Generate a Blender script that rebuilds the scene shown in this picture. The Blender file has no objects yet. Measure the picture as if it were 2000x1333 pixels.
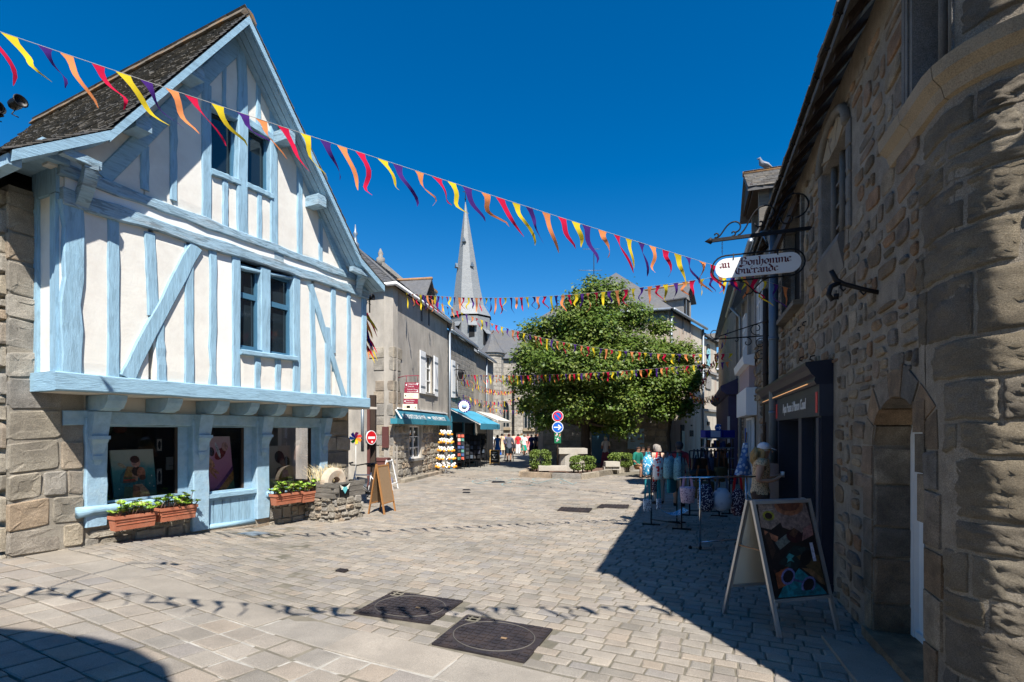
import bpy, math, random
from math import radians as R, sin, cos, pi, sqrt, atan2
from mathutils import Vector as V, Matrix, noise
SC = bpy.context.scene
COL = SC.collection
rng = random.Random(11)
H = 1.85            # eye height
FP = 1000.0         # focal length in pixels of the 2000 px wide photograph
# ---------------------------------------------------------------- camera
cd = bpy.data.cameras.new('camera'); cam = bpy.data.objects.new('camera', cd); COL.objects.link(cam)
cam.location = (0, 0, H); cam.rotation_euler = (R(90), 0, 0)
cd.lens = 18.0; cd.sensor_width = 36.0; cd.shift_y = 0.08775; cd.clip_start = 0.05; cd.clip_end = 2000
SC.camera = cam
# ---------------------------------------------------------------- light
SUN_DIR = V((-0.277, 1.0, -1.37)).normalized()      # the way the light travels
elev = math.asin(-SUN_DIR.z)
world = bpy.data.worlds.new('World'); SC.world = world; world.use_nodes = True
wn = world.node_tree.nodes; wl = world.node_tree.links
sky = wn.new('ShaderNodeTexSky'); sky.sky_type = 'NISHITA'; sky.sun_disc = False
sky.sun_elevation = elev; sky.sun_rotation = atan2(-SUN_DIR.x, -SUN_DIR.y)
sky.altitude = 0; sky.air_density = 1.0; sky.dust_density = 0.0; sky.ozone_density = 4.0
hs = wn.new('ShaderNodeHueSaturation'); hs.inputs['Saturation'].default_value = 1.42; hs.inputs['Hue'].default_value = .502; hs.inputs['Value'].default_value = 1.18
wl.new(sky.outputs['Color'], hs.inputs['Color']); wl.new(hs.outputs['Color'], wn['Background'].inputs['Color'])
wn['Background'].inputs['Strength'].default_value = 0.07
sl = bpy.data.lights.new('sun', 'SUN'); sl.energy = 5.0; sl.angle = R(0.53); sl.color = (1.0, 0.955, 0.88)
sun = bpy.data.objects.new('sun', sl); COL.objects.link(sun); sun.location = (20, -60, 90)
sun.rotation_euler = SUN_DIR.to_track_quat('-Z', 'Y').to_euler()
SC.view_settings.view_transform = 'Standard'; SC.view_settings.look = 'None'
SC.view_settings.exposure = 0.82; SC.view_settings.gamma = 1.0; SC.view_settings.use_curve_mapping = False
SC.render.engine = 'CYCLES'
SC.cycles.use_denoising = True; SC.cycles.max_bounces = 6; SC.cycles.transparent_max_bounces = 12
SC.cycles.diffuse_bounces = 3; SC.cycles.glossy_bounces = 3; SC.cycles.transmission_bounces = 4
SC.cycles.caustics_reflective = False; SC.cycles.caustics_refractive = False
SC.cycles.use_adaptive_sampling = True; SC.cycles.adaptive_threshold = 0.015

# ---------------------------------------------------------------- helpers
def at(px, py, Y): return V(((px - 1000) / FP * Y, Y, H + (842 - py) / FP * Y))
def scr(p):
    y = max(p[1], .05)
    return 1000 + FP * p[0] / y, 842 - FP * (p[2] - H) / y
def inview(p, m=40):
    if p[1] < .3: return False
    x, y = scr(p); return -m < x < 2000 + m and -m < y < 1333 + m
def ss(a, b, x):
    t = min(1, max(0, (x - a) / (b - a))); return t * t * (3 - 2 * t)
def gz(x, y):        # the paving rises gently towards the corner of the timber house
    return .23 * ss(0.05, 1.0, (-x - .5 * (y - 7.1) - 2.5) / 3.5)
class Fr:
    """a wall plane: u along the wall, z up, d out of it"""
    def __init__(s, o, u, n):
        s.o = V((o[0], o[1], 0)); s.u = V((u[0], u[1], 0)).normalized(); s.n = V((n[0], n[1], 0)).normalized()
    def __call__(s, u, z, d=0.0): return s.o + s.u * u + s.n * d + V((0, 0, z))
    def px(s, px, py, d=0.0):
        r = V(((px - 1000) / FP, 1, (842 - py) / FP))
        t = ((s.o + s.n * d).dot(s.n)) / (V((r.x, r.y, 0)).dot(s.n))
        p = r * t; return (p - s.o).dot(s.u), p.z + H
    def U(s, px, d=0.0): return s.px(px, 842, d)[0]
    def Z(s, px, py, d=0.0): return s.px(px, py, d)[1]
    def sub(s, u, d=0.0): return Fr(s(u, 0, d), s.u, s.n)
    def side(s, u, d=0.0, flip=False):   # plane perpendicular to the wall at u; its u runs out of the wall
        return Fr(s(u, 0, d), s.n, s.u if not flip else -s.u)
def lin(c):
    return tuple(((v / 255) / 12.92 if v / 255 <= .04045 else ((v / 255 + .055) / 1.055) ** 2.4) for v in c)
class MB:
    def __init__(s): s.v = []; s.f = []; s.m = []; s.r = []; s.cr = 0.5; s.sm = []
    def add(s, vs, fs, m=0, smooth=False):
        b = len(s.v); s.v += [V(p) for p in vs]
        for f in fs:
            s.f.append([b + i for i in f]); s.m.append(m); s.r.append(s.cr); s.sm.append(smooth)
        return s
    def poly(s, pts, m=0): return s.add(pts, [list(range(len(pts)))], m)
    def hexa(s, p, m=0):   # 4 bottom + 4 top
        return s.add(p, [(3, 2, 1, 0), (4, 5, 6, 7), (0, 1, 5, 4), (1, 2, 6, 5), (2, 3, 7, 6), (3, 0, 4, 7)], m)
    def fbox(s, f, u0, u1, z0, z1, d0, d1, m=0):
        return s.hexa([f(u0, z0, d0), f(u1, z0, d0), f(u1, z0, d1), f(u0, z0, d1), f(u0, z1, d0), f(u1, z1, d0), f(u1, z1, d1), f(u0, z1, d1)], m)
    def box(s, c, sz, rz=0, m=0):
        M = Matrix.Rotation(rz, 3, 'Z'); c = V(c); a, b, h = sz[0] / 2, sz[1] / 2, sz[2]
        q = [(-a, -b), (a, -b), (a, b), (-a, b)]
        return s.hexa([c + M @ V((x, y, 0)) for x, y in q] + [c + M @ V((x, y, h)) for x, y in q], m)
    def beam(s, a, b, w, h, up=(0, 0, 1), m=0):
        a, b = V(a), V(b); t = (b - a).normalized(); x = t.cross(V(up))
        if x.length < 1e-4: x = t.cross(V((1, 0, 0)))
        x.normalize(); y = x.cross(t).normalized(); x = x * w / 2; y = y * h / 2
        return s.hexa([a - x - y, a + x - y, a + x + y, a - x + y, b - x - y, b + x - y, b + x + y, b - x + y], m)
    def prism(s, pts, vec, m=0):
        n = len(pts); vec = V(vec); q = [V(p) for p in pts]
        fs = [list(range(n))[::-1], [n + i for i in range(n)]] + [(i, (i + 1) % n, n + (i + 1) % n, n + i) for i in range(n)]
        return s.add(q + [p + vec for p in q], fs, m)
    def fprism(s, f, uz, d0, d1, m=0): return s.prism([f(u, z, d0) for u, z in uz], f.n * (d1 - d0) if isinstance(f, Fr) else f(uz[0][0], uz[0][1], d1) - f(uz[0][0], uz[0][1], d0), m)
    def tube(s, pts, r, n=6, m=0, closed=False, smooth=True):
        pts = [V(p) for p in pts]; k = len(pts); rs = r if isinstance(r, (list, tuple)) else [r] * k
        vs = []; ref = None
        for i, p in enumerate(pts):
            t = (pts[(i + 1) % k] - pts[i - 1]) if closed else (pts[min(i + 1, k - 1)] - pts[max(i - 1, 0)])
            if t.length < 1e-9: t = V((0, 0, 1))
            t.normalize()
            if ref is None:
                ref = V((0, 0, 1)) if abs(t.z) < .9 else V((1, 0, 0))
            x = t.cross(ref)
            if x.length < 1e-3: x = t.cross(V((0, 1, 0.3)))
            x.normalize(); y = x.cross(t); ref = y
            vs += [p + x * cos(2 * pi * j / n) * rs[i] + y * sin(2 * pi * j / n) * rs[i] for j in range(n)]
        fs = []
        for i in range(k if closed else k - 1):
            a, b = i * n, ((i + 1) % k) * n
            fs += [(a + j, a + (j + 1) % n, b + (j + 1) % n, b + j) for j in range(n)]
        if not closed: fs += [list(range(n))[::-1], [(k - 1) * n + j for j in range(n)]]
        return s.add(vs, fs, m, smooth)
    def lathe(s, c, prof, n=12, m=0, axis=(0, 0, 1), smooth=True, sx=1.0, sy=1.0):
        c = V(c); q = V(axis).to_track_quat('Z', 'Y')
        vs = [c + q @ V((r * cos(2 * pi * j / n) * sx, r * sin(2 * pi * j / n) * sy, z)) for r, z in prof for j in range(n)]
        fs = []
        for i in range(len(prof) - 1):
            a, b = i * n, (i + 1) * n
            fs += [(a + j, a + (j + 1) % n, b + (j + 1) % n, b + j) for j in range(n)]
        fs += [list(range(n))[::-1], [(len(prof) - 1) * n + j for j in range(n)]]
        return s.add(vs, fs, m, smooth)
    def ball(s, c, r, n=8, k=5, m=0, smooth=True):
        r = r if isinstance(r, (tuple, list)) else (r, r, r); c = V(c); vs = []
        for i in range(k + 1):
            a = -pi / 2 + pi * i / k
            ca = max(cos(a), .02)
            vs += [c + V((r[0] * ca * cos(2 * pi * j / n), r[1] * ca * sin(2 * pi * j / n), r[2] * sin(a))) for j in range(n)]
        fs = []
        for i in range(k): fs += [(i * n + j, i * n + (j + 1) % n, (i + 1) * n + (j + 1) % n, (i + 1) * n + j) for j in range(n)]
        return s.add(vs, fs, m, smooth)
    def disc(s, c, r, axis, n=20, m=0, t=.004, rx=1.0):
        return s.lathe(c, [(r, 0), (r, t)], n, m, axis, False, rx)
    def build(s, name, mats, parent=None, kind=None, label=None, cat=None, group=None, smooth=None):
        me = bpy.data.meshes.new(name)
        off = parent_loc(parent) if parent is not None else V((0, 0, 0))
        loc = V((0, 0, 0))
        if parent is None and s.v and kind is None:
            xs = [p.x for p in s.v]; ys = [p.y for p in s.v]; zs = [p.z for p in s.v]
            loc = V(((min(xs) + max(xs)) / 2, (min(ys) + max(ys)) / 2, min(zs))); off = loc
        me.from_pydata([tuple(p - off) for p in s.v], [], s.f)
        for mt in (mats if isinstance(mats, (list, tuple)) else [mats]): me.materials.append(mt)
        if s.f:
            me.polygons.foreach_set('material_index', s.m)
            a = me.attributes.new('rnd', 'FLOAT', 'FACE'); a.data.foreach_set('value', s.r)
            me.polygons.foreach_set('use_smooth', s.sm if smooth is None else [smooth] * len(s.f))
        me.update()
        o = bpy.data.objects.new(name, me); COL.objects.link(o)
        if parent is not None: o.parent = parent
        else: o.location = loc
        tag(o, label, cat, group, kind); return o
def parent_loc(p):
    l = V((0, 0, 0))
    while p is not None: l += p.location; p = p.parent
    return l
def tag(o, label=None, cat=None, group=None, kind=None):
    if label: o['label'] = label
    if cat: o['category'] = cat
    if group: o['group'] = group
    if kind: o['kind'] = kind
    return o
def thing(name, label, cat, loc=(0, 0, 0), group=None):
    o = bpy.data.objects.new(name, None); COL.objects.link(o); o.location = loc; o.empty_display_size = .2
    return tag(o, label, cat, group)
def kids(o): return [c for c in COL.objects if c.parent == o]
def copy_tree(src, loc, label, rz=None):
    tree = {}
    for c in COL.objects: tree.setdefault(c.parent, []).append(c)
    def rec(o, par):
        c = o.copy(); COL.objects.link(c)
        if par is not None: c.parent = par
        for ch in tree.get(o, []): rec(ch, c)
        return c
    r = rec(src, None); r.location = loc
    if rz is not None: r.rotation_euler.z = rz
    r['label'] = label; return r
def pieces(parent, name, items, mats, limit=300):
    """items: (score, fn(MB)); the largest in view become objects of their own, the rest one joined part"""
    items = sorted(items, key=lambda t: -t[0])
    for i, (sc, fn) in enumerate(items[:limit]):
        mb = MB(); mb.cr = random.Random(i * 7 + len(items)).random(); fn(mb); mb.build(name, mats, parent)
    if len(items) > limit:
        mb = MB()
        for i, (sc, fn) in enumerate(items[limit:]):
            mb.cr = random.Random(i * 13 + 5).random(); fn(mb)
        mb.build(name + '_field', mats, parent, kind='stuff')
def score(p, w, h):
    d = max(.5, (p - V((0, 0, H))).length)
    return w * h / d ** 2 * (1 if inview(p, 60) else .002)
def stone(mb, f, u0, u1, z0, z1, depth, rg, n=11, rough=.12, back=.02, sq=(.3, .6)):
    cu, cz, a, b = (u0 + u1) / 2, (z0 + z1) / 2, (u1 - u0) / 2, (z1 - z0) / 2
    e = rg.uniform(*sq); ph = rg.uniform(0, 6); sk = rg.uniform(-.12, .12)
    ring = []
    for i in range(n):
        t = 2 * pi * (i + rg.uniform(-.3, .3)) / n + ph
        c, s_ = cos(t), sin(t); k = 1 - rg.uniform(0, rough)
        x, y = math.copysign(abs(c) ** e, c) * a * k, math.copysign(abs(s_) ** e, s_) * b * k
        ring.append((x, y + sk * x * b / a))
    tilt = (rg.uniform(-.3, .3) * depth / max(a, .05), rg.uniform(-.3, .3) * depth / max(b, .05))
    m = min(a, b); vs = []
    for sc, dd in ((1, -back), (1 - .1 * min(1, .03 / m), depth * .7), (1 - .3 * min(1, .05 / m), depth), (.45, depth)):
        for x, y in ring: vs.append(f(cu + x * sc, cz + y * sc, dd + (tilt[0] * x + tilt[1] * y + rg.uniform(-.17, .17) * depth if dd > 0 else 0)))
    fs = []
    for i in range(3): fs += [(i * n + j, i * n + (j + 1) % n, (i + 1) * n + (j + 1) % n, (i + 1) * n + j) for j in range(n)]
    fs.append([3 * n + j for j in range(n)])
    mb.add(vs, fs)
def block(mb, f, u0, u1, z0, z1, depth, rg, ch=.015, back=.02):
    """dressed block: chamfered slab with slightly uneven edges"""
    j = lambda k=.01: rg.uniform(-k, k)
    c = [(u0 + j(), z0 + j()), (u1 + j(), z0 + j()), (u1 + j(), z1 + j()), (u0 + j(), z1 + j())]
    cu, cz = (u0 + u1) / 2, (z0 + z1) / 2
    vs = [f(u, z, -back) for u, z in c] + [f(u, z, depth * .6) for u, z in c] + [f(u + math.copysign(ch, cu - u), z + math.copysign(ch, cz - z), depth + j(.006)) for u, z in c]
    vs.append(f(cu, cz, depth + abs(j(.012))))
    mb.add(vs, [(0, 1, 5, 4), (1, 2, 6, 5), (2, 3, 7, 6), (3, 0, 4, 7), (4, 5, 9, 8), (5, 6, 10, 9), (6, 7, 11, 10), (7, 4, 8, 11), (8, 9, 12), (9, 10, 12), (10, 11, 12), (11, 8, 12)])
def rubble(u0, u1, z0, z1, wr, hr, rg, hole=None, gap=.03, split=.25):
    """courses of uneven stones; returns (u0,u1,z0,z1)"""
    out = []; z = z0
    while z < z1 - .03:
        h = min(rg.uniform(*hr), z1 - z)
        if z1 - z - h < hr[0] * .6: h = z1 - z
        u = u0 - rg.uniform(0, wr[0])
        while u < u1 - .03:
            w = rg.uniform(*wr); a, b = max(u, u0), min(u + w, u1); u += w
            if b - a < .05: continue
            cells = [(a, b, z, z + h)]
            if rg.random() < split and h > .12:
                k = z + h * rg.uniform(.35, .65)
                if rg.random() < .6: cells = [(a, b, z, k), (a, b, k, z + h)]
                else:
                    q = a + (b - a) * rg.uniform(.35, .65); cells = [(a, q, z, z + h), (q, b, z, k), (q, b, k, z + h)]
            for c in cells:
                dz = rg.uniform(-.02, .02)
                g = gap * rg.uniform(.3, .8); c = (c[0] + g, c[1] - g, c[2] + g + dz, c[3] - g + dz)
                if c[1] - c[0] < .03 or c[3] - c[2] < .03: continue
                if hole and hole(c): continue
                out.append(c)
        z += h
    return out
def rects_hole(rs, e=.0):
    return lambda c: any(c[1] > a - e and c[0] < b + e and c[3] > p - e and c[2] < q + e for a, b, p, q in rs)
def stone_wall(parent, f, cells, mats, depth=.04, seed=1, name='stone', limit=300, blocky=False, ch=.015, rough=.12, sq=(.3, .6)):
    its = []
    for i, c in enumerate(cells):
        rg = random.Random(seed * 1000 + i)
        p = f((c[0] + c[1]) / 2, (c[2] + c[3]) / 2, 0)
        if blocky: fn = lambda mb, c=c, rg=rg: block(mb, f, *c, depth * rg.uniform(.6, 1.2), rg, ch)
        else: fn = lambda mb, c=c, rg=rg: stone(mb, f, *c, depth * rg.uniform(.6, 1.3), rg, rough=rough, sq=sq)
        its.append((score(p, c[1] - c[0], c[3] - c[2]), fn))
    pieces(parent, name, its, mats, limit)
# ---------------------------------------------------------------- materials
def new_mat(name):
    m = bpy.data.materials.new(name); m.use_nodes = True; nt = m.node_tree
    return m, nt.nodes, nt.links, nt.nodes['Principled BSDF']
def ramp(N, stops):
    r = N.new('ShaderNodeValToRGB'); e = r.color_ramp.elements
    while len(e) < len(stops): e.new(.5)
    for k, (p, c) in enumerate(stops): e[k].position = p; e[k].color = (*c, 1)
    return r
def mat(name, col, rough=.8, var=.12, scale=6.0, bump=.15, bscale=60.0, stretch=(1, 1, 1), tints=None, speck=0.0, stain=None, stain_scale=.6, stain_amt=.5, metal=0.0, spec=.3, bdist=.01, grit=0.0, crack=0.0):
    """tints: colours picked per piece by the face attribute rnd; var: soft noise; speck: crystal speckle; stain: weathering patches"""
    m, N, L, B = new_mat(name)
    tc = N.new('ShaderNodeNewGeometry'); mp = N.new('ShaderNodeMapping'); mp.inputs['Scale'].default_value = stretch
    L.new(tc.outputs['Position'], mp.inputs['Vector'])
    def nz(sc, det=4, rg=.6):
        n = N.new('ShaderNodeTexNoise'); n.inputs['Scale'].default_value = sc; n.inputs['Detail'].default_value = det
        n.inputs['Roughness'].default_value = rg; L.new(mp.outputs['Vector'], n.inputs['Vector']); return n
    def mix(a, b, fac, mode='MIX'):
        x = N.new('ShaderNodeMix'); x.data_type = 'RGBA'; x.blend_type = mode
        if isinstance(fac, float): x.inputs[0].default_value = fac
        else: L.new(fac, x.inputs[0])
        for s_, i in ((a, 6), (b, 7)):
            if isinstance(s_, tuple): x.inputs[i].default_value = (*s_, 1)
            else: L.new(s_, x.inputs[i])
        return x.outputs[2]
    c = tuple(col)
    if tints:
        at_ = N.new('ShaderNodeAttribute'); at_.attribute_name = 'rnd'
        rp = ramp(N, [(i / max(1, len(tints) - 1), t) for i, t in enumerate(tints)]); rp.color_ramp.interpolation = 'LINEAR'
        L.new(at_.outputs['Fac'], rp.inputs['Fac']); c = rp.outputs['Color']
    n1 = nz(scale, 5); r1 = ramp(N, [(.3, (1 - var,) * 3), (.7, (1 + var,) * 3)])
    L.new(n1.outputs['Fac'], r1.inputs['Fac']); c = mix(c, r1.outputs['Color'], 1.0, 'MULTIPLY')
    if speck:
        n2 = nz(130, 2, .8); r2 = ramp(N, [(.35, (1 - speck,) * 3), (.65, (1 + speck,) * 3)])
        L.new(n2.outputs['Fac'], r2.inputs['Fac']); c = mix(c, r2.outputs['Color'], 1.0, 'MULTIPLY')
    if stain:
        n3 = nz(stain_scale, 6, .7); r3 = ramp(N, [(.47, (0, 0, 0)), (.66, (stain_amt,) * 3)])
        L.new(n3.outputs['Fac'], r3.inputs['Fac']); c = mix(c, tuple(stain), r3.outputs['Color'])
    if crack:
        n4 = nz(bscale * .6, 3, .55); n4.inputs['Distortion'].default_value = .4; r4 = ramp(N, [(.4, (1 - crack,) * 3), (.46, (1, 1, 1))])
        L.new(n4.outputs['Fac'], r4.inputs['Fac']); c = mix(c, r4.outputs['Color'], 1.0, 'MULTIPLY')
    if isinstance(c, tuple): B.inputs['Base Color'].default_value = (*c, 1)
    else: L.new(c, B.inputs['Base Color'])
    B.inputs['Roughness'].default_value = rough; B.inputs['Metallic'].default_value = metal
    B.inputs['Specular IOR Level'].default_value = spec
    if bump:
        nb = nz(bscale, 6, .7); bp = N.new('ShaderNodeBump'); bp.inputs['Strength'].default_value = bump; bp.inputs['Distance'].default_value = bdist
        if grit:
            ng = nz(bscale * 6, 2, .8); ad = N.new('ShaderNodeMath'); ad.operation = 'MULTIPLY_ADD'; ad.inputs[1].default_value = grit
            L.new(ng.outputs['Fac'], ad.inputs[0]); L.new(nb.outputs['Fac'], ad.inputs[2]); L.new(ad.outputs[0], bp.inputs['Height'])
        else: L.new(nb.outputs['Fac'], bp.inputs['Height'])
        L.new(bp.outputs['Normal'], B.inputs['Normal'])
    return m
def glass(name, tint=.6, rough=.02, refl=1.0):
    m, N, L, B = new_mat(name); N.remove(B)
    t = N.new('ShaderNodeBsdfTransparent'); t.inputs[0].default_value = (tint, tint, tint * 1.02, 1)
    g = N.new('ShaderNodeBsdfGlossy'); g.inputs['Roughness'].default_value = rough
    f = N.new('ShaderNodeFresnel'); f.inputs[0].default_value = 1.45
    x = N.new('ShaderNodeMixShader'); L.new(f.outputs[0], x.inputs[0]); L.new(t.outputs[0], x.inputs[1]); L.new(g.outputs[0], x.inputs[2])
    L.new(x.outputs[0], N['Material Output'].inputs[0]); return m
def cloth(name, col, trans=.35, rough=.9):
    m, N, L, B = new_mat(name)
    B.inputs['Base Color'].default_value = (*col, 1); B.inputs['Roughness'].default_value = rough; B.inputs['Specular IOR Level'].default_value = .1
    t = N.new('ShaderNodeBsdfTranslucent'); t.inputs[0].default_value = (*col, 1)
    x = N.new('ShaderNodeMixShader'); x.inputs[0].default_value = trans
    L.new(B.outputs[0], x.inputs[1]); L.new(t.outputs[0], x.inputs[2]); L.new(x.outputs[0], N['Material Output'].inputs[0]); return m
def flat(name, rgb, rough=.6, metal=0.0, spec=.3):
    m, N, L, B = new_mat(name); B.inputs['Base Color'].default_value = (*lin(rgb), 1)
    B.inputs['Roughness'].default_value = rough; B.inputs['Metallic'].default_value = metal; B.inputs['Specular IOR Level'].default_value = spec
    return m
M = {}
M['sett'] = mat('sett', (.3, .28, .25), .85, .14, 3, .5, 45, tints=[(0.196, 0.177, 0.150), (0.282, 0.244, 0.200), (0.234, 0.213, 0.184), (0.323, 0.280, 0.227), (0.216, 0.199, 0.182), (0.292, 0.241, 0.188), (0.254, 0.224, 0.188)], speck=.22, bdist=.006, stain=(.12, .11, .092), stain_scale=.45, stain_amt=.5, grit=.4)
M['slab'] = mat('slab', (.3, .28, .25), .85, .14, 3, .4, 45, tints=[(0.254, 0.230, 0.197), (0.286, 0.249, 0.202), (0.304, 0.268, 0.224)], speck=.2, bdist=.005, stain=(.15, .135, .115), stain_scale=.7, stain_amt=.35)
M['joint'] = mat('joint', (.17, .15, .115), .95, .35, 5, .5, 80, stain=(.075, .075, .055), stain_scale=.35, stain_amt=.8)
M['far_paving'] = mat('far_paving', (.245, .23, .2), .9, .15, 2, .3, 30, stain=(.17, .155, .135), stain_scale=.3, stain_amt=.5)
GR = [(0.228, 0.198, 0.155), (0.324, 0.288, 0.231), (0.396, 0.336, 0.249), (0.270, 0.252, 0.226), (0.432, 0.384, 0.308), (0.360, 0.270, 0.184), (0.300, 0.276, 0.237)]
M['granite'] = mat('granite', (.3, .27, .22), .9, .25, 4, .9, 28, tints=GR, speck=.4, bdist=.02, stain=(.16, .14, .115), stain_scale=1.6, stain_amt=.5, grit=.5)
M['granite2'] = mat('granite2', (.3, .27, .22), .9, .36, 7, 1.0, 30, tints=[(0.164, 0.140, 0.103), (0.341, 0.231, 0.138), (0.253, 0.219, 0.178), (0.392, 0.304, 0.200), (0.354, 0.207, 0.115), (0.278, 0.237, 0.190), (0.190, 0.176, 0.155), (0.455, 0.376, 0.276)], speck=.35, bdist=.025, stain=(.08, .07, .055), stain_scale=2.2, stain_amt=.5, grit=.6)
M['mortar'] = mat('mortar', (.37, .33, .27), .95, .2, 4, 1.0, 30, speck=.25, bdist=.02, stain=(.28, .235, .18), stain_scale=1.2, stain_amt=.5, grit=.8)
M['mortar2'] = mat('mortar2', (.4, .345, .275), .95, .25, 5, 1.0, 26, speck=.3, bdist=.025, stain=(.27, .225, .17), stain_scale=1.4, stain_amt=.6, grit=.9)
M['plaster'] = mat('plaster', (.76, .73, .665), .92, .035, 3, .35, 12, bdist=.012, stain=(.6, .55, .49), stain_scale=1.3, stain_amt=.5)
M['plaster_white'] = mat('plaster_white', (.81, .79, .75), .9, .03, 3, .4, 10, bdist=.012)
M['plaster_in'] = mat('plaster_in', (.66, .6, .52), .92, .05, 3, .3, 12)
BL = (.285, .45, .565)
M['blue'] = mat('blue', BL, .7, .13, 5, .7, 14, (3, 3, .45), crack=.16, bdist=.012, stain=(.3, .5, .63), stain_scale=2.5, stain_amt=.5)
M['blue_h'] = mat('blue_h', BL, .7, .13, 5, .7, 14, (.6, .6, 4), crack=.16, bdist=.012, stain=(.3, .47, .57), stain_scale=2.5, stain_amt=.5)
M['blue_old'] = mat('blue_old', (.3, .44, .535), .75, .22, 6, .9, 13, (.6, .6, 4), crack=.35, bdist=.016, stain=(.38, .42, .43), stain_scale=2.2, stain_amt=.7)
M['blue_grey'] = mat('blue_grey', (.3, .45, .56), .8, .14, 9, .9, 30, bdist=.01, stain=(.42, .54, .6), stain_scale=3, stain_amt=.6)
M['blue_dark'] = mat('blue_dark', (.06, .16, .25), .5, .1, 6, .2, 30)
M['slate'] = mat('slate', (.09, .085, .08), .75, .25, 8, .6, 40, tints=[(0.078, 0.074, 0.069), (0.130, 0.121, 0.109), (0.104, 0.104, 0.107), (0.163, 0.146, 0.124), (0.091, 0.086, 0.078)], bdist=.008, stain=(.17, .14, .1), stain_scale=1.3, stain_amt=.4)
M['slate2'] = mat('slate2', (.1, .1, .105), .7, .2, 8, .4, 40, tints=[(.085, .088, .095), (.11, .112, .118), (.095, .095, .1)], bdist=.006, stain=(.16, .14, .11), stain_scale=.8, stain_amt=.4)
M['ridge'] = mat('ridge', (.3, .17, .09), .9, .3, 8, .8, 30, stain=(.4, .2, .05), stain_scale=6, stain_amt=.8)
M['ridge_moss'] = mat('ridge_moss', (.13, .11, .085), .9, .35, 8, .8, 30, stain=(.36, .17, .04), stain_scale=3.5, stain_amt=.6)
M['iron'] = mat('iron', (.014, .014, .016), .55, .2, 10, .3, 60, metal=.3)
M['cast'] = mat('cast', (.055, .047, .05), .55, .3, 6, .4, 80, metal=.5, stain=(.1, .07, .055), stain_scale=3, stain_amt=.5)
M['zinc'] = mat('zinc', (.3, .34, .38), .45, .1, 4, .1, 20, metal=.6)
M['zinc_dark'] = mat('zinc_dark', (.13, .17, .215), .5, .1, 4, .1, 20, metal=.4)
M['alu'] = mat('alu', (.55, .55, .55), .35, .05, 4, .05, 60, metal=.8)
M['chrome'] = mat('chrome', (.6, .6, .62), .2, .05, 4, 0, metal=1.0)
M['white'] = mat('white_paint', (.8, .8, .79), .5, .04, 4, .1, 30)
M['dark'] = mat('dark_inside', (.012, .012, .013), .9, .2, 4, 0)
M['navy'] = mat('navy_paint', (.012, .016, .032), .4, .1, 5, .1, 40)
M['navy_frame'] = mat('navy_frame', (.03, .036, .055), .4, .1, 5, .1, 40)
M['terracotta'] = mat('terracotta', (.42, .14, .075), .8, .15, 8, .2, 50, stain=(.5, .25, .16), stain_scale=5, stain_amt=.4)
M['old_wood'] = mat('old_wood', (.15, .135, .115), .9, .35, 7, .9, 18, (.6, .6, 5), bdist=.012, stain=(.26, .24, .21), stain_scale=3, stain_amt=.5)
M['wood'] = mat('wood', (.36, .17, .06), .55, .2, 8, .2, 30, (1, 1, .3))
M['cork'] = mat('cork', (.26, .17, .095), .9, .2, 60, .3, 80)
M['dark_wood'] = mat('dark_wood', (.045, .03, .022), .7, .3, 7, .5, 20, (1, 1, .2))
M['render'] = mat('render', (.42, .38, .325), .95, .16, 2.5, .5, 40, (1, 1, .45), speck=.12, bdist=.008, stain=(.22, .205, .185), stain_scale=1.0, stain_amt=.65)
M['render2'] = mat('render2', (.45, .4, .33), .95, .16, 1.5, .4, 40, (1, 1, .25), speck=.1, bdist=.008, stain=(.36, .25, .19), stain_scale=.9, stain_amt=.75)
M['render3'] = mat('render3', (.36, .33, .28), .95, .16, 1.5, .4, 40, (1, 1, .3), bdist=.008, stain=(.2, .19, .17), stain_scale=.8, stain_amt=.6)
M['leaf'] = mat('leaf', (.06, .1, .02), .5, .2, 2, 0, tints=[(0.066, 0.123, 0.016), (0.121, 0.189, 0.026), (0.094, 0.159, 0.022), (0.187, 0.229, 0.040), (0.061, 0.109, 0.018), (0.154, 0.189, 0.032)], spec=.4)
def leafy(m):
    N, L = m.node_tree.nodes, m.node_tree.links; B = N['Principled BSDF']; t = N.new('ShaderNodeBsdfTranslucent'); x = N.new('ShaderNodeMixShader'); x.inputs[0].default_value = .3
    L.new(B.inputs['Base Color'].links[0].from_socket, t.inputs[0]); L.new(B.outputs[0], x.inputs[1]); L.new(t.outputs[0], x.inputs[2]); L.new(x.outputs[0], N['Material Output'].inputs[0])
leafy(M['leaf'])
M['bark'] = mat('bark', (.06, .05, .04), .95, .3, 8, .8, 20, (2, 2, .5))
M['black'] = flat('black_plastic', (18, 18, 20), .45)
M['skin'] = mat('skin', (.5, .29, .2), .55, .06, 8, 0)
M['skin_tan'] = mat('skin_tan', (.34, .18, .115), .55, .06, 8, 0)
M['glass'] = glass('shop_glass', .92)
M['pane'] = mat('window_pane', (.012, .02, .026), .06, .1, 2, 0, spec=.8)
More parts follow.
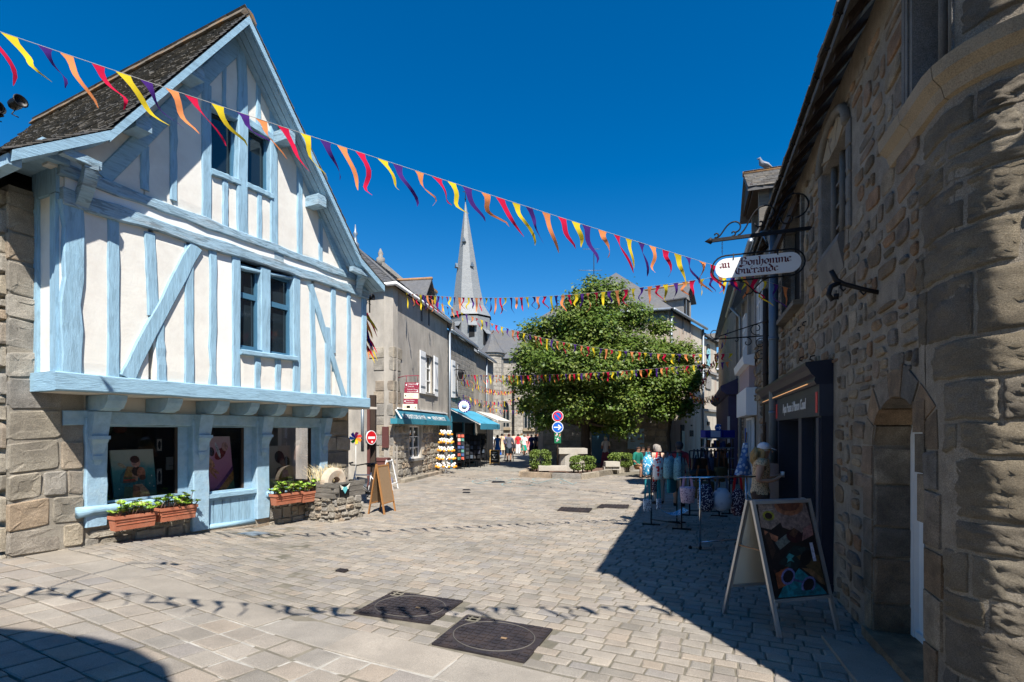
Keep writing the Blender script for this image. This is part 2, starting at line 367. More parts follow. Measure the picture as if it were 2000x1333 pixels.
def text(parent, s, f, u, z, d, size, m, name='lettering', align='LEFT', sx=1.0, shear=0.0, rot=0.0, th=.002):
    c = bpy.data.curves.new('t', 'FONT'); c.body = s; c.size = size; c.align_x = align; c.extrude = th; c.shear = shear; c.resolution_u = 2
    o = bpy.data.objects.new('t', c); COL.objects.link(o); dg = bpy.context.evaluated_depsgraph_get()
    me = bpy.data.meshes.new_from_object(o.evaluated_get(dg)); bpy.data.objects.remove(o); bpy.data.curves.remove(c)
    me.name = name; off = parent_loc(parent); cr, sr = cos(rot), sin(rot)
    for v in me.vertices:
        x, y = v.co.x * sx, v.co.y; v.co = f(u + x * cr - y * sr, z + x * sr + y * cr, d + v.co.z) - off
    me.materials.clear(); me.materials.append(m)
    o = bpy.data.objects.new(name, me); COL.objects.link(o); o.parent = parent; return o
# ================================================================ GROUND
E1 = V((.9, -.436, 0)).normalized(); E2 = V((.436, .9, 0)).normalized(); P0 = V((-5.96, 6.93, 0))
def ground_sheet():
    mb = MB(); xs = [-300, -80, -30] + [-15 + i * .75 for i in range(41)] + [30, 80, 300]; ys = [-60, -20, -6] + [-2 + i * .75 for i in range(66)] + [60, 100, 200, 600]
    n = len(xs); mb.add([V((x, y, gz(x, y))) for y in ys for x in xs], [(j * n + i, j * n + i + 1, (j + 1) * n + i + 1, (j + 1) * n + i) for j in range(len(ys) - 1) for i in range(n - 1)], 0, True)
    return mb.build('ground', M['joint'], kind='structure')
GROUND = ground_sheet()
def quad_world(pts): return [V(((x - 1000) / FP * (FP * H / (y - 842)), FP * H / (y - 842), 0)) for x, y in pts]
COVERS = {   # square iron covers let into the paving, as found on the ground plane
    'a': quad_world([(843, 1260.5), (911.5, 1205), (1079.5, 1232), (1025, 1297)]),
    'b': quad_world([(690, 1200), (768, 1158), (904.5, 1176.5), (841.5, 1221)]),
    'c': quad_world([(1088, 999), (1096, 992), (1157, 994.5), (1150, 1002)]),
    'd': quad_world([(1165, 993), (1174, 986.5), (1229, 987.5), (1226, 994)]),
    'e': quad_world([(655, 1117), (664, 1113), (681, 1115.5), (672, 1119.5)]),
    'g': quad_world([(463, 1051), (497, 1044), (528, 1045), (495, 1053)]),
}
def in_quad(p, q, e=.06):
    s = None
    for i in range(4):
        a, b = q[i], q[(i + 1) % 4]; d = (b - a).normalized(); n = V((d.y, -d.x, 0)); k = (p - a).dot(n)
        c = sum(q, V()) / 4; sg = (c - a).dot(n)
        if (k if sg > 0 else -k) < -e: return False
    return True
def paving():
    its = []
    rg = random.Random(5)
    def paver(c, w, l, h=.0, mi=0):
        if c.y < 2.2 or abs(c.x) > 1.12 * c.y + .6: return
        if c.x > 2.35 + .35 * c.y or c.x < -9.6 + .5 * c.y and c.y < 12.5: return
        if c.y > 13.5 and c.x < -7.3 + .18 * c.y: return
        if any(in_quad(c, q, .07) for q in COVERS.values()): return
        z0 = gz(c.x, c.y); r = rg.random(); hh = .012 + rg.uniform(-.004, .004) + h
        tx, ty = rg.uniform(-.012, .012), rg.uniform(-.012, .012)
        jit = [(rg.uniform(-.008, .008), rg.uniform(-.008, .008)) for _ in range(4)]
        def fn(mb):
            mb.cr = r; vs = []
            for k, (sc, zz) in enumerate(((1, -.02), (1, hh * .55), (0, hh))):
                for (a, b), (ja, jb) in zip(((-1, -1), (1, -1), (1, 1), (-1, 1)), jit):
                    x = a * (w / 2 - (0 if sc else .012)) + ja; y = b * (l / 2 - (0 if sc else .012)) + jb
                    p = c + E1 * x + E2 * y; vs.append(p + V((0, 0, gz(p.x, p.y) + zz + (tx * x + ty * y if k else 0))))
            mb.add(vs, [(0, 1, 5, 4), (1, 2, 6, 5), (2, 3, 7, 6), (3, 0, 4, 7), (4, 5, 9, 8), (5, 6, 10, 9), (6, 7, 11, 10), (7, 4, 8, 11), (8, 9, 10, 11)], mi)
        its.append((score(c + V((0, 0, z0)), w, l * H / c.length), fn))
    def row(v, l, w0, w1, g, mi=0, ur=(-14, 26), stag=0):
        u = ur[0] + stag * w0 + rg.uniform(0, .02)
        while u < ur[1]:
            w = rg.uniform(w0, w1); c = P0 + E1 * (u + w / 2) + E2 * (v + l / 2)
            if c.y < 24: paver(c, w - g, l - g, mi=mi)
            u += w
    v = 0
    row(-.46, .46, .85, 1.2, .014, 1)
    v = -.46
    k = 0
    while v > -4.4:
        l = rg.choice((.24, .26, .27)); v -= l; row(v, l, .25, .33, .02, 0, stag=.5 * (k % 2)); k += 1
    v = 0; k = 0
    while v < 17.2:
        l = rg.uniform(.12, .155) if v < 9 else rg.uniform(.2, .3)
        row(v, l, .16 if v < 9 else .26, .27 if v < 9 else .42, .016 if v < 9 else .014, 0, stag=.5 * (k % 2)); v += l; k += 1
    pieces(GROUND, 'paving_stone', its, [M['sett'], M['slab']])
paving()
mb = MB()   # smoother flagged street beyond the setts
mb.add([V((-12, 23.2, .008)), V((12, 23.2, .008)), V((14, 75, .008)), V((-10, 75, .008))], [(0, 1, 2, 3)])
mb.build('street', M['far_paving'], kind='structure')
def cover(q, name, label, cat, pads, ring=True, group=None):
    c = sum(q, V()) / 4; z = gz(c.x, c.y) + .018
    t = thing(name, label, cat, (c.x, c.y, z - .018), group)
    e = [(p - c) for p in q]
    def b(u, v, dz=0):   # bilinear in the quad
        return c + (e[0] * (1 - u) * (1 - v) + e[1] * (1 - u) * v + e[2] * u * v + e[3] * u * (1 - v)) + V((0, 0, z + dz))
    mb = MB(); mb.prism([b(0, 0, -.02), b(1, 0, -.02), b(1, 1, -.02), b(0, 1, -.02)], (0, 0, .02)); mb.build('plate', M['cast'], t)
    mb = MB(); n = pads
    for i in range(n):
        for j in range(n):
            u, v = (i + .5) / n, (j + .5) / n
            if abs(math.hypot(u - .5, v - .5) - .43) < .035 and ring: continue
            k = .37 / n
            mb.prism([b(u - k, v - k * .8, 0), b(u + k, v - k * .8, 0), b(u + k, v + k * .8, 0), b(u - k, v + k * .8, 0)], (0, 0, .007))
    mb.build('tread_pattern', M['cast'], t, kind='stuff')
    if ring:
        mb = MB(); mb.tube([b(.5 + .43 * cos(a * pi / 20), .5 + .43 * sin(a * pi / 20), .002) for a in range(40)], .006, 4, closed=True); mb.build('cover_rim', M['cast_rim'], t)
        mb = MB(); mb.prism([b(.6, .44, .006), b(.66, .44, .006), b(.66, .48, .006), b(.6, .48, .006)], (0, 0, .004)); mb.build('keyhole_plug', M['cork'], t)
        mb = MB(); mb.prism([b(.05, .8, .001), b(.2, .8, .001), b(.2, .96, .001), b(.05, .96, .001)], (0, 0, .006)); mb.build('corner_patch', M['joint'], t)
    return t
M['cast_rim'] = mat('cast_rim', (.1, .09, .08), .6, .2, 6, .2, 60)
cover(COVERS['a'], 'manhole_cover', 'dark square cast iron manhole cover with round rim, nearest the camera', 'manhole cover', 11)
cover(COVERS['b'], 'manhole_cover', 'dark square cast iron manhole cover crossed by bunting shadow, behind the nearest cover', 'manhole cover', 11)
cover(COVERS['c'], 'drain_cover', 'dark ribbed drain cover in the sunlit paving before the planted island', 'drain cover', 9, False)
cover(COVERS['d'], 'drain_cover', 'dark ribbed drain cover partly greyed beside the edge of the building shadow', 'drain cover', 9, False)
cover(COVERS['e'], 'valve_cover', 'tiny black iron valve cover in the middle of the sunlit setts', 'valve cover', 4, False)
mb = MB(); q = COVERS['g']; mb.prism([p + V((0, 0, gz(p.x, p.y) + .002)) for p in q], (0, 0, .012)); mb.build('steel_plate', M['zinc'], label='flat grey steel plate in the paving before the plank panel', cat='cover plate')
for x0, y0, x1, y1 in ((962, 941, 985, 944), (905, 957, 917, 959), (905, 962, 917, 964.5)):
    q = quad_world([(x0, y0), (x1, y0), (x1 + 2, y1), (x0 - 2, y1)])
    mb = MB(); mb.prism([p + V((0, 0, .01)) for p in q], (0, 0, .012)); mb.build('drain_slot', M['iron'], label={962: 'small dark drain slot beside the planted island kerb', 905: 'small dark slotted plate in the paving, the ' + ('farther' if y0 < 960 else 'nearer') + ' of two close together'}[x0], cat='drain', group='small drain slots' if x0 == 905 else None)
def chalk():
    mb = MB(); rg = random.Random(3); mm = M['chalk']
    def stroke(pts, w=.06):
        q = quad_world(pts)
        for a, b in zip(q, q[1:]):
            t = (b - a).normalized(); n = V((-t.y, t.x, 0)) * w / 2
            mb.add([a - n + V((0, 0, .022)), a + n + V((0, 0, .022)), b + n + V((0, 0, .022)), b - n + V((0, 0, .022))], [(0, 1, 2, 3)])
    for cx, cy, rx, ry in ((960, 942, 38, 5), (1010, 948, 30, 4), (1066, 938, 26, 4), (1110, 944, 16, 3), (985, 936, 16, 2.5)):
        stroke([(cx + rx * cos(a), cy + ry * sin(a)) for a in [i * .35 for i in range(14)]], .035)
    stroke([(932, 946), (955, 939), (990, 941), (1010, 936), (1050, 946), (1090, 934), (1120, 948)], .035)
    mb.build('chalk_drawing', mm, label='pale turquoise chalk loops drawn on the paving before the planted island', cat='chalk drawing')
M['chalk'] = mat('chalk', (.22, .33, .33), 1, .3, 20, 0)
chalk()

mb = MB(); q = quad_world([(300, 1228), (600, 1215), (1060, 1333), (430, 1345)]); n = 10      # pale repointed joints between the near setts
pt = lambda s, t: (q[0] * (1 - s) + q[1] * s) * (1 - t) + (q[3] * (1 - s) + q[2] * s) * t
mb.add([V((p.x, p.y, gz(p.x, p.y) + .005)) for p in [pt(i / n, j / n) for j in range(n + 1) for i in range(n + 1)]], [(j * (n + 1) + i, j * (n + 1) + i + 1, (j + 1) * (n + 1) + i + 1, (j + 1) * (n + 1) + i) for j in range(n) for i in range(n)])
M['pale_joint'] = mat('pale_joint', (.38, .355, .31), .95, .25, 8, .4, 60, stain=(.16, .145, .115), stain_scale=1.1, stain_amt=.9)
mb.build('paving_joints', M['pale_joint'], kind='structure')
# ================================================================ TIMBER FRAMED HOUSE
FL = Fr((-9.43 + .48 * 7.1, 7.1), (.4328, .9017), (.9017, -.4328))
DU = .6                                    # how far the upper floor oversails
house = thing('timber_framed_house', 'white plastered house with pale blue timber framing, slate roof and gallery windows below', 'house', FL(2, 0, 0))
uS, uL, uR = FL.U(10), FL.U(122, DU), FL.U(715, DU)
uE = FL.U(683)                             # end of the ground floor stonework
def timber(name, c, w, d0, d1, m, seed, par=None, wob=.006, n=7, label=None):
    """uneven beam along the centre line c[0]..c[1] in (u,z), widths w[0]..w[1]"""
    rg = random.Random(seed); (ua, za), (ub, zb) = c; L = math.hypot(ub - ua, zb - za); tu, tz = (ub - ua) / L, (zb - za) / L
    vs = []
    for i in range(n + 1):
        t = i / n; cu, cz = ua + (ub - ua) * t, za + (zb - za) * t; ww = (w[0] + (w[1] - w[0]) * t) / 2
        a, b = ww + rg.uniform(-wob, wob), ww + rg.uniform(-wob, wob); dd = d1 + rg.uniform(-.006, .006); ch = .014
        for s, d in ((-a, d0), (-a, dd - ch), (-a + ch, dd), (b - ch, dd), (b, dd - ch), (b, d0)):
            vs.append(FL(cu - tz * s, cz + tu * s, d))
    fs = []
    for i in range(n): fs += [(i * 6 + j, i * 6 + (j + 1) % 6, (i + 1) * 6 + (j + 1) % 6, (i + 1) * 6 + j) for j in range(6)]
    fs += [list(range(6)), [n * 6 + j for j in range(6)][::-1]]
    mb = MB(); mb.cr = rg.random(); mb.add(vs, fs); return mb.build(name, m, par or house, label=label)
def P(x, y, d=DU): return FL.px(x, y, d)
def tv(xl, xr, yt, yb, seed, name='post', d1=.035, m='blue', d=DU, wob=.006):
    xc = (xl + xr) / 2; u0, u1 = FL.U(xl, d), FL.U(xr, d)
    return timber(name, ((( u0 + u1) / 2, FL.Z(xc, yb, d)), ((u0 + u1) / 2, FL.Z(xc, yt, d))), (u1 - u0, u1 - u0), d - .1, d + d1, M[m], seed, wob=wob)
def tl(a, b, w0, w1, seed, name, d1=.035, m='blue_h', d=DU, wob=.006, n=9):
    return timber(name, (P(*a, d), P(*b, d)), (w0, w1), d - .1, d + d1, M[m], seed, wob=wob, n=n)
# --- roof section on the verge plane
DV = 1.05
prof = [P(25, 301, DV), P(216, 262, DV), P(487, 36, DV), P(706, 508, DV), P(752, 562, DV)]
def zroof(u):
    for (a, za), (b, zb) in zip(prof, prof[1:]):
        if a <= u <= b: return za + (zb - za) * (u - a) / (b - a)
    return prof[0][1] if u < prof[0][0] else prof[-1][1]
zb0 = FL.Z(600, 800, DU) ; ZJ0, ZJ1 = 2.37, 2.58          # jetty beam
ZB0, ZB1, ZC0, ZC1 = 4.73, 4.89, 5.07, 5.2                # two storey beams with a white band between
# plaster of the main storey, bay by bay
posts = [(118, 160), (208, 232), (284, 305), (359, 377), (407, 421), (452, 468.5), (571, 584), (605, 617), (645, 654), (677, 684), (705, 714.5)]
pu = [(FL.U(a, DU), FL.U(b, DU)) for a, b in posts]
def panel(uz, d=DU, seed=0, m='plaster', name='plaster_panel', t=.14):
    rg = random.Random(seed); mb = MB(); cu = sum(p[0] for p in uz) / len(uz); cz = sum(p[1] for p in uz) / len(uz); k = len(uz)
    bul = rg.uniform(.004, .014)
    inner = [(u + (cu - u) * .18, z + (cz - z) * .18) for u, z in uz]
    vs = [FL(u, z, d - t) for u, z in uz] + [FL(u, z, d) for u, z in uz] + [FL(u, z, d + bul) for u, z in inner]
    fs = [(i, (i + 1) % k, k + (i + 1) % k, k + i) for i in range(k)] + [(k + i, k + (i + 1) % k, 2 * k + (i + 1) % k, 2 * k + i) for i in range(k)] + [[2 * k + i for i in range(k)]]
    mb.add(vs, fs); mb.build(name, M[m], house)
zs0, zs1 = FL.Z(520, 690, DU), 4.76
for i in range(len(pu) - 1):
    a, b = pu[i][1] - .04, pu[i + 1][0] + .04
    if i == 5: panel([(a, ZJ1 - .05), (b, ZJ1 - .05), (b, zs0), (a, zs0)], seed=i)
    else: panel([(a, ZJ1 - .05), (b, ZJ1 - .05), (b, ZB0 + .1), (a, ZB0 + .1)], seed=i, m='plaster_white' if i == 4 else 'plaster')
panel([(uL + .02, ZB1 - .05), (uR, ZB1 + .03), (uR, ZC0 + .1), (uL + .02, ZC0 + .05)], DU + .015, 40, 'plaster_white')
# gable panels
gp = [(273, 290), (330, 345), (392, 411), (464, 479), (526, 541), (579, 589.5), (621, 629)]
gu = [(FL.U(a, DU), FL.U(b, DU)) for a, b in gp]
edges = [(uL - .25, uL - .1)] + gu + [(uR + .02, uR + .2)]
zw0 = FL.Z(433, 348, DU); zw1 = FL.Z(433, 212, DU); zx0 = FL.Z(500, 372, DU); zx1 = FL.Z(500, 246, DU)
for i in range(len(edges) - 1):
    a, b = edges[i][1] - .05, edges[i + 1][0] + .05; e = .06
    def top(u): return zroof(u) - e
    pts = [(a, ZC1 - .05), (b, ZC1 - .05), (b, top(b)), (a, top(a))]
    if i == 3: panel([(a, ZC1 - .05), (b, ZC1 - .05), (b, zw0), (a, zw0)], seed=60); panel([(a, zw1), (b, zw1), (b, top(b)), (a, top(a))], seed=61)
    elif i == 4:
        panel([(a, ZC1 - .05), (b, ZC1 - .05), (b, zx0), (a, zx0)], seed=62); panel([(a, zx1), (b, zx1), (b, top(b)), (prof[2][0], top(prof[2][0])), (a, top(a))] if a < prof[2][0] < b else [(a, zx1), (b, zx1), (b, top(b)), (a, top(a))], seed=63)
    else: panel([p for p in pts if p[1] > ZC1 - .06], seed=50 + i)
mb = MB(); mb.fprism(FL, [(uL, ZJ1), (uR, ZJ1), (uR, zroof(uR) - .1), prof[2][:1] + (prof[2][1] - .15,), (uL, zroof(uL) - .1)], .18, .3); mb.build('inner_wall', M['dark'], house)
# main storey timbers
tv(118, 160, 398, 742, 1, 'corner_post', .05, wob=.026); tv(208, 232, 425, 745, 2); tl((291, 455), (298, 618), .15, .15, 3, 'post', m='blue')
tl((309, 600), (316, 745), .12, .13, 4, 'post', m='blue'); tv(359, 377, 480, 750, 5); tv(407, 421, 485, 755, 6, wob=.02)
tv(452, 468.5, 500, 760, 7); tv(571, 585, 535, 775, 8); tl((608, 560), (613, 775), .13, .13, 9, 'post', m='blue')
tv(645, 654, 565, 690, 10); tv(634, 644, 640, 778, 11); tv(677, 684, 570, 780, 12); tv(705, 714.5, 560, 785, 13, 'corner_post')
tl((380, 482), (245, 738), .2, .2, 14, 'brace', .05, 'blue', wob=.014); tl((604, 556), (672, 780), .13, .12, 15, 'brace', .05, 'blue')
tv(496, 507.5, 690, 765, 16); tv(536, 547, 695, 768, 17); tv(508, 527, 525, 695, 18, 'mullion_post', .03)
timber('jetty_beam', ((uL - .1, (ZJ0 + ZJ1) / 2), (uR + .05, (ZJ0 + ZJ1) / 2)), (.23, .22), -.0, DU + .07, M['blue_h'], 19, n=16, wob=.01)
timber('storey_beam', ((uL - .02, (ZB0 + ZB1) / 2), (uR + .02, ZB0 + .17)), (.19, .18), DU - .15, DU + .07, M['blue_old'], 20, n=18, wob=.022)
timber('storey_beam', ((uL - .05, (ZC0 + ZC1) / 2), (uR + .02, ZC0 + .09)), (.17, .14), DU - .15, DU + .06, M['blue_old'], 21, n=18, wob=.018)
mb = MB(); u_, z_ = P(543, 508, DU); mb.fbox(FL, u_ - .1, u_ + .1, z_ - .12, z_ + .12, DU, DU + .03); mb.build('beam_end', M['blue_old'], house)
# gable timbers
tl((199, 347), (470, 80), .2, .22, 22, 'principal_rafter', .04, 'blue_h'); tl((484, 66), (672, 532), .2, .16, 23, 'principal_rafter', .04, 'blue_h')
tl((471, 80), (472, 470), .17, .2, 24, 'king_post', .05, 'blue', wob=.014); tv(433, 440.5, 128, 212, 25); tv(392, 411, 165, 432, 26)
tv(526, 541, 205, 490, 27); tv(330, 345, 225, 392, 28); tv(273, 290, 285, 372, 29); tv(579, 589.5, 300, 505, 30); tv(621, 629, 430, 520, 31)
tv(433, 444, 350, 445, 32); tv(500.5, 510, 375, 468, 33); tv(499, 508, 135, 248, 34)
tl((408, 203), (468, 232), .13, .13, 35, 'window_head', .045); tl((477, 236), (530, 269), .13, .13, 36, 'window_head', .045)
tl((410, 336), (466, 358), .1, .1, 37, 'window_sill', .06); tl((479, 362), (530, 385), .1, .1, 38, 'window_sill', .06)
# upper windows
def sash(xl, xr, yt, yb, rails, m='blue_dark', ds=-.09):
    xc = (xl + xr) / 2; u0, u1 = FL.U(xl, DU), FL.U(xr, DU); z0, z1 = FL.Z(xc, yb, DU), FL.Z(xc, yt, DU)
    d = DU + ds; w = .055; mb = MB()
    for a, b, p, q in ((u0, u0 + w, z0, z1), (u1 - w, u1, z0, z1), (u0 + w, u1 - w, z0, z0 + w), (u0 + w, u1 - w, z1 - w, z1)): mb.fbox(FL, a, b, p, q, d - .05, d + .02)
    fr = mb.build('window', M[m], house)
    for r in rails:
        mb = MB(); zz = z0 + (z1 - z0) * r; mb.fbox(FL, u0 + w, u1 - w, zz - .045, zz + .045, d - .05, d + .03); mb.build('glazing_bar', M[m], fr)
    mb = MB(); mb.fbox(FL, u0 + .02, u1 - .02, z0 + .02, z1 - .02, d - .03, d - .02); mb.build('pane', M['pane'], fr)
    mb = MB(); mb.fbox(FL, u0, u1, z0 - .05, z0, d - .02, DU + .045); mb.build('sill', M[m], fr)
    return fr
sash(411, 463, 212, 345, []); sash(479, 527, 246, 368, [])
sash(469, 509, 518, 682, [.63]); sash(527, 571, 540, 694, [.63])
tl((466, 688), (576, 702), .09, .09, 39, 'window_sill', .09)
tl((466, 522), (576, 545), .05, .05, 139, 'window_head', .02)
# left return of the oversailing storey
mb = MB(); mb.fbox(FL, uL - .02, uL + .1, ZJ1, ZC1, 0, DU - .03); mb.build('plaster_panel', M['plaster'], house)
for d0, d1, z0, z1, nm in ((-.02, .1, ZJ1, ZC1, 'post'), (.12, DU - .02, ZC1 - .35, ZC1, 'rail'), (DU - .17, DU - .03, ZJ1, ZC1 - .36, 'post')):
    mb = MB(); mb.fbox(FL, uL - .06, uL - .021, z0, z1, d0, d1); mb.build(nm, M['blue'], house)
mb = MB(); mb.fbox(FL, uL - .25, uL + .03, ZC1 - .02, ZC1 + .2, -.1, DU + .12); mb.build('wall_plate', M['blue_grey'], house)
# jetty underside: boards and joist ends
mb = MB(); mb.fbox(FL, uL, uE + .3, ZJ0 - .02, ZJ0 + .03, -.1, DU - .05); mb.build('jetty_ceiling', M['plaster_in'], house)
for i, (a, b) in enumerate(((209, 246), (324, 356), (423, 446), (487, 505.6), (541, 558), (608, 624), (665, 678))):
    u0, u1 = FL.U(a, .48), FL.U(b, .48); cu = (u0 + u1) / 2; w = (u1 - u0) / 2 * random.Random(i).uniform(.9, 1.05)
    pr = [(-.05, 2.14), (.3, 2.13), (.42, 2.17), (.5, 2.27), (.52, 2.345), (-.05, 2.345)]
    mb = MB(); mb.prism([FL(cu - w, z, d) for d, z in pr], FL.u * 2 * w); mb.build('joist_end', M['blue_grey'], house)
# ground floor: lintel, piers with corbels
ZL0, ZL1 = 1.93, 2.13
timber('lintel', ((FL.U(120), (ZL0 + ZL1) / 2), (FL.U(640), (ZL0 + ZL1) / 2)), (.2, .2), -.14, .05, M['blue_grey'], 70, n=14, wob=.008)
piers = ((162, 205, .5), (372, 404, .18), (497, 522, .2), (620, 636, .55))
for i, (a, b, zb) in enumerate(piers):
    u0, u1 = FL.U(a), FL.U(b); timber('pier', (((u0 + u1) / 2, zb), ((u0 + u1) / 2, ZL0 + .1)), (u1 - u0, u1 - u0), -.2, .075, M['blue_grey'], 80 + i, n=8, wob=.008)
    cu = (u0 + u1) / 2; w = min(.17, (u1 - u0) / 2 - .03); mb = MB()
    for z0, z1, k0, k1, dd0, dd1 in ((ZL0 + .02, 2.12, 1, 1, .2, .24), (1.78, ZL0 + .02, .95, 1, .16, .2), (1.73, 1.78, 1.05, 1.05, .2, .2), (1.67, 1.73, .9, .98, .15, .18), (1.5, 1.67, .6, .85, .1, .15), (1.44, 1.5, .66, .66, .12, .12), (1.3, 1.44, .2, .5, .06, .1)):
        mb.hexa([FL(cu - w * k0, z0, 0), FL(cu + w * k0, z0, 0), FL(cu + w * k0, z0, dd0), FL(cu - w * k0, z0, dd0), FL(cu - w * k1, z1, 0), FL(cu + w * k1, z1, 0), FL(cu + w * k1, z1, dd1), FL(cu - w * k1, z1, dd1)])
    mb.build('carved_corbel', M['blue_grey'], house)
# shop windows
wins = ((205, 372, FL.Z(256, 979), 'w1'), (404, 497, FL.Z(440, 962), 'w2'), (522, 620, FL.Z(560, 955), 'w3'))
for a, b, z0, k in wins:
    u0, u1 = FL.U(a), FL.U(b); mb = MB(); d = -.1; w = .05
    rw = .16 if k != 'w3' else .1
    for p, q, r, s in ((u0, u0 + w * .4, z0, ZL0), (u1 - rw, u1, z0, ZL0), (u0, u1 - rw, z0, z0 + w * .6), (u0, u1 - rw, ZL0 - w * .4, ZL0)): mb.fbox(FL, p, q, r, s, d - .05, d + .03)
    fr = mb.build('shop_window', M['blue_grey'], house)
    mb = MB(); mb.fbox(FL, u0 + .01, u1 - rw + .01, z0 + .01, ZL0 - .01, d - .012, d - .004); mb.build('pane', M['glass'], fr)
    mb = MB(); mb.fbox(FL, u1 - rw - .035, u1 - rw, z0 + .03, ZL0 - .02, d - .04, d + .02); mb.build('frame_strip', M['dark_wood'], fr)
def logsill(a, b, z, r, seed):
    rg = random.Random(seed); u0, u1 = FL.U(a, .1), FL.U(b, .1); mb = MB()
    mb.tube([FL(u0 + (u1 - u0) * i / 8, z + rg.uniform(-.008, .008), .06 + rg.uniform(-.008, .008)) for i in range(9)], [r * rg.uniform(.9, 1.08) for _ in range(9)], 10); mb.build('sill', M['blue_h'], house)
logsill(152, 372, wins[0][2] - .07, .075, 1); logsill(522, 634, wins[2][2] - .06, .06, 2)
mb = MB(); u0, u1 = FL.U(400), FL.U(498); zz = wins[1][2]; mb.fbox(FL, u0, u1, zz - .07, zz, -.1, .06); mb.build('sill', M['blue_h'], house)
mb = MB(); mb.fbox(FL, u0 + .03, u1, zz - .12, zz - .07, -.1, .03); mb.build('panel_rail', M['blue_h'], house)
for i in range(6):
    a = u0 + (u1 - u0) * i / 6; b = u0 + (u1 - u0) * (i + 1) / 6
    mb = MB(); mb.fbox(FL, a + .006, b - .006, .2, zz - .12, -.1, -.005); mb.build('plank', M['blue'], house)
mb = MB(); mb.fbox(FL, u0, u1, .2, zz - .1, -.14, -.1); mb.build('plank_backing', M['blue_dark'], house)
mb = MB(); mb.tube([FL(u0 + .02, .2, .0), FL(u1 - .02, .16, .0)], .045, 8); mb.build('bottom_rail', M['blue_h'], house)
# room behind the shop windows
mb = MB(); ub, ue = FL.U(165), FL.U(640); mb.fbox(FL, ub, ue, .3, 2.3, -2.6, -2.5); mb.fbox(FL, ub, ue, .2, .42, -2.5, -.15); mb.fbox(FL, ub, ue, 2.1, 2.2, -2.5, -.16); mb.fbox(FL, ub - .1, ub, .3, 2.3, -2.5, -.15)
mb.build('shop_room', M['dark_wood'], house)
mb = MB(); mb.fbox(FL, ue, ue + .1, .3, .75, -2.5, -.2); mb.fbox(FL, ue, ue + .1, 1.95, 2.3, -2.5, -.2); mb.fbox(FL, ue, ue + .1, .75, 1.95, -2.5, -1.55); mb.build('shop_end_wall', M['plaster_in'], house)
# stonework
core = M['mortar']; mb = MB(); uP1 = FL.U(163)
mb.fbox(FL, uS + .03, uP1, -.1, ZJ0 + .02, -.5, .014); mb.fbox(FL, uS + .03, uL + .05, ZJ0, 4.95, -.5, .014); mb.fbox(FL, uP1, FL.U(372), -.1, wins[0][2] - .1, -.4, -.008)
mb.fbox(FL, FL.U(372), FL.U(522), -.1, .17, -.4, .02); mb.fbox(FL, FL.U(522), uE, -.2, wins[2][2] - .09, -.4, -.008); mb.fbox(FL, FL.U(634), uE - .03, .4, ZJ0, -.4, -.008)
mb.fbox(FL, uS + .05, uS + .35, -.1, 4.95, -6, -.5)
mb.build('rubble_core', core, house)
cells = []
rg = random.Random(21); z = -.02
while z < 4.85:     # alternating quoins at the corner, coarse blocks beside them
    h = rg.uniform(.24, .42); h = min(h, 4.9 - z); ue_ = uP1 if z + h < 2.05 else (FL.U(122) if z < 2.3 else uL + .02)
    u = uS
    k = 0
    while u < ue_ - .05:
        w = rg.uniform(.35, .8) if k == 0 else rg.uniform(.22, .6); b = min(u + w, ue_)
        if ue_ - b < .15: b = ue_
        dz = rg.uniform(-.02, .02); q = rg.random()
        if k and q < .3 and b - u > .3: m_ = u + (b - u) * rg.uniform(.35, .65); zz_ = z + h * rg.uniform(.4, .6); cells += [(u + .006, m_ - .006, z + .006, zz_ - .006), (u + .006, m_ - .006, zz_ + .006, z + h - .006), (m_ + .006, b - .006, z + .006 + dz, z + h - .006 + dz)]
        else: cells.append((u + .006, b - .006, z + .006 + dz * .5, z + h - .006 + dz * .5))
        u = b; k += 1
    z += h
cells += rubble(uP1, FL.U(372), .0, wins[0][2] - .12, (.2, .5), (.11, .2), rg, gap=.02)
cells += rubble(FL.U(522), FL.U(640), -.1, wins[2][2] - .1, (.25, .5), (.13, .24), rg, gap=.02)
cells += [(FL.U(404 + 0), FL.U(497), -.1, .12), (FL.U(490), FL.U(526), -.1, .2), (FL.U(372), FL.U(403), -.05, .17)]
z = .5
while z < 2.1:
    h = rg.uniform(.22, .4); ue_ = uE - rg.uniform(0, .12); cells.append((FL.U(636), ue_ if rg.random() < .5 else FL.U(655), z + .01, z + h - .01))
    if cells[-1][1] < ue_ - .1: cells.append((cells[-1][1] + .02, ue_, z + .01, z + h - .01))
    z += h
stone_wall(house, FL, cells, [M['granite']], .035, 3, 'stone', rough=.045, sq=(.1, .28))
fs_ = Fr(FL(uS, 0, 0), -FL.n, -FL.u); cells = rubble(0, 6, 0, 4.9, (.35, .8), (.24, .4), rg, gap=.02)
stone_wall(house, fs_, cells, [M['granite']], .05, 4, 'side_stone', 40, sq=(.15, .3))
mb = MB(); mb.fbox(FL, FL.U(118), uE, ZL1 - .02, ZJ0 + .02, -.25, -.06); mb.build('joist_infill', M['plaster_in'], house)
mb = MB(); ub_ = uR - .05; mb.fbox(FL, ub_ - .15, ub_, ZJ1 - .1, 5.0, -5.8, DU - .05); mb.fbox(FL, uS + .1, ub_, 0, 5.0, -5.9, -5.8); mb.fbox(FL, uS + .3, ub_, ZJ0 + .0, ZJ0 + .12, -5.8, .2); mb.prism([FL(uS + .3, 4.9, -5.8), FL(ub_, 4.9, -5.8), FL(prof[2][0], prof[2][1] - .3, -5.8)], FL.n * .1); mb.fbox(FL, ue + .12, uE - .03, -.1, 2.3, -5.8, -1.7); mb.build('back_wall', M['render'], house)
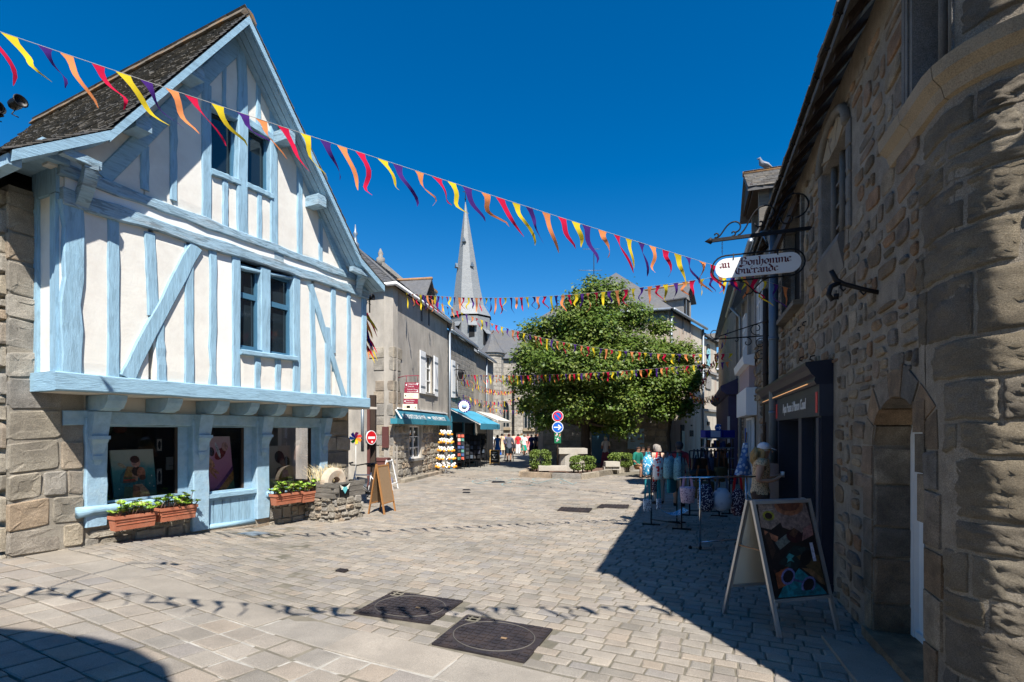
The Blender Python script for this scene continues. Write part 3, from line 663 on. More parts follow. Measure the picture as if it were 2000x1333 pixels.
# roof
DB = DV - 6.95
mb = MB()
up = [(u, z + .05) for u, z in prof]; dn = [(u, z - .03) for u, z in prof][::-1]
mb.prism([FL(u, z, DB) for u, z in up + dn], FL.n * (DV - .02 - DB)); roof = mb.build('roof', M['slate'], house)
def slates(par, fn, La, Lb, wa, lb, seed, mats, name='slate', th=.014, limit=300):
    rg = random.Random(seed); its = []; b = -.03; k = 0
    while b < Lb:
        a = -rg.uniform(0, wa)
        while a < La:
            w = wa * rg.uniform(.75, 1.25); a0, a1 = max(a, 0), min(a + w, La); a += w
            if a1 - a0 < .03: continue
            up_ = rg.uniform(0, .012); sk = rg.uniform(-.012, .012); t = th * rg.uniform(.7, 1.7)
            c = fn((a0 + a1) / 2, b, 0)
            def g(mb, a0=a0, a1=a1, b=b, up_=up_, sk=sk, t=t):
                l = lb * 1.5; e = .003
                v = [fn(a0 + e, b + sk, .012 + up_), fn(a1 - e, b - sk, .012 + up_), fn(a1 - e, b + l, .0), fn(a0 + e, b + l, .0), fn(a0 + e, b + sk, .012 + up_ + t), fn(a1 - e, b - sk, .012 + up_ + t), fn(a1 - e, b + l, .006), fn(a0 + e, b + l, .006)]
                mb.hexa(v)
            its.append((score(c, a1 - a0, lb), g))
        b += lb; k += 1
    pieces(par, name, its, mats, limit)
def slope(p, q, flip=False, back=6.95):   # p lower, q upper (u,z) on the verge plane
    L = math.hypot(q[0] - p[0], q[1] - p[1]); tu, tz = (q[0] - p[0]) / L, (q[1] - p[1]) / L; nu, nz_ = (-tz, tu) if not flip else (tz, -tu)
    return lambda a, b, h: FL(p[0] + tu * b + nu * (h + .05 / max(.3, abs(tu)) * abs(tu)), p[1] + tz * b + nz_ * (h + .05), DV - a), L
f1, L1 = slope(prof[1], prof[2]); f0, L0 = slope(prof[0], prof[1]); f2, L2 = slope(prof[3], prof[2], True); f3, L3 = slope(prof[4], prof[3], True)
slates(roof, f1, 6.95, L1, .17, .115, 1, [M['slate']], limit=240); slates(roof, f0, 6.95, L0 - .05, .17, .115, 2, [M['slate']], limit=60)
slates(roof, f2, 6.95, L2, .3, .2, 3, [M['slate']], 'far_slate', limit=0); slates(roof, f3, 6.95, L3, .3, .2, 4, [M['slate']], 'eaves_slate', limit=0)
rr = random.Random(8); its = []
for i in range(16):
    a = DV - i * .43
    def g(mb, a=a, i=i):
        pu_, pz = prof[2]; pts = [(pu_ - .15, pz + .0), (pu_ - .08, pz + .12), (pu_, pz + .155), (pu_ + .08, pz + .12), (pu_ + .15, pz + .0)]
        mb.prism([FL(u, z + .008 * (i % 2), a - .46) for u, z in pts], FL.n * .45)
    its.append((1, g))
pieces(roof, 'ridge_tile', its, [M['ridge_moss']] if 'ridge_moss' in M else [M['ridge']])
# verge boards, soffits, purlin ends, gable brackets
for (a, b) in ((0, 1), (1, 2), (2, 3), (3, 4)):
    p, q = prof[a], prof[b]; mb = MB(); hh = .17 if a in (1, 2) else .15
    e = .012 if a in (1, 3) else 0
    mb.prism([FL(p[0], p[1] - hh / 2 - e, DV - .05), FL(q[0], q[1] - hh / 2 - e, DV - .05), FL(q[0], q[1] + .05 - e, DV - .05), FL(p[0], p[1] + .05 - e, DV - .05)], FL.n * .045)
    mb.build('verge_board', M['blue_h'], house)
    for i in range(3):
        d0 = DU + .01 + i * .13; mb = MB(); mb.prism([FL(p[0], p[1] - .075, d0), FL(q[0], q[1] - .075, d0), FL(q[0], q[1] - .05, d0), FL(p[0], p[1] - .05, d0)], FL.n * .115); mb.build('soffit_board', M['blue_grey'], house)
for x, y in ((281, 240), (386, 140), (567, 266), (629, 392)):
    u, z = P(x, y, .95); mb = MB(); mb.fbox(FL, u - .1, u + .1, z - .1, z + .1, DU - .05, .96); mb.build('purlin_end', M['blue_old'], house)
for i, (xa, ya, xb, yb, cx) in enumerate(((118, 293, 195, 327, 178), (686, 525, 730, 543, 712))):
    mb = MB(); a, b = P(xa, ya, DV - .1), P(xb, yb, DV - .1); mb.beam(FL(a[0], a[1], DV - .1), FL(b[0], b[1], DV - .1), .1, .1); mb.build('eaves_arm', M['blue_old'], house)
    mb = MB(); top = P(cx, ya + 24 if i == 0 else 536, DV - .1); bot = P(155 if i == 0 else 699, 402 if i == 0 else 578, DU)
    pts = [FL(top[0] + (bot[0] - top[0]) * t, top[1] + (bot[1] - top[1]) * t, (DV - .1) + (DU - DV + .1) * t ** (1.6 if i == 0 else .6)) for t in [k / 6 for k in range(7)]]
    for k in range(6): mb.beam(pts[k], pts[k + 1] + (pts[k + 1] - pts[k]) * .04, .14, .13, (0, 0, 1))
    mb.build('bracket', M['blue_old'], house)
# eaves on the left side
mb = MB(); mb.fbox(FL, prof[0][0] - .02, prof[0][0] + .1, prof[0][1] - .1, prof[0][1] + .02, DB, DV - .06); mb.build('eaves_board', M['blue_grey'], house)
mb = MB(); c = FL(prof[0][0] + .3, prof[0][1] + .34, DV - 1.3); mb.fbox(FL, prof[0][0] + .12, prof[0][0] + .45, prof[0][1] + .3, prof[0][1] + .34, DV - 1.5, DV - 1.0); mb.build('roof_vent', M['zinc'], house)
# ================================================================ AT THE TIMBER HOUSE
def colmat(rgb): 
    k = 'c%02x%02x%02x' % tuple(int(v) for v in rgb)
    if k not in M: M[k] = flat(k, rgb, .75, 0, .2)
    return M[k]
def printmat(rgb):
    k = 'p%02x%02x%02x' % tuple(int(v) for v in rgb)
    if k not in M: M[k] = mat(k, lin(rgb), .45, .55, 26, 0, speck=.0, stain=lin([min(255, v * .55 + 12) for v in rgb]), stain_scale=15, stain_amt=.75, spec=.4)
    return M[k]
def picture(label, a, b, yt, yb, d0, lean, shapes, bg, grad, skew=0.0):
    """a stretched canvas leaning behind the glass; shapes: (rgb, [(x,y)..]) on the unit square, y up"""
    xc = (a + b) / 2; u0, u1 = FL.U(a, d0), FL.U(b, d0); z0, z1 = FL.Z(xc, yb, d0), FL.Z(xc, yt, d0)
    t = thing('painting', label, 'painting', FL((u0 + u1) / 2, z0, d0))
    f = lambda x, y, d=0: FL(u0 + (u1 - u0) * (x + skew * (1 - y)), z0 + (z1 - z0) * y, d0 - lean * y + d)
    mb = MB(); mb.hexa([f(0, 0, -.03), f(1, 0, -.03), f(1, 0, 0), f(0, 0, 0), f(0, 1, -.03), f(1, 1, -.03), f(1, 1, 0), f(0, 1, 0)])
    m, N, L, B = new_mat('canvas'); g = N.new('ShaderNodeNewGeometry'); sx = N.new('ShaderNodeSeparateXYZ'); L.new(g.outputs['Position'], sx.inputs[0])
    nz = N.new('ShaderNodeTexNoise'); nz.inputs['Scale'].default_value = 9; nz.inputs['Detail'].default_value = 5
    mr = N.new('ShaderNodeMapRange'); mr.inputs[1].default_value = z0; mr.inputs[2].default_value = z1; L.new(sx.outputs['Z'], mr.inputs[0])
    ad = N.new('ShaderNodeMath'); ad.operation = 'MULTIPLY_ADD'; ad.inputs[1].default_value = .35; L.new(g.outputs['Position'], nz.inputs['Vector']); L.new(nz.outputs['Fac'], ad.inputs[0])
    sb = N.new('ShaderNodeMath'); sb.operation = 'SUBTRACT'; sb.inputs[1].default_value = .175; L.new(mr.outputs[0], sb.inputs[0]); L.new(sb.outputs[0], ad.inputs[2])
    r = ramp(N, [(p, lin(c)) for p, c in grad]); L.new(ad.outputs[0], r.inputs['Fac']); L.new(r.outputs['Color'], B.inputs['Base Color']); B.inputs['Roughness'].default_value = .6
    mb.build('canvas', m, t)
    cols = []; mb = MB()
    for k, (rgb, pts) in enumerate(shapes):
        if rgb not in cols: cols.append(rgb)
        mb.add([f(x, y, .004 + .0006 * k) for x, y in pts], [list(range(len(pts)))], cols.index(rgb))
    if shapes: mb.build('painted_figures', [printmat(c) for c in cols], t)
    return t
def ell(cx, cy, rx, ry, n=12, rot=0): return [(cx + rx * cos(a) * cos(rot) - ry * sin(a) * sin(rot), cy + rx * cos(a) * sin(rot) + ry * sin(a) * cos(rot)) for a in [2 * pi * i / n for i in range(n)]]
S1 = [((40, 110, 120), ell(.45, .45, .3, .22)), ((70, 95, 75), [(.18, .02), (.48, .02), (.5, .3), (.25, .34)]), ((196, 150, 120), [(.5, .02), (.86, .02), (.8, .22), (.66, .36), (.5, .36)]), ((150, 95, 70), [(.4, .05), (.58, .02), (.6, .3), (.45, .36)]),
      ((120, 84, 66), [(.22, .4), (.52, .4), (.55, .52), (.24, .52)]), ((165, 128, 66), [(.25, .52), (.48, .5), (.5, .68), (.34, .7)]), ((214, 160, 130), [(.44, .46), (.56, .42), (.58, .6), (.46, .66)]),
      ((60, 40, 32), ell(.56, .6, .12, .09)), ((196, 130, 100), ell(.66, .56, .1, .12)), ((90, 50, 38), ell(.68, .48, .08, .05)), ((222, 165, 135), ell(.55, .77, .11, .1)), ((96, 58, 40), ell(.53, .82, .11, .07)), ((200, 180, 140), ell(.22, .72, .1, .035, 10, -.4)),
      ((235, 235, 225), ell(.9, .5, .012, .012, 6)), ((235, 235, 225), ell(.84, .36, .012, .012, 6)), ((235, 235, 225), ell(.12, .3, .012, .012, 6)), ((235, 235, 225), ell(.93, .3, .012, .012, 6)), ((200, 60, 45), [(.24, .44), (.5, .44), (.5, .46), (.24, .46)]), ((60, 110, 70), [(.24, .47), (.5, .47), (.5, .49), (.24, .49)])]
picture('canvas of a child on a man\'s shoulders over teal, in the leftmost shop window', 219, 303, 879, 985, -.22, .06, S1, None, [(0, (12, 40, 50)), (.35, (20, 110, 120)), (.6, (70, 150, 150)), (.8, (190, 195, 165)), (1, (205, 205, 175))], .06)
S2 = [((222, 160, 120), ell(.2, .58, .2, .07, 12, -.5)), ((205, 140, 105), ell(.32, .42, .2, .035, 10, -.35)), ((205, 140, 105), ell(.28, .36, .16, .03, 10, -.6)), ((80, 45, 40), ell(.3, .74, .1, .08)), ((150, 50, 50), ell(.6, .7, .22, .09, 12, .3)), ((230, 225, 220), ell(.52, .76, .05, .16, 10, .5)), ((225, 170, 150), ell(.78, .82, .12, .08)),
      ((110, 60, 120), [(.0, .02), (.3, .1), (.62, .26), (1, .48), (1, .4), (.6, .17), (.3, .02)]), ((170, 120, 60), [(.3, .02), (.6, .17), (1, .4), (1, .24), (.6, .02)]), ((60, 100, 70), [(.6, .02), (1, .24), (1, .02)])]
picture('pink canvas with a floating figure, in the middle shop window', 396, 452, 853, 966, -.2, .05, S2, None, [(0, (120, 70, 110)), (.35, (205, 130, 165)), (.7, (225, 160, 180)), (1, (235, 205, 190))], .12)
S3 = [((60, 34, 28), [(.28, .02), (.75, .02), (.78, .3), (.62, .5), (.4, .48), (.25, .3)]), ((110, 66, 50), [(.3, .2), (.42, .2), (.46, .44), (.34, .46)]), ((20, 16, 16), ell(.5, .72, .2, .16)), ((96, 56, 44), ell(.6, .6, .1, .1)), ((20, 16, 16), ell(.78, .6, .12, .14)), ((140, 100, 150), [(.48, .22), (.82, .24), (.78, .4), (.6, .42)]), ((190, 160, 70), [(.4, .02), (.72, .02), (.7, .12), (.42, .14)]), ((120, 72, 54), [(.62, .4), (.72, .42), (.7, .56), (.62, .56)])]
picture('pale grey canvas of a dark haired woman, in the rightmost shop window', 522, 570, 871, 952, -.22, .05, S3, None, [(0, (140, 128, 112)), (.5, (178, 165, 145)), (1, (200, 188, 165))], .1)
picture('dim dark canvas hung high at the back of the gallery room', 190, 262, 820, 852, -1.9, 0, [((120, 60, 50), ell(.6, .4, .2, .25)), ((90, 110, 90), ell(.3, .4, .1, .3))], None, [(0, (30, 26, 24)), (1, (52, 48, 40))])
for i, (yt, yb) in enumerate(((855, 884), (912, 950))):
    picture(('upper' if i == 0 else 'lower') + ' of two small framed sketches behind the leftmost shop window', 304, 318, yt, yb, -.75, 0, [((200, 190, 175), [(.15, .1), (.85, .1), (.85, .9), (.15, .9)]), ((50, 45, 45), ell(.5, .5, .2, .3))], None, [(0, (40, 36, 34)), (1, (40, 36, 34))])
picture('cream card on a thin display stand in the leftmost shop window', 326, 344, 893, 918, -.6, 0, [((120, 120, 110), [(.2, .3), (.8, .3), (.8, .36), (.2, .36)])], None, [(0, (150, 145, 135)), (1, (165, 160, 150))])

def rosette(mb, c, r, rg, n=9):
    ax = V((rg.uniform(-.5, .5), rg.uniform(-.5, .5), 1)).normalized(); q = ax.to_track_quat('Z', 'Y')
    for i in range(n):
        a = 2 * pi * i / n * 1.618 + rg.uniform(0, .3); k = r * (1 - .45 * i / n); up = .25 + .9 * i / n
        d = q @ V((cos(a), sin(a), 0)); s = q @ V((-sin(a), cos(a), 0)); z = ax
        mb.cr = rg.random()
        mb.add([c, c + d * k * .6 + s * k * .32 + z * k * up * .5, c + d * k + z * k * up * .75, c + d * k * .6 - s * k * .32 + z * k * up * .5], [(0, 1, 2, 3)])
M['succulent'] = mat('succulent', (.2, .36, .04), .45, .15, 8, 0, tints=[(.1, .22, .02), (.2, .34, .03), (.3, .46, .05), (.26, .38, .06), (.2, .13, .06)], spec=.4)
M['stem'] = mat('stem', (.16, .1, .075), .9, .2, 10, .3, 40)
def flower_box(label, xa, xb, yt, d, seed, dens=1.0, tilt=0.0):
    rg = random.Random(seed); u0, u1 = FL.U(xa, d), FL.U(xb, d); z1 = FL.Z((xa + xb) / 2, yt, d); hgt = .21
    t = thing('flower_box', label, 'flower box', FL((u0 + u1) / 2, z1 - hgt, d), 'terracotta flower boxes below the gallery windows')
    zz = lambda u: tilt * (u - (u0 + u1) / 2)
    mb = MB(); w = .09; e = .03
    def ringpts(k, z, ee): return [FL(u0 + ee, z + zz(u0), d - w + k), FL(u1 - ee, z + zz(u1), d - w + k), FL(u1 - ee, z + zz(u1), d + w - k), FL(u0 + ee, z + zz(u0), d + w - k)]
    rings = [ringpts(.025, z1 - hgt, .03), ringpts(.008, z1 - .045, .012), ringpts(-.006, z1 - .045, 0), ringpts(-.006, z1, 0), ringpts(.014, z1, .02), ringpts(.016, z1 - .03, .022)]
    vs = sum(rings, []); fs = [(i * 4 + j, i * 4 + (j + 1) % 4, (i + 1) * 4 + (j + 1) % 4, (i + 1) * 4 + j) for i in range(5) for j in range(4)] + [(3, 2, 1, 0), (20, 21, 22, 23)]
    mb.add(vs, fs); mb.build('box', M['terracotta'], t)
    mb = MB()
    for k in range(2): mb.fbox(FL, u0 + .03, u1 - .03, z1 - .085 - k * .045, z1 - .075 - k * .045, d + w - .03, d + w - .004 - k * .006)
    mb.build('moulded_band', M['terracotta'], t)
    mb = MB(); n = int((u1 - u0) / .0125 * dens); st = MB()
    for i in range(n):
        u = rg.uniform(u0 + .02, u1 - .02); dd = d + rg.uniform(-.07, .08); hh = rg.uniform(.03, .17) * (1.25 if rg.random() < .35 else .8); lean = rg.uniform(-.05, .05)
        c = FL(u + lean, z1 + zz(u) + hh, dd + rg.uniform(-.03, .05))
        st.tube([FL(u, z1 - .02 + zz(u), dd), c], .0055, 4)
        rosette(mb, c, rg.uniform(.045, .078), rg, 12)
    st.build('stems', M['stem'], t, kind='stuff'); mb.build('leaves', M['succulent'], t, kind='stuff')
    mb = MB()
    for i in range(3):
        u = u0 + (u1 - u0) * (.2 + .3 * i); mb.tube([FL(u - .03, z1 - hgt - .03, d + .05), FL(u, z1 - hgt - .0, d + .07), FL(u + .03, z1 - hgt - .03, d + .05)], .006, 4)
    mb.build('wire_bracket', M['iron'], t)
flower_box('leftmost terracotta flower box of succulents, against the stone base', 216, 301, 1004, .27, 1, 1.0)
flower_box('second terracotta flower box from the left, streaked and crowded with succulents', 306, 380, 989, .27, 2, 1.0)
flower_box('terracotta flower box of dense succulents left of the wooden planter, the longer of two', 532, 586, 963, .27, 3, 1.5)
flower_box('short terracotta flower box touching the weathered wooden planter', 586, 629, 959, .27, 4, 1.6)

# planter of stone and old planks with grindstone and dry grass
def up_(px, py):   # ground point -> facade coordinates
    p = quad_world([(px, py)])[0] - FL.o; return p.dot(FL.u), p.dot(FL.n)
pu0, pd1 = 3.9, .88; pu1, pd0 = 4.72, .06
pl = thing('stone_planter', 'low rubble stone planter topped with grey weathered planks beside the house corner', 'planter', FL((pu0 + pu1) / 2, 0, .4))
mb = MB(); mb.fbox(FL, pu0 + .03, pu1 - .03, -.1, .47, pd0, pd1 - .03); mb.build('rubble_core', M['mortar'], pl)
rg = random.Random(9); fa = FL.sub(0, pd1 - .03); fb = Fr(FL(pu0 + .03, 0, 0), FL.n, -FL.u)
stone_wall(pl, fa, rubble(pu0, pu1, -.05, .5, (.16, .34), (.1, .2), rg, gap=.015), [M['granite']], .05, 6)
stone_wall(pl, fb, rubble(pd0, pd1, -.05, .5, (.16, .34), (.1, .2), rg, gap=.015), [M['granite']], .05, 7)
for i in range(3):
    z0 = .49 + i * .105
    for k, (f, a, b) in enumerate(((FL.sub(0, pd1 - .04), pu0 - .03 + .04 * (i % 2), pu1 + .06 - .05 * (i % 2)), (Fr(FL(pu0 + .02, 0, 0), FL.n, -FL.u), .15, pd1 + .04 - .05 * ((i + 1) % 2)))):
        mb = MB(); mb.cr = rg.random(); mb.fbox(f, a, b, z0 + .004, z0 + .1, -.04 if k == 0 else -.045, .03 + rg.uniform(-.008, .008)); mb.build('plank', M['old_wood'], pl)
mb = MB(); mb.fbox(FL, pu0 + .07, pu1 - .03, .5, .72, pd0 + .1, pd1 - .09); mb.build('soil', M['stem'], pl)
pq = thing('winged_heart_plaque', 'black plaque with a turquoise winged heart on the weathered planter', 'plaque', FL(4.1, .55, pd1))
f = FL.sub(4.02, pd1 + .005); mb = MB(); mb.fbox(f, 0, .26, .52, .76, 0, .015); mb.build('plate', M['black'], pq)
mb = MB(); h_ = [(.13, .57), (.19, .65), (.19, .69), (.16, .71), (.13, .685), (.1, .71), (.07, .69), (.07, .65)]; mb.fprism(f, h_, .016, .03); mb.build('heart', colmat((110, 190, 195)), pq)
for s in (-1, 1):
    mb = MB()
    for k in range(4): mb.fprism(f, [(.13 + s * .05, .66 + k * .012), (.13 + s * (.1 + .012 * k), .66 + k * .03), (.13 + s * (.11 + .012 * k), .675 + k * .03), (.13 + s * .05, .675 + k * .012)], .017, .024)
    mb.build('wing', colmat((240, 236, 220)), pq)
gs = thing('grindstone', 'pale round grindstone half sunk in the plank planter', 'grindstone', FL(4.12, .72, .55))
mb = MB(); c = FL(4.2, .78, .55); n = 28; ax = FL.n; vs = []; ro, ri, th = .31, .12, .09
for j in range(n):
    a = 2 * pi * j / n; e = FL.u * cos(a) + V((0, 0, 1)) * sin(a)
    vs += [c + e * ro - ax * th * .6, c + e * ro + ax * th * .6, c + e * (ro * .8) + ax * th, c + e * ri + ax * th * .8, c + e * ri - ax * th]
mb.add(vs, [(j * 5 + k, j * 5 + (k + 1) % 5, ((j + 1) % n) * 5 + (k + 1) % 5, ((j + 1) % n) * 5 + k) for j in range(n) for k in range(5)])
M['grind'] = mat('grind', (.52, .44, .34), .9, .15, 8, .5, 40, stain=(.45, .24, .1), stain_scale=5, stain_amt=.5)
mb.build('stone_ring', M['grind'], gs)
dg_ = MB(); rg = random.Random(4)
for i in range(260):
    u = rg.uniform(3.98, 4.66); d = rg.uniform(.12, .42); h_ = rg.uniform(.2, .52); a = FL(u, .7, d); ln = V((rg.uniform(-.2, .2) - .1, rg.uniform(-.1, .1), 0)) * (h_ / .35); s = V((.0045, .002, 0))
    b = a + V((0, 0, h_ * .65)) + ln * .35; t = a + V((0, 0, h_ * .95)) + ln
    dg_.cr = rg.random(); dg_.add([a - s, a + s, b + s, b - s, t], [(0, 1, 2, 3), (3, 2, 4)])
M['straw'] = mat('straw', (.5, .4, .24), .9, .2, 10, 0, tints=[(.36, .28, .14), (.55, .44, .26), (.62, .54, .36)])
dg_.build('dry_grass', M['straw'], label='tuft of pale dry feathery grass growing in the plank planter', cat='dry grass')
# ================================================================ STONE HOUSE ON THE RIGHT
CW = 1.6
RD, RN = V((.35, 1, 0)).normalized(), V((-1, .35, 0)).normalized()
RO = V((CW + .35 * 3.3, 3.3, 0)); RC = .4
FR = Fr(RO, RD, RN)
def fcurve(u, z, d=0.0):
    if u >= 0: return FR(u, z, d)
    th = -u / RC
    return RO - RN * RC + (RN * cos(th) - RD * sin(th)) * (RC + d) + V((0, 0, z))
U, Z = FR.U, FR.Z
EZ, OH = 5.33, .3                       # eaves height and overhang
UEND = U(1506)
sh = thing('stone_house', 'shaded rubble stone house with a rounded sunlit corner along the right edge', 'house', FR(2, 0, 0))
dU0, dU1, dZS, dZT = U(1807), U(1705), 1.72, 2.12        # arched doorway
W1 = (-.14, .36, 4.16, 5.3); W2 = (U(1657), U(1608), 3.95, 4.95); W3 = (U(1568) , U(1532), 3.72, 5.2)
SF = (U(1628), U(1506), 0, 2.6)
def in_door(u, z, e=0.0):
    cu, r = (dU0 + dU1) / 2, (dU1 - dU0) / 2
    if not dU0 - e < u < dU1 + e: return False
    k = (u - cu) / (r + e); return z < dZS + (dZT + e - dZS) * sqrt(max(0, 1 - k * k))
def hole(c, e=.0):
    for w in (W1, W2, W3):
        if c[1] > w[0] - e and c[0] < w[1] + e and c[3] > w[2] - e and c[2] < w[3] + e: return True
    if c[1] > SF[0] and c[0] < SF[1] + 9 and c[2] < SF[3]: return True
    return any(in_door(u, z, .17) for u in (c[0], (c[0] + c[1]) / 2, c[1]) for z in (c[2], c[3]))
# mortar face as a fine grid with the openings left out
def core():
    mb = MB(); us = sorted(set([-1.5 + .1 * i for i in range(16)] + [i * .1 for i in range(0, 78)] + [W1[0], W1[1], W2[0], W2[1], W3[0], W3[1], SF[0], dU0, dU1] + [dU0 + (dU1 - dU0) * i / 12 for i in range(13)]))
    us = [u for u in us if u <= UEND + .05]
    for a, b in zip(us, us[1:]):
        if b - a < 1e-4: continue
        m = (a + b) / 2; cuts = [(-.1, EZ + .25)]
        for w in (W1, W2, W3, SF):
            if w[0] - 1e-6 < m < w[1] + 1e-6:
                cuts = [q for p in cuts for q in ((p[0], min(p[1], w[2])), (max(p[0], w[3]), p[1])) if q[1] - q[0] > .01]
        for p, q in cuts:
            pa = pb = p
            if dU0 < m < dU1 and p < 1:
                cu, r = (dU0 + dU1) / 2, (dU1 - dU0) / 2; g = lambda u: dZS + (dZT - dZS) * sqrt(max(0, 1 - ((u - cu) / r) ** 2)); pa, pb = g(a), g(b)
            k = 8; lv = [i / k for i in range(k + 1)]
            P_ = lambda u, z: fcurve(u, z, .012 * noise.noise(V((u * 3, z * 3, 1.3))))
            for l0, l1 in zip(lv, lv[1:]):
                mb.add([P_(a, pa + (q - pa) * l0), P_(b, pb + (q - pb) * l0), P_(b, pb + (q - pb) * l1), P_(a, pa + (q - pa) * l1)], [(0, 1, 2, 3)], 0)
    return mb
core().build('mortar_face', M['mortar2'], sh)
for w in (W1, W2, W3):      # reveals and closed backs
    mb = MB()
    dp = -.16
    n = 5
    for i in range(n):
        a, b = w[0] + (w[1] - w[0]) * i / n, w[0] + (w[1] - w[0]) * (i + 1) / n
        mb.add([fcurve(a, w[2], dp), fcurve(b, w[2], dp), fcurve(b, w[3], dp), fcurve(a, w[3], dp)], [(0, 1, 2, 3)], 1 if w is W3 else 0)
        mb.add([fcurve(a, w[2], dp), fcurve(b, w[2], dp), fcurve(b, w[2], 0.02), fcurve(a, w[2], 0.02)], [(0, 1, 2, 3)], 0); mb.add([fcurve(a, w[3], dp), fcurve(b, w[3], dp), fcurve(b, w[3], 0.02), fcurve(a, w[3], 0.02)], [(0, 1, 2, 3)], 0)
    for u in (w[0], w[1]): mb.add([fcurve(u, w[2], dp), fcurve(u, w[3], dp), fcurve(u, w[3], .02), fcurve(u, w[2], .02)], [(0, 1, 2, 3)], 0)
    mb.build('window_recess', [M['granite'], M['dark']], sh)
# rubble stones
rg = random.Random(31); cells = rubble(.28, UEND, .0, EZ - .02, (.16, .5), (.13, .26), rg, hole=lambda c: hole(c, .06) or (c[0] < 1.0 and 3.9 < (c[2] + c[3]) / 2 < 4.2), gap=.03, split=.36)
stone_wall(sh, fcurve, [c for c in cells if rg.random() < .97], [M['granite2']], .02, 11, rough=.22, sq=(.35, .75))
cells = []; z = -.05     # coarse blocks round the corner
while z < EZ - .05:
    h = rg.uniform(.14, .42); h = min(h, EZ - z)
    if not 3.85 < z + h / 2 < 4.25:
        u = -1.5 + rg.uniform(0, .3)
        while u < .26:
            w = rg.uniform(.25, .7); b = min(u + w, rg.uniform(.2, .36) if z > 2.1 else dU0 - .27); c = (u + .006, b - .006, z + .006, z + h - .006)
            if b - u > .1 and (z <= 2.1 or not hole(c, .03)): cells.append(c)
            u += w
    z += h
M['granite_corner'] = mat('granite_corner', (.3, .27, .22), .9, .25, 3, 1.0, 55, (1, 1, 1.5), tints=[(.32, .265, .19), (.38, .315, .225), (.28, .24, .19), (.42, .36, .27)], speck=.3, bdist=.03, stain=(.16, .14, .11), stain_scale=2, stain_amt=.5, grit=.9)
def corner_block(mb, c, rg):
    S_ = [0, .025, .06] + [.06 + .88 * q / 17 for q in range(1, 17)] + [.94, .975, 1]; T_ = [0, .04, .1] + [.1 + .8 * q / 11 for q in range(1, 11)] + [.9, .96, 1]; n, k = len(S_), len(T_); vs = []
    for j, t in enumerate(T_):
        for i, s in enumerate(S_):
            u, z = c[0] + (c[1] - c[0]) * s, c[2] + (c[3] - c[2]) * t
            e = min(i, n - 1 - i, j, k - 1 - j); b = (-.012, .007, .011, .012)[min(e, 3)]
            vs.append(fcurve(u + .008 * noise.noise(V((z * 9, 4, u))), z + .012 * noise.noise(V((u * 7, 8, c[2]))), b + (0 if e == 0 else (.011 * noise.noise(V((u * 9, z * 14, c[2] * 7))) + .011 * (abs(noise.noise(V((u * 7, z * 26, c[2] * 3)))) - .2) + .012 * noise.noise(V((u * 20, z * 30, 3))) + .008 * noise.noise(V((u * 45, z * 50, 7))) - (.016 if noise.noise(V((u * 3, z * 11, 9))) > .42 else 0)))))
    mb.add(vs, [(j * n + i, j * n + i + 1, (j + 1) * n + i + 1, (j + 1) * n + i) for j in range(k - 1) for i in range(n - 1)], 0, True)
its = []
for i, c in enumerate(cells): its.append((score(fcurve((c[0] + c[1]) / 2, (c[2] + c[3]) / 2), c[1] - c[0], c[3] - c[2]), lambda mb, c=c: corner_block(mb, c, rg)))
pieces(sh, 'corner_stone', its, [M['granite_corner']])
mb = MB()      # rest of the building: end wall behind the corner and back
p_end = fcurve(-.78, 0, 0)
mb.prism([p_end, p_end + V((6, -1.2, 0)), FR(UEND, 0, -5), FR(UEND, 0, -.3), FR(SF[0], 0, -.3), FR(dU1 + .3, 0, -.45), FR(.3, 0, -.45)], (0, 0, EZ)); mb.build('house_body', M['mortar2'], sh)
mb = MB(); mb.prism([V((2.6, 1.7, -.1)), V((3.0, 1.55, -.1)), V((3.08, 1.86, -.1)), V((2.68, 1.93, -.1))], (0, 0, 7.2)); mb.build('gable_end_wall', M['granite_corner'], sh)  # unseen wall added beside the corner to shape the shadow on the paving
# moulded string course and window dressings
def sweep(name, us, sect, m):
    mb = MB(); k = len(sect); vs = []
    for u in us: vs += [fcurve(u, z, d) for z, d in sect]
    fs = [(i * k + j, i * k + (j + 1) % k, (i + 1) * k + (j + 1) % k, (i + 1) * k + j) for i in range(len(us) - 1) for j in range(k)] + [list(range(k)), [(len(us) - 1) * k + j for j in range(k)]]
    mb.add(vs, fs); return mb.build(name, m, sh)
M['warm_stone'] = mat('warm_stone', (.3, .24, .165), .9, .2, 4, .6, 30, speck=.25, bdist=.012, stain=(.24, .19, .13), stain_scale=2, stain_amt=.6)
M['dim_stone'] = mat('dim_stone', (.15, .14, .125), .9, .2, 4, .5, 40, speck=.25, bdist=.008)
M['pale_stone'] = mat('pale_stone', (.25, .24, .225), .9, .2, 4, .5, 40, speck=.25, bdist=.008)
ST = [(3.9, -.05), (3.93, .03), (4.0, .05), (4.05, .1), (4.13, .11), (4.17, .03), (4.17, -.05)]
for a, b in ((.78, .36), (.355, -.1), (-.105, -.6), (-.605, -1.4)): sweep('string_course', [a + (b - a) * i / 6 for i in range(7)], ST, M['warm_stone'])
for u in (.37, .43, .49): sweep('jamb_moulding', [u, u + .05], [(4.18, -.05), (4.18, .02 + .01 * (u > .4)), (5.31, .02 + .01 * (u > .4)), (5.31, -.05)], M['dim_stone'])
for i, u in enumerate((.06, .2)):
    mb = MB(); mb.tube([fcurve(u, 4.17, -.1), fcurve(u, 5.3, -.1)], .03, 8); mb.build('mullion', M['dim_stone'], sh)
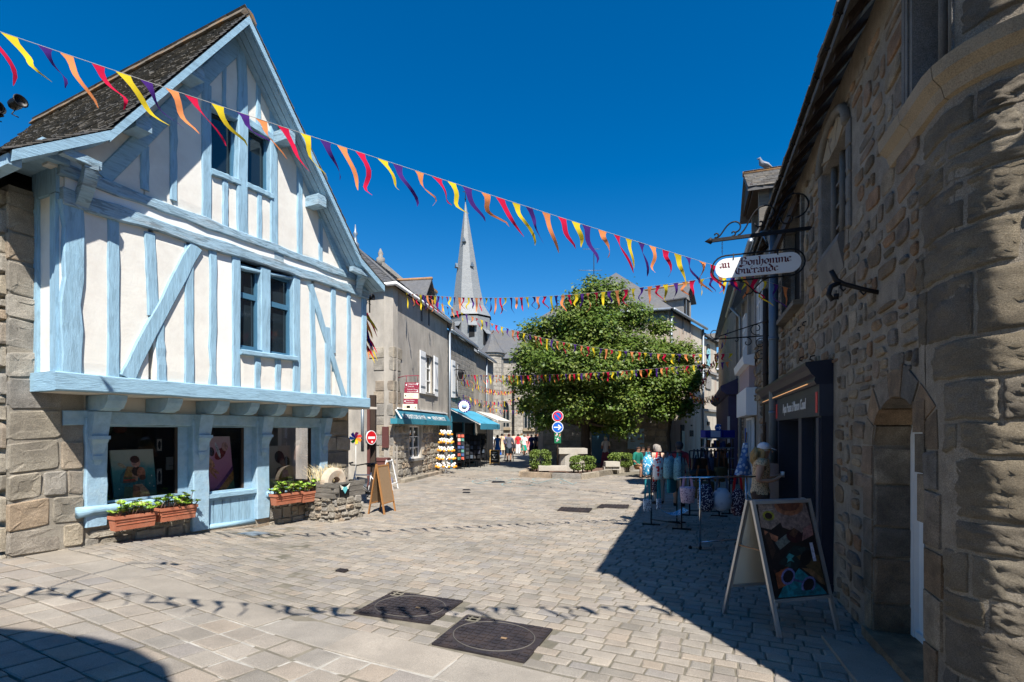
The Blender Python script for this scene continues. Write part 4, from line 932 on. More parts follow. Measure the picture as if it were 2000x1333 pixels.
for k in range(4):     # pale jamb stones of the blocked gothic window
    z0 = W2[2] - .05 + k * .27
    for s, u0 in ((0, W2[0] - .13), (1, W2[1] + .01)):
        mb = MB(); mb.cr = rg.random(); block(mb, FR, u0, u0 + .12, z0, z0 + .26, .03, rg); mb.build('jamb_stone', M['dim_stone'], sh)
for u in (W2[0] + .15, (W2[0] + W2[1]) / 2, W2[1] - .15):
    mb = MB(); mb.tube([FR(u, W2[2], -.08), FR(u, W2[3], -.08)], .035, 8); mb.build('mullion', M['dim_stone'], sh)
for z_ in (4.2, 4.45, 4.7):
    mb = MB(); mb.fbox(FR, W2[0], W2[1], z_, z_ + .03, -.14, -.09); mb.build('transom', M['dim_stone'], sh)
cu = (W2[0] + W2[1]) / 2; r = (W2[1] - W2[0]) / 2 + .06      # trefoil hood over it
mb = MB(); mb.tube([FR(cu - r * cos(a), 4.96 + .36 * sin(a), .03) for a in [pi * i / 12 for i in range(13)]], .05, 6); mb.build('hood_mould', M['dim_stone'], sh)
for i in range(3):
    mb = MB(); a0 = pi * (.12 + .26 * i); a1 = a0 + pi * .24; rr = r - .06
    mb.fprism(FR, [(cu - rr * cos(a0), 4.95 + .3 * sin(a0)), (cu - rr * cos(a1), 4.95 + .3 * sin(a1)), (cu - rr * .35 * cos(a1), 4.96), (cu - rr * .35 * cos(a0), 4.96)], -.1, .02); mb.build('tracery_stone', M['warm_stone'], sh)
a, b = U(1650), U(1606); mb = MB(); mb.prism([FR(a, W2[2] - .02, .05), FR(a, W2[2] - .1, .07), FR(a, W2[2] - .4, .01), FR(a, W2[2] - .4, -.03), FR(a, W2[2], -.03)], RD * (b - a) * .98); mb.build('sloped_sill', M['dim_stone'], sh)
# hoist opening with weathered frame and prop
for nm, u0, u1, z0, z1, d0, d1 in (('window_post', W3[0] - .1, W3[0], W3[2], W3[3], -.1, .04), ('window_post', W3[1], W3[1] + .12, W3[2], W3[3] - .3, -.1, .04), ('window_sill', W3[0] - .1, W3[1] + .1, W3[2] - .07, W3[2], -.1, .14)):
    mb = MB(); mb.fbox(FR, u0, u1, z0, z1, d0, d1); mb.build(nm, M['old_wood'], sh)
mb = MB(); mb.beam(FR(W3[0] + .2, 5.3, .02), FR(W3[1] + .1, 4.55, .32), .16, .05, RN); mb.build('prop_board', M['dark_wood'], sh)
for px, py in ((1577, 632), (1567, 642), (1571, 701), (1592, 699)):
    u, z = FR.px(px, py); mb = MB(); mb.tube([FR(u, z + .03, -.01), FR(u, z + .02, .05), FR(u, z - .02, .06), FR(u, z - .03, .03)], .01, 5); mb.build('wall_hook', M['iron'], sh)
# arched doorway
fj = Fr(FR(dU1, 0, 0), -RN, -RD); z = 0
for h in (.34, .4, .27, .36, .33):
    mb = MB(); mb.cr = rg.random(); block(mb, fj, .005, .275, z + .008, min(z + h, dZS + .02) - .008, .02, rg); mb.build('reveal_stone', M['granite2'], sh); z += h
mb = MB(); mb.fbox(fj, 0, .29, -.1, dZT, -.03, -.002); mb.build('reveal_mortar', M['mortar2'], sh)
cu, r = (dU0 + dU1) / 2, (dU1 - dU0) / 2; NV = 7
arc = lambda t, k: (cu + (r + k) * cos(t), dZS + (dZT - dZS + k) * sin(t))
for i in range(NV):
    a0, a1 = pi * i / NV + .02, pi * (i + 1) / NV - .02; mb = MB(); mb.cr = rg.random(); dd = .004 + .012 * rg.random()
    ps = [arc(a0, .0), arc((a0 + a1) / 2, 0), arc(a1, .0), arc(a1, .2 + .05 * (i % 2)), arc(a0, .2 + .05 * ((i + 1) % 2))]
    mb.prism([FR(u, z, -.35) for u, z in ps], RN * (.35 + dd)); mb.build('arch_stone', M['granite2'], sh)
z = 0
for i, h in enumerate((.42, .35, .3, .38, .27)):
    for nm, u0, u1 in (('jamb_stone', dU1 + .005, dU1 + rg.uniform(.16, .3)), ('jamb_stone', dU0 - rg.uniform(.16, .3), dU0 - .005)):
        mb = MB(); mb.cr = rg.random(); block(mb, FR, u0, u1, z + .01, min(z + h, dZS) - .01, .018, rg, .02); mb.build(nm, M['granite2'], sh)
    z += h
for i, (za, zb_) in enumerate(((1.22, 1.55), (1.56, 1.83), (1.84, 2.06))):
    mb = MB(); mb.cr = rg.random(); mb.fbox(FR, dU0 - .01, dU0 + .1 + .04 * i, za, zb_, -.33, .012); mb.build('jamb_stone', M['granite2'], sh)
door = MB(); door.fbox(FR, dU0 + .02, dU1 - .02, .05, dZT, -.36, -.31); dr = door.build('door', M['white'], sh)
mb = MB(); mb.fbox(FR, dU1 - .08, dU1 - .01, .05, dZT, -.31, -.27); mb.fbox(FR, dU0, dU1 - .08, .05, .16, -.31, -.28); mb.build('door_frame', M['white'], dr)
mb = MB(); mb.fbox(FR, dU0 + .1, dU1 - .2, .35, 1.5, -.312, -.3); mb.build('door_panel', M['zinc_dark'], dr)
mb = MB(); mb.fbox(FR, dU0 - .1, dU1 + .1, -.02, .1, -.45, .06); mb.build('threshold', M['granite2'], sh)
mb = MB(); mb.prism([V((2.45, 3.55, 0)), V((2.95, 3.3, 0)), V((3.0, 4.1, 0)), V((2.75, 4.55, 0))], (0, 0, .04)); mb.build('step_slab', M['slab'], sh)
# eaves and roof
mb = MB(); f = FR; L0_, L1_ = -.75, UEND + .25
sl_ = lambda d, dz=0: EZ + (OH - d) * 1.15 + dz
mb.prism([f(L0_, sl_(OH), OH), f(L0_, sl_(OH, .07), OH), f(L0_, sl_(-4, .07), -4), f(L0_, sl_(-4), -4)], RD * (L1_ - L0_)); rf = mb.build('roof', M['slate'], sh)
its = []
rs = random.Random(2)
def rsl(a, b, h): return FR(L0_ + a, EZ + .09 + b * .755 + h * .656, OH + .02 - b * .656 + h * .755)
slates(rf, rsl, L1_ - L0_, 1.2, .2, .13, 12, [M['slate']], limit=120)
for i in range(24):
    u = -.7 + i * .42
    if u > L1_ - .1: break
    mb = MB(); mb.prism([f(u, sl_(OH - .04, -.01), OH - .04), f(u, sl_(OH - .04, -.09), OH - .04), f(u, sl_(-.1, -.1), -.1), f(u, sl_(-.1, -.01), -.1)], RD * .09); mb.build('rafter_tail', M['dark_wood'], rf)
for k in range(3):
    mb = MB(); d0 = OH - .01 - k * .11; mb.prism([f(L0_, sl_(d0, -.012), d0), f(L0_, sl_(d0 - .1, -.012), d0 - .1), f(L0_, sl_(d0 - .1, 0), d0 - .1), f(L0_, sl_(d0, 0), d0)], RD * (L1_ - L0_)); mb.build('eaves_board', M['old_wood'], rf)
mb = MB()
for i in range(22):
    u = -.7 + i * .42; p = f(u, EZ + .05, OH); mb.tube([p, p + RN * .03 + V((0, 0, -.02)), p + RN * .04 + V((0, 0, .02))], .007, 4)
mb.build('gutter_hooks', M['iron'], rf, kind='stuff')
# iron arm
ia = thing('iron_wall_arm', 'black forged iron arm with a curled end on the stone wall below the windows', 'iron bracket', FR(U(1715), 3.0, 0))
u = U(1715); mb = MB(); mb.tube([FR(u, 3.03, -.02), FR(u, 3.07, .1), FR(u, 3.13, .25), FR(u, 3.17, .31), FR(u, 3.26, .35)], [.02, .019, .02, .024, .02], 8); mb.build('arm', M['iron'], ia)
mb = MB(); mb.tube([FR(u, 3.15, .28), FR(u, 3.12, .35), FR(u, 3.05, .37), FR(u, 3.0, .34), FR(u, 3.01, .31), FR(u, 3.05, .31)], .022, 8); mb.build('curl', M['iron'], ia)
for d in (.12, .27):
    mb = MB(); mb.tube([FR(u, 3.06 + d * .3, d), FR(u, 3.02 + d * .3, d + .01), FR(u, 2.99 + d * .3, d - .015), FR(u, 3.01 + d * .3, d - .03)], .009, 6); mb.build('hook', M['iron'], ia)
# ---------------------------------------------------------------- navy shopfront (part of the house)
SD = .12; s0, s1 = SF[0], SF[1] - .25
shop = thing('navy_shopfront', 'dark navy wooden shopfront with a moulded cornice and white brush lettering', 'shopfront', FR((s0 + s1) / 2, 0, 0))
def sb(nm, u0, u1, z0, z1, d0, d1, m='navy', par=None):
    mb = MB(); mb.fbox(FR, u0, u1, z0, z1, d0, d1); return mb.build(nm, M[m], par or shop)
ua, ub, uc, ud = U(1606, SD), U(1597, SD), U(1567, SD), U(1561, SD); ue_ = U(1521, SD)
sb('pilaster', s0, ub, 0, 2.02, -.3, SD, 'navy'); sb('pilaster_face', s0 + .04, ub - .01, .12, 2.0, SD, SD + .02, 'navy_frame'); sb('plinth', s0 - .02, ub + .02, 0, .12, -.2, SD + .03)
sb('mullion', uc, ud, 0, 2.02, -.1, SD + .01, 'navy_frame'); sb('pilaster', ue_, s1, 0, 2.02, -.3, SD, 'navy_frame')
sb('fascia', s0, s1, 2.02, 2.38, -.3, SD + .02, 'navy_frame')
mb = MB(); prf = [(2.38, 0), (2.38, .17), (2.42, .19), (2.46, .18), (2.5, .22), (2.56, .25), (2.6, .28), (2.635, .28), (2.66, 0)]
mb.prism([FR(s0, z, d) for z, d in prf], RD * (s1 - s0)); mb.build('cornice', M['navy'], shop)
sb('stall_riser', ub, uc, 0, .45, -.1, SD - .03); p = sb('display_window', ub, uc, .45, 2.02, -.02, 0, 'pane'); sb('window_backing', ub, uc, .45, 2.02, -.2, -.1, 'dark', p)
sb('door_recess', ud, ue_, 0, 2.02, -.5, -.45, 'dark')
dl = sb('door_leaf', U(1559, SD), U(1541, SD), .02, 2.0, -.1, -.05, 'navy_frame')
for k in range(3):
    a = U(1557, SD) + k * (U(1543, SD) - U(1557, SD)) / 3; sb('pane', a + .03, a + (U(1543, SD) - U(1557, SD)) / 3 - .03, 1.45, 1.9, -.049, -.045, 'pane', dl)
sb('door_panel', U(1557, SD), U(1544, SD), .3, 1.35, -.049, -.04, 'render', dl)
M['led'] = flat('led_strip', (255, 190, 120)); b_ = M['led'].node_tree.nodes['Principled BSDF']; b_.inputs['Emission Color'].default_value = (1, .5, .22, 1); b_.inputs['Emission Strength'].default_value = .3  # orange reflection on the cornice, its shine put in as weak emission
sb('light_strip', s0 + .35, s1 - .1, 2.405, 2.415, .19, .2, 'led')
M['lettering'] = flat('white_lettering', (225, 225, 222)); M['sticker'] = flat('red_sticker', (205, 70, 65))
fT = Fr(FR(U(1581, SD + .02), 0, SD + .024), -RD, RN)   # reads from far to near
L_ = U(1529, SD) - U(1577, SD)
text(shop, 'Aqua Pause à Manon Coud', Fr(FR(U(1529, SD + .02), 0, SD + .022), -RD, RN), 0, 2.13, 0, .2, M['lettering'], sx=1.0 * L_ / 2.35, shear=.1)
sb('paper_notice', U(1601, SD), U(1597.5, SD), 2.06, 2.3, SD + .02, SD + .026, 'sticker'); sb('paper_notice', U(1521, SD), U(1518, SD), 2.06, 2.3, SD + .02, SD + .026, 'sticker')
mb = MB(); mb.fbox(FR, U(1560.5, SD), U(1556, SD), 1.5, 1.8, -.03, -.02); mb.build('door_notice', M['white'], shop)
# rain pipes
def pipe(label, px, y0, y1, d, r, m, mat_='zinc_dark'):
    u = U(px, d); z1, z0 = Z(px, y0, d), Z(px, y1, d); t = thing('rain_pipe', label, 'rain pipe', FR(u, z0, d))
    mb = MB(); mb.tube([FR(u, z0, d), FR(u, z1, d)], r, 10); mb.build('tube', M[mat_], t)
    for k in range(3):
        z = z0 + (z1 - z0) * (.2 + .3 * k); mb = MB(); mb.tube([FR(u, z, d), FR(u, z + .05, d)], r * 1.15, 10); mb.build('collar', M[mat_], t)
    return t
pp = pipe('grey zinc rain pipe beside the navy shopfront, flecked with pale paint', 1511, 425, 905, .17, .075, 0)
mb = MB(); u = U(1511, .17); mb.tube([FR(u, Z(1511, 425, .17), .17), FR(u + .05, EZ - .25, .24), FR(u + .02, EZ, OH + .02)], .07, 10); mb.build('swan_neck', M['zinc'], pp)
pipe('thin dark brown rain pipe left of the grey one', 1495, 565, 900, .12, .05, 0, 'dark_wood')
# ---------------------------------------------------------------- hanging sign
bo = V((CW + .35 * 6.81, 6.81, 0)); ub_ = (bo - RO).dot(RD)
fS = Fr(bo + RN * 1.3, -RN, -RD)      # u grows from the tip to the wall, faces the square
br = thing('sign_bracket', 'long black wrought iron bracket with scrolls and an arrow tip', 'sign bracket', fS(1.3, 4.5, 0))
mb = MB(); mb.beam(fS(.05, 4.53, 0), fS(1.32, 4.55, 0), .035, .045); mb.build('bar', M['iron'], br)
mb = MB(); mb.lathe(fS(.07, 4.53, 0), [(.03, 0), (.05, .02), (.02, .07), (.003, .1)], 8, axis=RN); mb.build('arrow_tip', M['iron'], br)
def spiral(cx, cz, r0, r1, a0, a1, n=14): return [fS(cx + (r0 + (r1 - r0) * i / n) * cos(a0 + (a1 - a0) * i / n), cz + (r0 + (r1 - r0) * i / n) * sin(a0 + (a1 - a0) * i / n), 0) for i in range(n + 1)]
def scroll(pts, r=.011):
    mb = MB(); mb.tube(pts, r, 6); mb.build('scroll', M['iron'], br)
def bez(p, n=14):
    out = []
    for i in range(n + 1):
        t = i / n; a = [(1 - t) ** 3, 3 * t * (1 - t) ** 2, 3 * t * t * (1 - t), t ** 3]; out.append(fS(sum(k * q[0] for k, q in zip(a, p)), sum(k * q[1] for k, q in zip(a, p)), 0))
    return out
scroll(bez([(.1, 4.57), (.2, 4.53), (.22, 4.76), (.36, 4.76)]) + spiral(.36, 4.68, .08, .07, pi / 2, -.5 * pi, 8)); scroll(spiral(.12, 4.6, .02, .035, 3, -1.5, 10)); scroll(spiral(.34, 4.6, .015, .04, 3, -2, 12))
scroll(bez([(.4, 4.56), (.55, 4.62), (.55, 4.93), (.75, 4.93)]) + spiral(.75, 4.83, .1, .1, pi / 2, -.4 * pi, 8)); scroll(spiral(.68, 4.7, .01, .07, 2, -3.2, 16))
scroll(bez([(.78, 4.57), (.9, 4.6), (.93, 5.05), (1.1, 5.04)]) + spiral(1.1, 4.88, .16, .17, pi / 2, -.5 * pi, 10)); scroll(spiral(1.02, 4.72, .02, .1, 2, -3.4, 16))
for k in (.2, .98):
    mb = MB()
    for i in range(7): mb.tube([fS(k + .008 * cos(a) * (i % 2), 4.5 - i * .028 + .018 * sin(a), .008 * cos(a) * ((i + 1) % 2)) for a in [j * pi / 3 for j in range(6)]], .0028, 4, closed=True)
    mb.build('chain', M['iron'], br, kind='stuff')
hs_ = thing('hanging_sign', 'white oval sign reading au Bonhomme Guérande in blackletter, in a black iron ring', 'shop sign', fS(.66, 4.1, 0))
su, sz, sw, shh = .645, 4.12, .4, .135
def stad(r, k=10): return [(su + sw + r * cos(a), sz + r * sin(a)) for a in [-pi / 2 + pi * i / k for i in range(k + 1)]] + [(su - sw + r * cos(a), sz + r * sin(a)) for a in [pi / 2 + pi * i / k for i in range(k + 1)]]
mb = MB(); mb.prism([fS(u, z, -.012) for u, z in stad(shh)], -RD * .024); mb.build('board', M['white'], hs_)
mb = MB(); mb.tube([fS(u, z, 0) for u, z in stad(shh + .045)], .011, 6, closed=True); mb.build('ring', M['iron'], hs_)
mb = MB()
for s in (-1, 1): mb.tube([fS(su - .05 + s * .2, sz - shh - .045, 0), fS(su - .05 + s * .1, sz - shh - .09, 0), fS(su - .05 + s * .025, sz - shh - .17, 0), fS(su - .05 + s * .02 - s * .05, sz - shh - .24, 0), fS(su - .05 - s * .09, sz - shh - .25, 0), fS(su - .05 - s * .1, sz - shh - .22, 0)], .009, 6)
mb.build('scroll', M['iron'], hs_)
mb = MB()
for k in (-.3, .25): mb.beam(fS(su + k, sz + shh - .02, .015), fS(su + k, sz + shh + .06, .0), .015, .02)
mb.build('lug', M['iron'], hs_)
# blackletter drawn with a broad nib, unit x-height
BLK = {
 'a': (.62, [[(.05, .75), (.25, .95), (.45, .8), (.45, .2), (.58, .05)], [(.45, .5), (.2, .45), (.05, .25), (.2, .05), (.45, .2)]]),
 'u': (.66, [[(.02, .95), (.12, .85), (.12, .2), (.25, .05), (.47, .2)], [(.4, .95), (.5, .85), (.5, .15), (.62, .05)]]),
 'o': (.6, [[(.28, .95), (.08, .75), (.08, .25), (.28, .03)], [(.28, .95), (.5, .75), (.5, .25), (.28, .03)]]),
 'n': (.68, [[(.02, .85), (.14, .95), (.14, .05)], [(.14, .75), (.38, .95), (.5, .8), (.5, .1), (.62, .02)]]),
 'h': (.66, [[(.02, 1.5), (.14, 1.6), (.14, .05)], [(.14, .75), (.38, .95), (.5, .8), (.5, .2), (.3, -.3)]]),
 'm': (1.02, [[(.02, .85), (.14, .95), (.14, .05)], [(.14, .75), (.36, .95), (.48, .8), (.48, .05)], [(.48, .75), (.72, .95), (.84, .8), (.84, .1), (.96, .02)]]),
 'e': (.55, [[(.45, .2), (.25, .03), (.08, .2), (.08, .75), (.28, .95), (.45, .75), (.1, .45)]]),
 'é': (.55, [[(.45, .2), (.25, .03), (.08, .2), (.08, .75), (.28, .95), (.45, .75), (.1, .45)], [(.22, 1.15), (.42, 1.4)]]),
 'r': (.5, [[(.02, .85), (.14, .95), (.14, .05), (.26, .02)], [(.14, .75), (.3, .95), (.45, .85)]]),
 'd': (.66, [[(.25, .85), (.08, .7), (.08, .22), (.28, .03), (.5, .2), (.5, .85), (.1, 1.45)], [(.25, .85), (.5, .8)]]),
 'B': (1.0, [[(.1, 1.45), (.3, 1.6), (.3, .3), (.0, .05)], [(.3, 1.5), (.65, 1.65), (.8, 1.3), (.5, .95)], [(.5, .95), (.9, .8), (.85, .25), (.45, 0), (.05, .15)], [(.0, 1.0), (.2, 1.1)]]),
 'G': (1.0, [[(.8, 1.4), (.55, 1.6), (.2, 1.35), (.05, .8), (.2, .2), (.55, 0), (.85, .25), (.85, .85), (.5, .95)], [(.45, 1.2), (.45, .3)], [(.5, 1.5), (.9, 1.6)]]),
 ' ': (.4, [])}
def black(parent, s, f, u, z, d, xh, nib=.22, m=None, sx=1.5):
    mb = MB(); ca, sa = cos(R(42)) * nib / 2, sin(R(42)) * nib / 2; k = 0
    for ch in s:
        w, st = BLK[ch]
        for pl_ in st:
            for a, b in zip(pl_, pl_[1:]):
                q = [(a[0] - ca, a[1] - sa), (a[0] + ca, a[1] + sa), (b[0] + ca, b[1] + sa), (b[0] - ca, b[1] - sa)]
                mb.add([f(u + x * xh * sx, z + y * xh, d + k * .00004) for x, y in q], [(0, 1, 2, 3)]); k += 1
            for p in (pl_[0], pl_[-1]):
                q = [(p[0] - ca, p[1]), (p[0], p[1] + sa * 1.2), (p[0] + ca, p[1]), (p[0], p[1] - sa * 1.2)]
                mb.add([f(u + x * xh * sx, z + y * xh, d + k * .00004) for x, y in q], [(0, 1, 2, 3)]); k += 1
        u += w * xh * sx
    return mb.build('lettering', m or M['ink'], parent)
M['ink'] = flat('wine_ink', (92, 22, 40))
black(hs_, 'au', fS, .165, 4.125, .014, .07); black(hs_, 'Bonhomme', fS, .42, 4.13, .014, .07); black(hs_, 'Guérande', fS, .365, 4.02, .014, .069)
# ================================================================ LEFT ROW OF HOUSES
C2 = V((-4.25, 18.3, 0))
F2 = Fr(C2, (.18, 1), (1, -.18)); F2L = Fr(C2, (-.94, .34), (-.34, -.94))
M['stone_far'] = mat('stone_far', (.27, .245, .21), .95, .3, 3, .9, 9, bdist=.03, speck=.2, stain=(.15, .135, .115), stain_scale=1.5, stain_amt=.6)
def brickmat(name, c1, c2, cm, w, h, rot=None):
    m, N, L, B = new_mat(name); g = N.new('ShaderNodeNewGeometry'); sx = N.new('ShaderNodeSeparateXYZ'); L.new(g.outputs['Position'], sx.inputs[0])
    a = N.new('ShaderNodeMath'); a.operation = 'ADD'; L.new(sx.outputs['X'], a.inputs[0]); L.new(sx.outputs['Y'], a.inputs[1])
    cb = N.new('ShaderNodeCombineXYZ'); L.new(a.outputs[0], cb.inputs['X']); L.new(sx.outputs['Z'], cb.inputs['Y'])
    nz = N.new('ShaderNodeTexNoise'); nz.inputs['Scale'].default_value = 2.5; L.new(g.outputs['Position'], nz.inputs['Vector'])
    mx = N.new('ShaderNodeMix'); mx.data_type = 'VECTOR'; mx.inputs[0].default_value = .12; L.new(cb.outputs[0], mx.inputs[4]); L.new(nz.outputs['Color'], mx.inputs[5])
    b = N.new('ShaderNodeTexBrick'); b.inputs['Scale'].default_value = 1; b.inputs['Brick Width'].default_value = w; b.inputs['Row Height'].default_value = h
    b.inputs['Mortar Size'].default_value = .022; b.inputs['Mortar Smooth'].default_value = .4; b.inputs['Bias'].default_value = 0
    b.inputs['Color1'].default_value = (*c1, 1); b.inputs['Color2'].default_value = (*c2, 1); b.inputs['Mortar'].default_value = (*cm, 1); L.new(mx.outputs[1], b.inputs['Vector'])
    n2 = N.new('ShaderNodeTexNoise'); n2.inputs['Scale'].default_value = 5; n2.inputs['Detail'].default_value = 6; L.new(g.outputs['Position'], n2.inputs['Vector'])
    r = ramp(N, [(.3, (.7, .7, .7)), (.7, (1.25, 1.25, 1.25))]); L.new(n2.outputs['Fac'], r.inputs['Fac'])
    m2 = N.new('ShaderNodeMix'); m2.data_type = 'RGBA'; m2.blend_type = 'MULTIPLY'; m2.inputs[0].default_value = 1; L.new(b.outputs['Color'], m2.inputs[6]); L.new(r.outputs['Color'], m2.inputs[7])
    L.new(m2.outputs[2], B.inputs['Base Color']); B.inputs['Roughness'].default_value = .9; B.inputs['Specular IOR Level'].default_value = .2
    bp = N.new('ShaderNodeBump'); bp.inputs['Strength'].default_value = .7; bp.inputs['Distance'].default_value = .03; bp.invert = True
    ad = N.new('ShaderNodeMath'); ad.operation = 'MULTIPLY_ADD'; ad.inputs[1].default_value = -.5; L.new(n2.outputs['Fac'], ad.inputs[0]); L.new(b.outputs['Fac'], ad.inputs[2]); L.new(ad.outputs[0], bp.inputs['Height']); L.new(bp.outputs['Normal'], B.inputs['Normal']); return m
M['ashlar'] = brickmat('ashlar', (.3, .275, .235), (.38, .345, .29), (.22, .2, .17), .7, .34)
M['rubble_far'] = brickmat('rubble_far', (.22, .205, .185), (.32, .295, .26), (.27, .25, .22), .38, .2)
EA2, DA2 = 7.05, 6.4
h2 = thing('rendered_house', 'grey rendered corner house with a slate dormer and white shutters', 'house', F2(3, 0, -3))
mb = MB()
# street wall with openings left out (u, z)
ow = (F2.U(829), F2.U(845), F2.Z(836, 768), F2.Z(836, 694)); lw = (F2.U(800), F2.U(823), F2.Z(810, 896), F2.Z(810, 832))
us = sorted([-.0, ow[0], ow[1], lw[0], lw[1], DA2, 5.2])
for a, b in zip(us, us[1:]):
    m = (a + b) / 2; cuts = [(-.2, EA2)]
    for w in (ow, lw, (5.2, 6.4, 0, 2.1)):
        if w[0] < m < w[1]: cuts = [q for p in cuts for q in ((p[0], min(p[1], w[2])), (max(p[0], w[3]), p[1])) if q[1] - q[0] > .02]
    for p, q in cuts: mb.fbox(F2, a, b, p, q, -.35, 0)
mb.fbox(F2L, .0, 6.5, -.2, EA2, -.3, 0); mb.fbox(F2, .3, DA2, 0, EA2 - .1, -6, -1.2)
mb.build('rendered_wall', M['render'], h2)
rg = random.Random(51)
cells = rubble(.05, 5.1, -.05, 2.35, (.25, .6), (.16, .32), rg, hole=rects_hole([(lw[0] - .02, lw[1] + .02, lw[2] - .12, lw[3] + .05)]), gap=.025)
stone_wall(h2, F2, cells, [M['granite']], .04, 52, 'stone', 160, rough=.12)
cells = []; z = 0
while z < 4.6:
    h = rg.uniform(.28, .46); w = rg.uniform(.35, .9); cells.append((-.0, w, z + .01, z + h - .01)); z += h
stone_wall(h2, F2.sub(0, .01), [c for c in cells if c[2] > 2.3], [M['granite']], .025, 53, 'quoin', blocky=True)
stone_wall(h2, F2L, [(0, min(c[1] * 1.3, 1.3), c[2], c[3]) for c in cells if rg.random() < .85], [M['granite']], .03, 54, 'quoin', blocky=True)
# window with shutters, lower window
def win2(f, w, m='white', bars=1, par=None, dep=.12):
    fr = MB(); e = .06
    for a, b, p, q in ((w[0], w[0] + e, w[2], w[3]), (w[1] - e, w[1], w[2], w[3]), (w[0] + e, w[1] - e, w[2], w[2] + e), (w[0] + e, w[1] - e, w[3] - e, w[3])): fr.fbox(f, a, b, p, q, -dep - .05, -dep + .02)
    o = fr.build('window', M[m], par)
    mb = MB(); mb.fbox(f, w[0] + .02, w[1] - .02, w[2] + .02, w[3] - .02, -dep - .03, -dep - .02); mb.build('pane', M['pane'], o)
    c = (w[0] + w[1]) / 2; mb = MB(); mb.fbox(f, c - .035, c + .035, w[2] + e, w[3] - e, -dep - .02, -dep + .025); mb.build('mullion', M[m], o)
    for k in range(bars):
        z = w[2] + (w[3] - w[2]) * (k + 1) / (bars + 1); mb = MB(); mb.fbox(f, w[0] + e, w[1] - e, z - .02, z + .02, -dep - .02, -dep + .02); mb.build('glazing_bar', M[m], o)
    mb = MB(); mb.fbox(f, w[0] - .05, w[1] + .05, w[2] - .09, w[2] - .002, -dep, .09); mb.build('sill', M['pale_stone'], o)
    return o
win2(F2, ow, bars=2, par=h2); win2(F2, lw, bars=2, par=h2)
def shutter(par, f, u0, u1, z0, z1, d, m='white'):
    mb = MB(); mb.fbox(f, u0, u1, z0, z1, d, d + .035); o = mb.build('shutter', M[m], par)
    for z in (z0 + .25, z1 - .3): 
        mb = MB(); mb.fbox(f, u0 + .04, u1 - .04, z, z + .06, d + .035, d + .05); mb.build('strap', M['zinc'], o)
wl_ = ow[1] - ow[0]
shutter(h2, F2, ow[0] - wl_ * .62, ow[0] - .02, ow[2] - .08, ow[3] + .05, .03); shutter(h2, F2, ow[1] + .02, ow[1] + wl_ * .55, ow[2] - .08, ow[3] + .05, .03)
fo = Fr(F2(ow[1] - .03, 0, .0), V((1, .45, 0)) * .5 - F2.u, V((.3, -.95, 0)))
shutter(h2, Fr(F2(ow[1] - .05, 0, -.02), F2.u * -1 + F2.n * .5, F2.n + F2.u * .5), 0, wl_ * .55, ow[2] + .02, ow[3] - .02, 0)
# gutter, dormer, roof
mb = MB(); mb.tube([F2(-.25, EA2 + .0, .2), F2(DA2, EA2, .2)], .07, 8); mb.build('gutter', M['white'], h2); mb = MB(); mb.tube([F2L(-.25, EA2, .2), F2L(6, EA2, .2)], .07, 8); mb.build('gutter', M['white'], h2)
pk, pk2 = F2(3.4, 9.85, -3.2), F2(DA2, 9.85, -3.2)
e0, e1, e2 = F2(0, EA2 + .05, .22) + F2L.n * .22, F2(DA2, EA2 + .05, .22), F2L(6.3, EA2 + .05, .22)
mb = MB(); mb.poly([e0, e1, pk2, pk]); mb.poly([e0, pk, e2]); mb.poly([pk, pk2, F2(DA2, EA2, -6.6), e2]); rf = mb.build('roof', M['slate2'], h2)
def quad_slates(par, a, b, c, d, wa, lb, seed, m, limit=300, name='slate'):
    """slates over the roof quad a-b (eaves) and d-c (ridge)"""
    L = ((b - a).length + (c - d).length) / 2; Hh = ((d - a).length + (c - b).length) / 2; n = (b - a).cross(d - a).normalized()
    if n.z < 0: n = -n
    def fn(x, y, h): s, t = x / L, min(1, y / Hh); return a * (1 - s) * (1 - t) + b * s * (1 - t) + c * s * t + d * (1 - s) * t + n * h
    slates(par, fn, L, Hh - lb, wa, lb, seed, [m], name, .01, limit)
quad_slates(rf, e0, e1, pk2, pk, .24, .16, 61, M['slate2'], 120); quad_slates(rf, e2, e0, pk, pk + (e2 - e0) * .001, .24, .16, 62, M['slate2'], 0)
mb = MB(); mb.lathe(pk, [(.16, -.1), (.17, .1), (.08, .2), (.05, .45), (.11, .55), (.05, .66), (.02, .95)], 8); mb.build('finial', M['zinc'], rf)
mb = MB(); mb.tube([e0, pk], .06, 6); mb.build('hip_tiles', M['slate2'], rf)
def dormer(par, f, u0, u1, z0, z1, zr, back, wm, mw='white', roofm='slate2', ridge=True, front='slate2'):
    c = (u0 + u1) / 2; mb = MB(); e = .12
    mb.fbox(f, u0, u0 + e, z0, z1, -back, .04); mb.fbox(f, u1 - e, u1, z0, z1, -back, .04); mb.fprism(f, [(u0, z1), (u1, z1), (c, zr)], -back, .03); d = mb.build('dormer', M[wm], par)
    o = .18; th = .06
    for s, ue_ in ((1, u0 - o), (-1, u1 + o)):
        k = (zr - z1) / (c - u0); mb = MB(); mb.prism([f(ue_, z1 - k * o, .3), f(c, zr + .04, .3), f(c, zr + .04 + th, .3), f(ue_, z1 - k * o + th, .3)], -f.n * (back + .3)); mb.build('roof_slope', M[roofm], d)
    if ridge: mb = MB(); mb.tube([f(c, zr + .1, .32), f(c, zr + .1, -back)], .07, 6); mb.build('ridge_tiles', M['ridge'], d)
    mb = MB(); mb.fbox(f, u0 + e, u1 - e, z0, z1 - .05, -.06, -.02); mb.build('window_leaf', M[mw], d)
    mb = MB(); mb.fbox(f, c - .03, c + .03, z0, z1 - .05, -.02, .0); mb.build('mullion', M['zinc'], d)
    return d
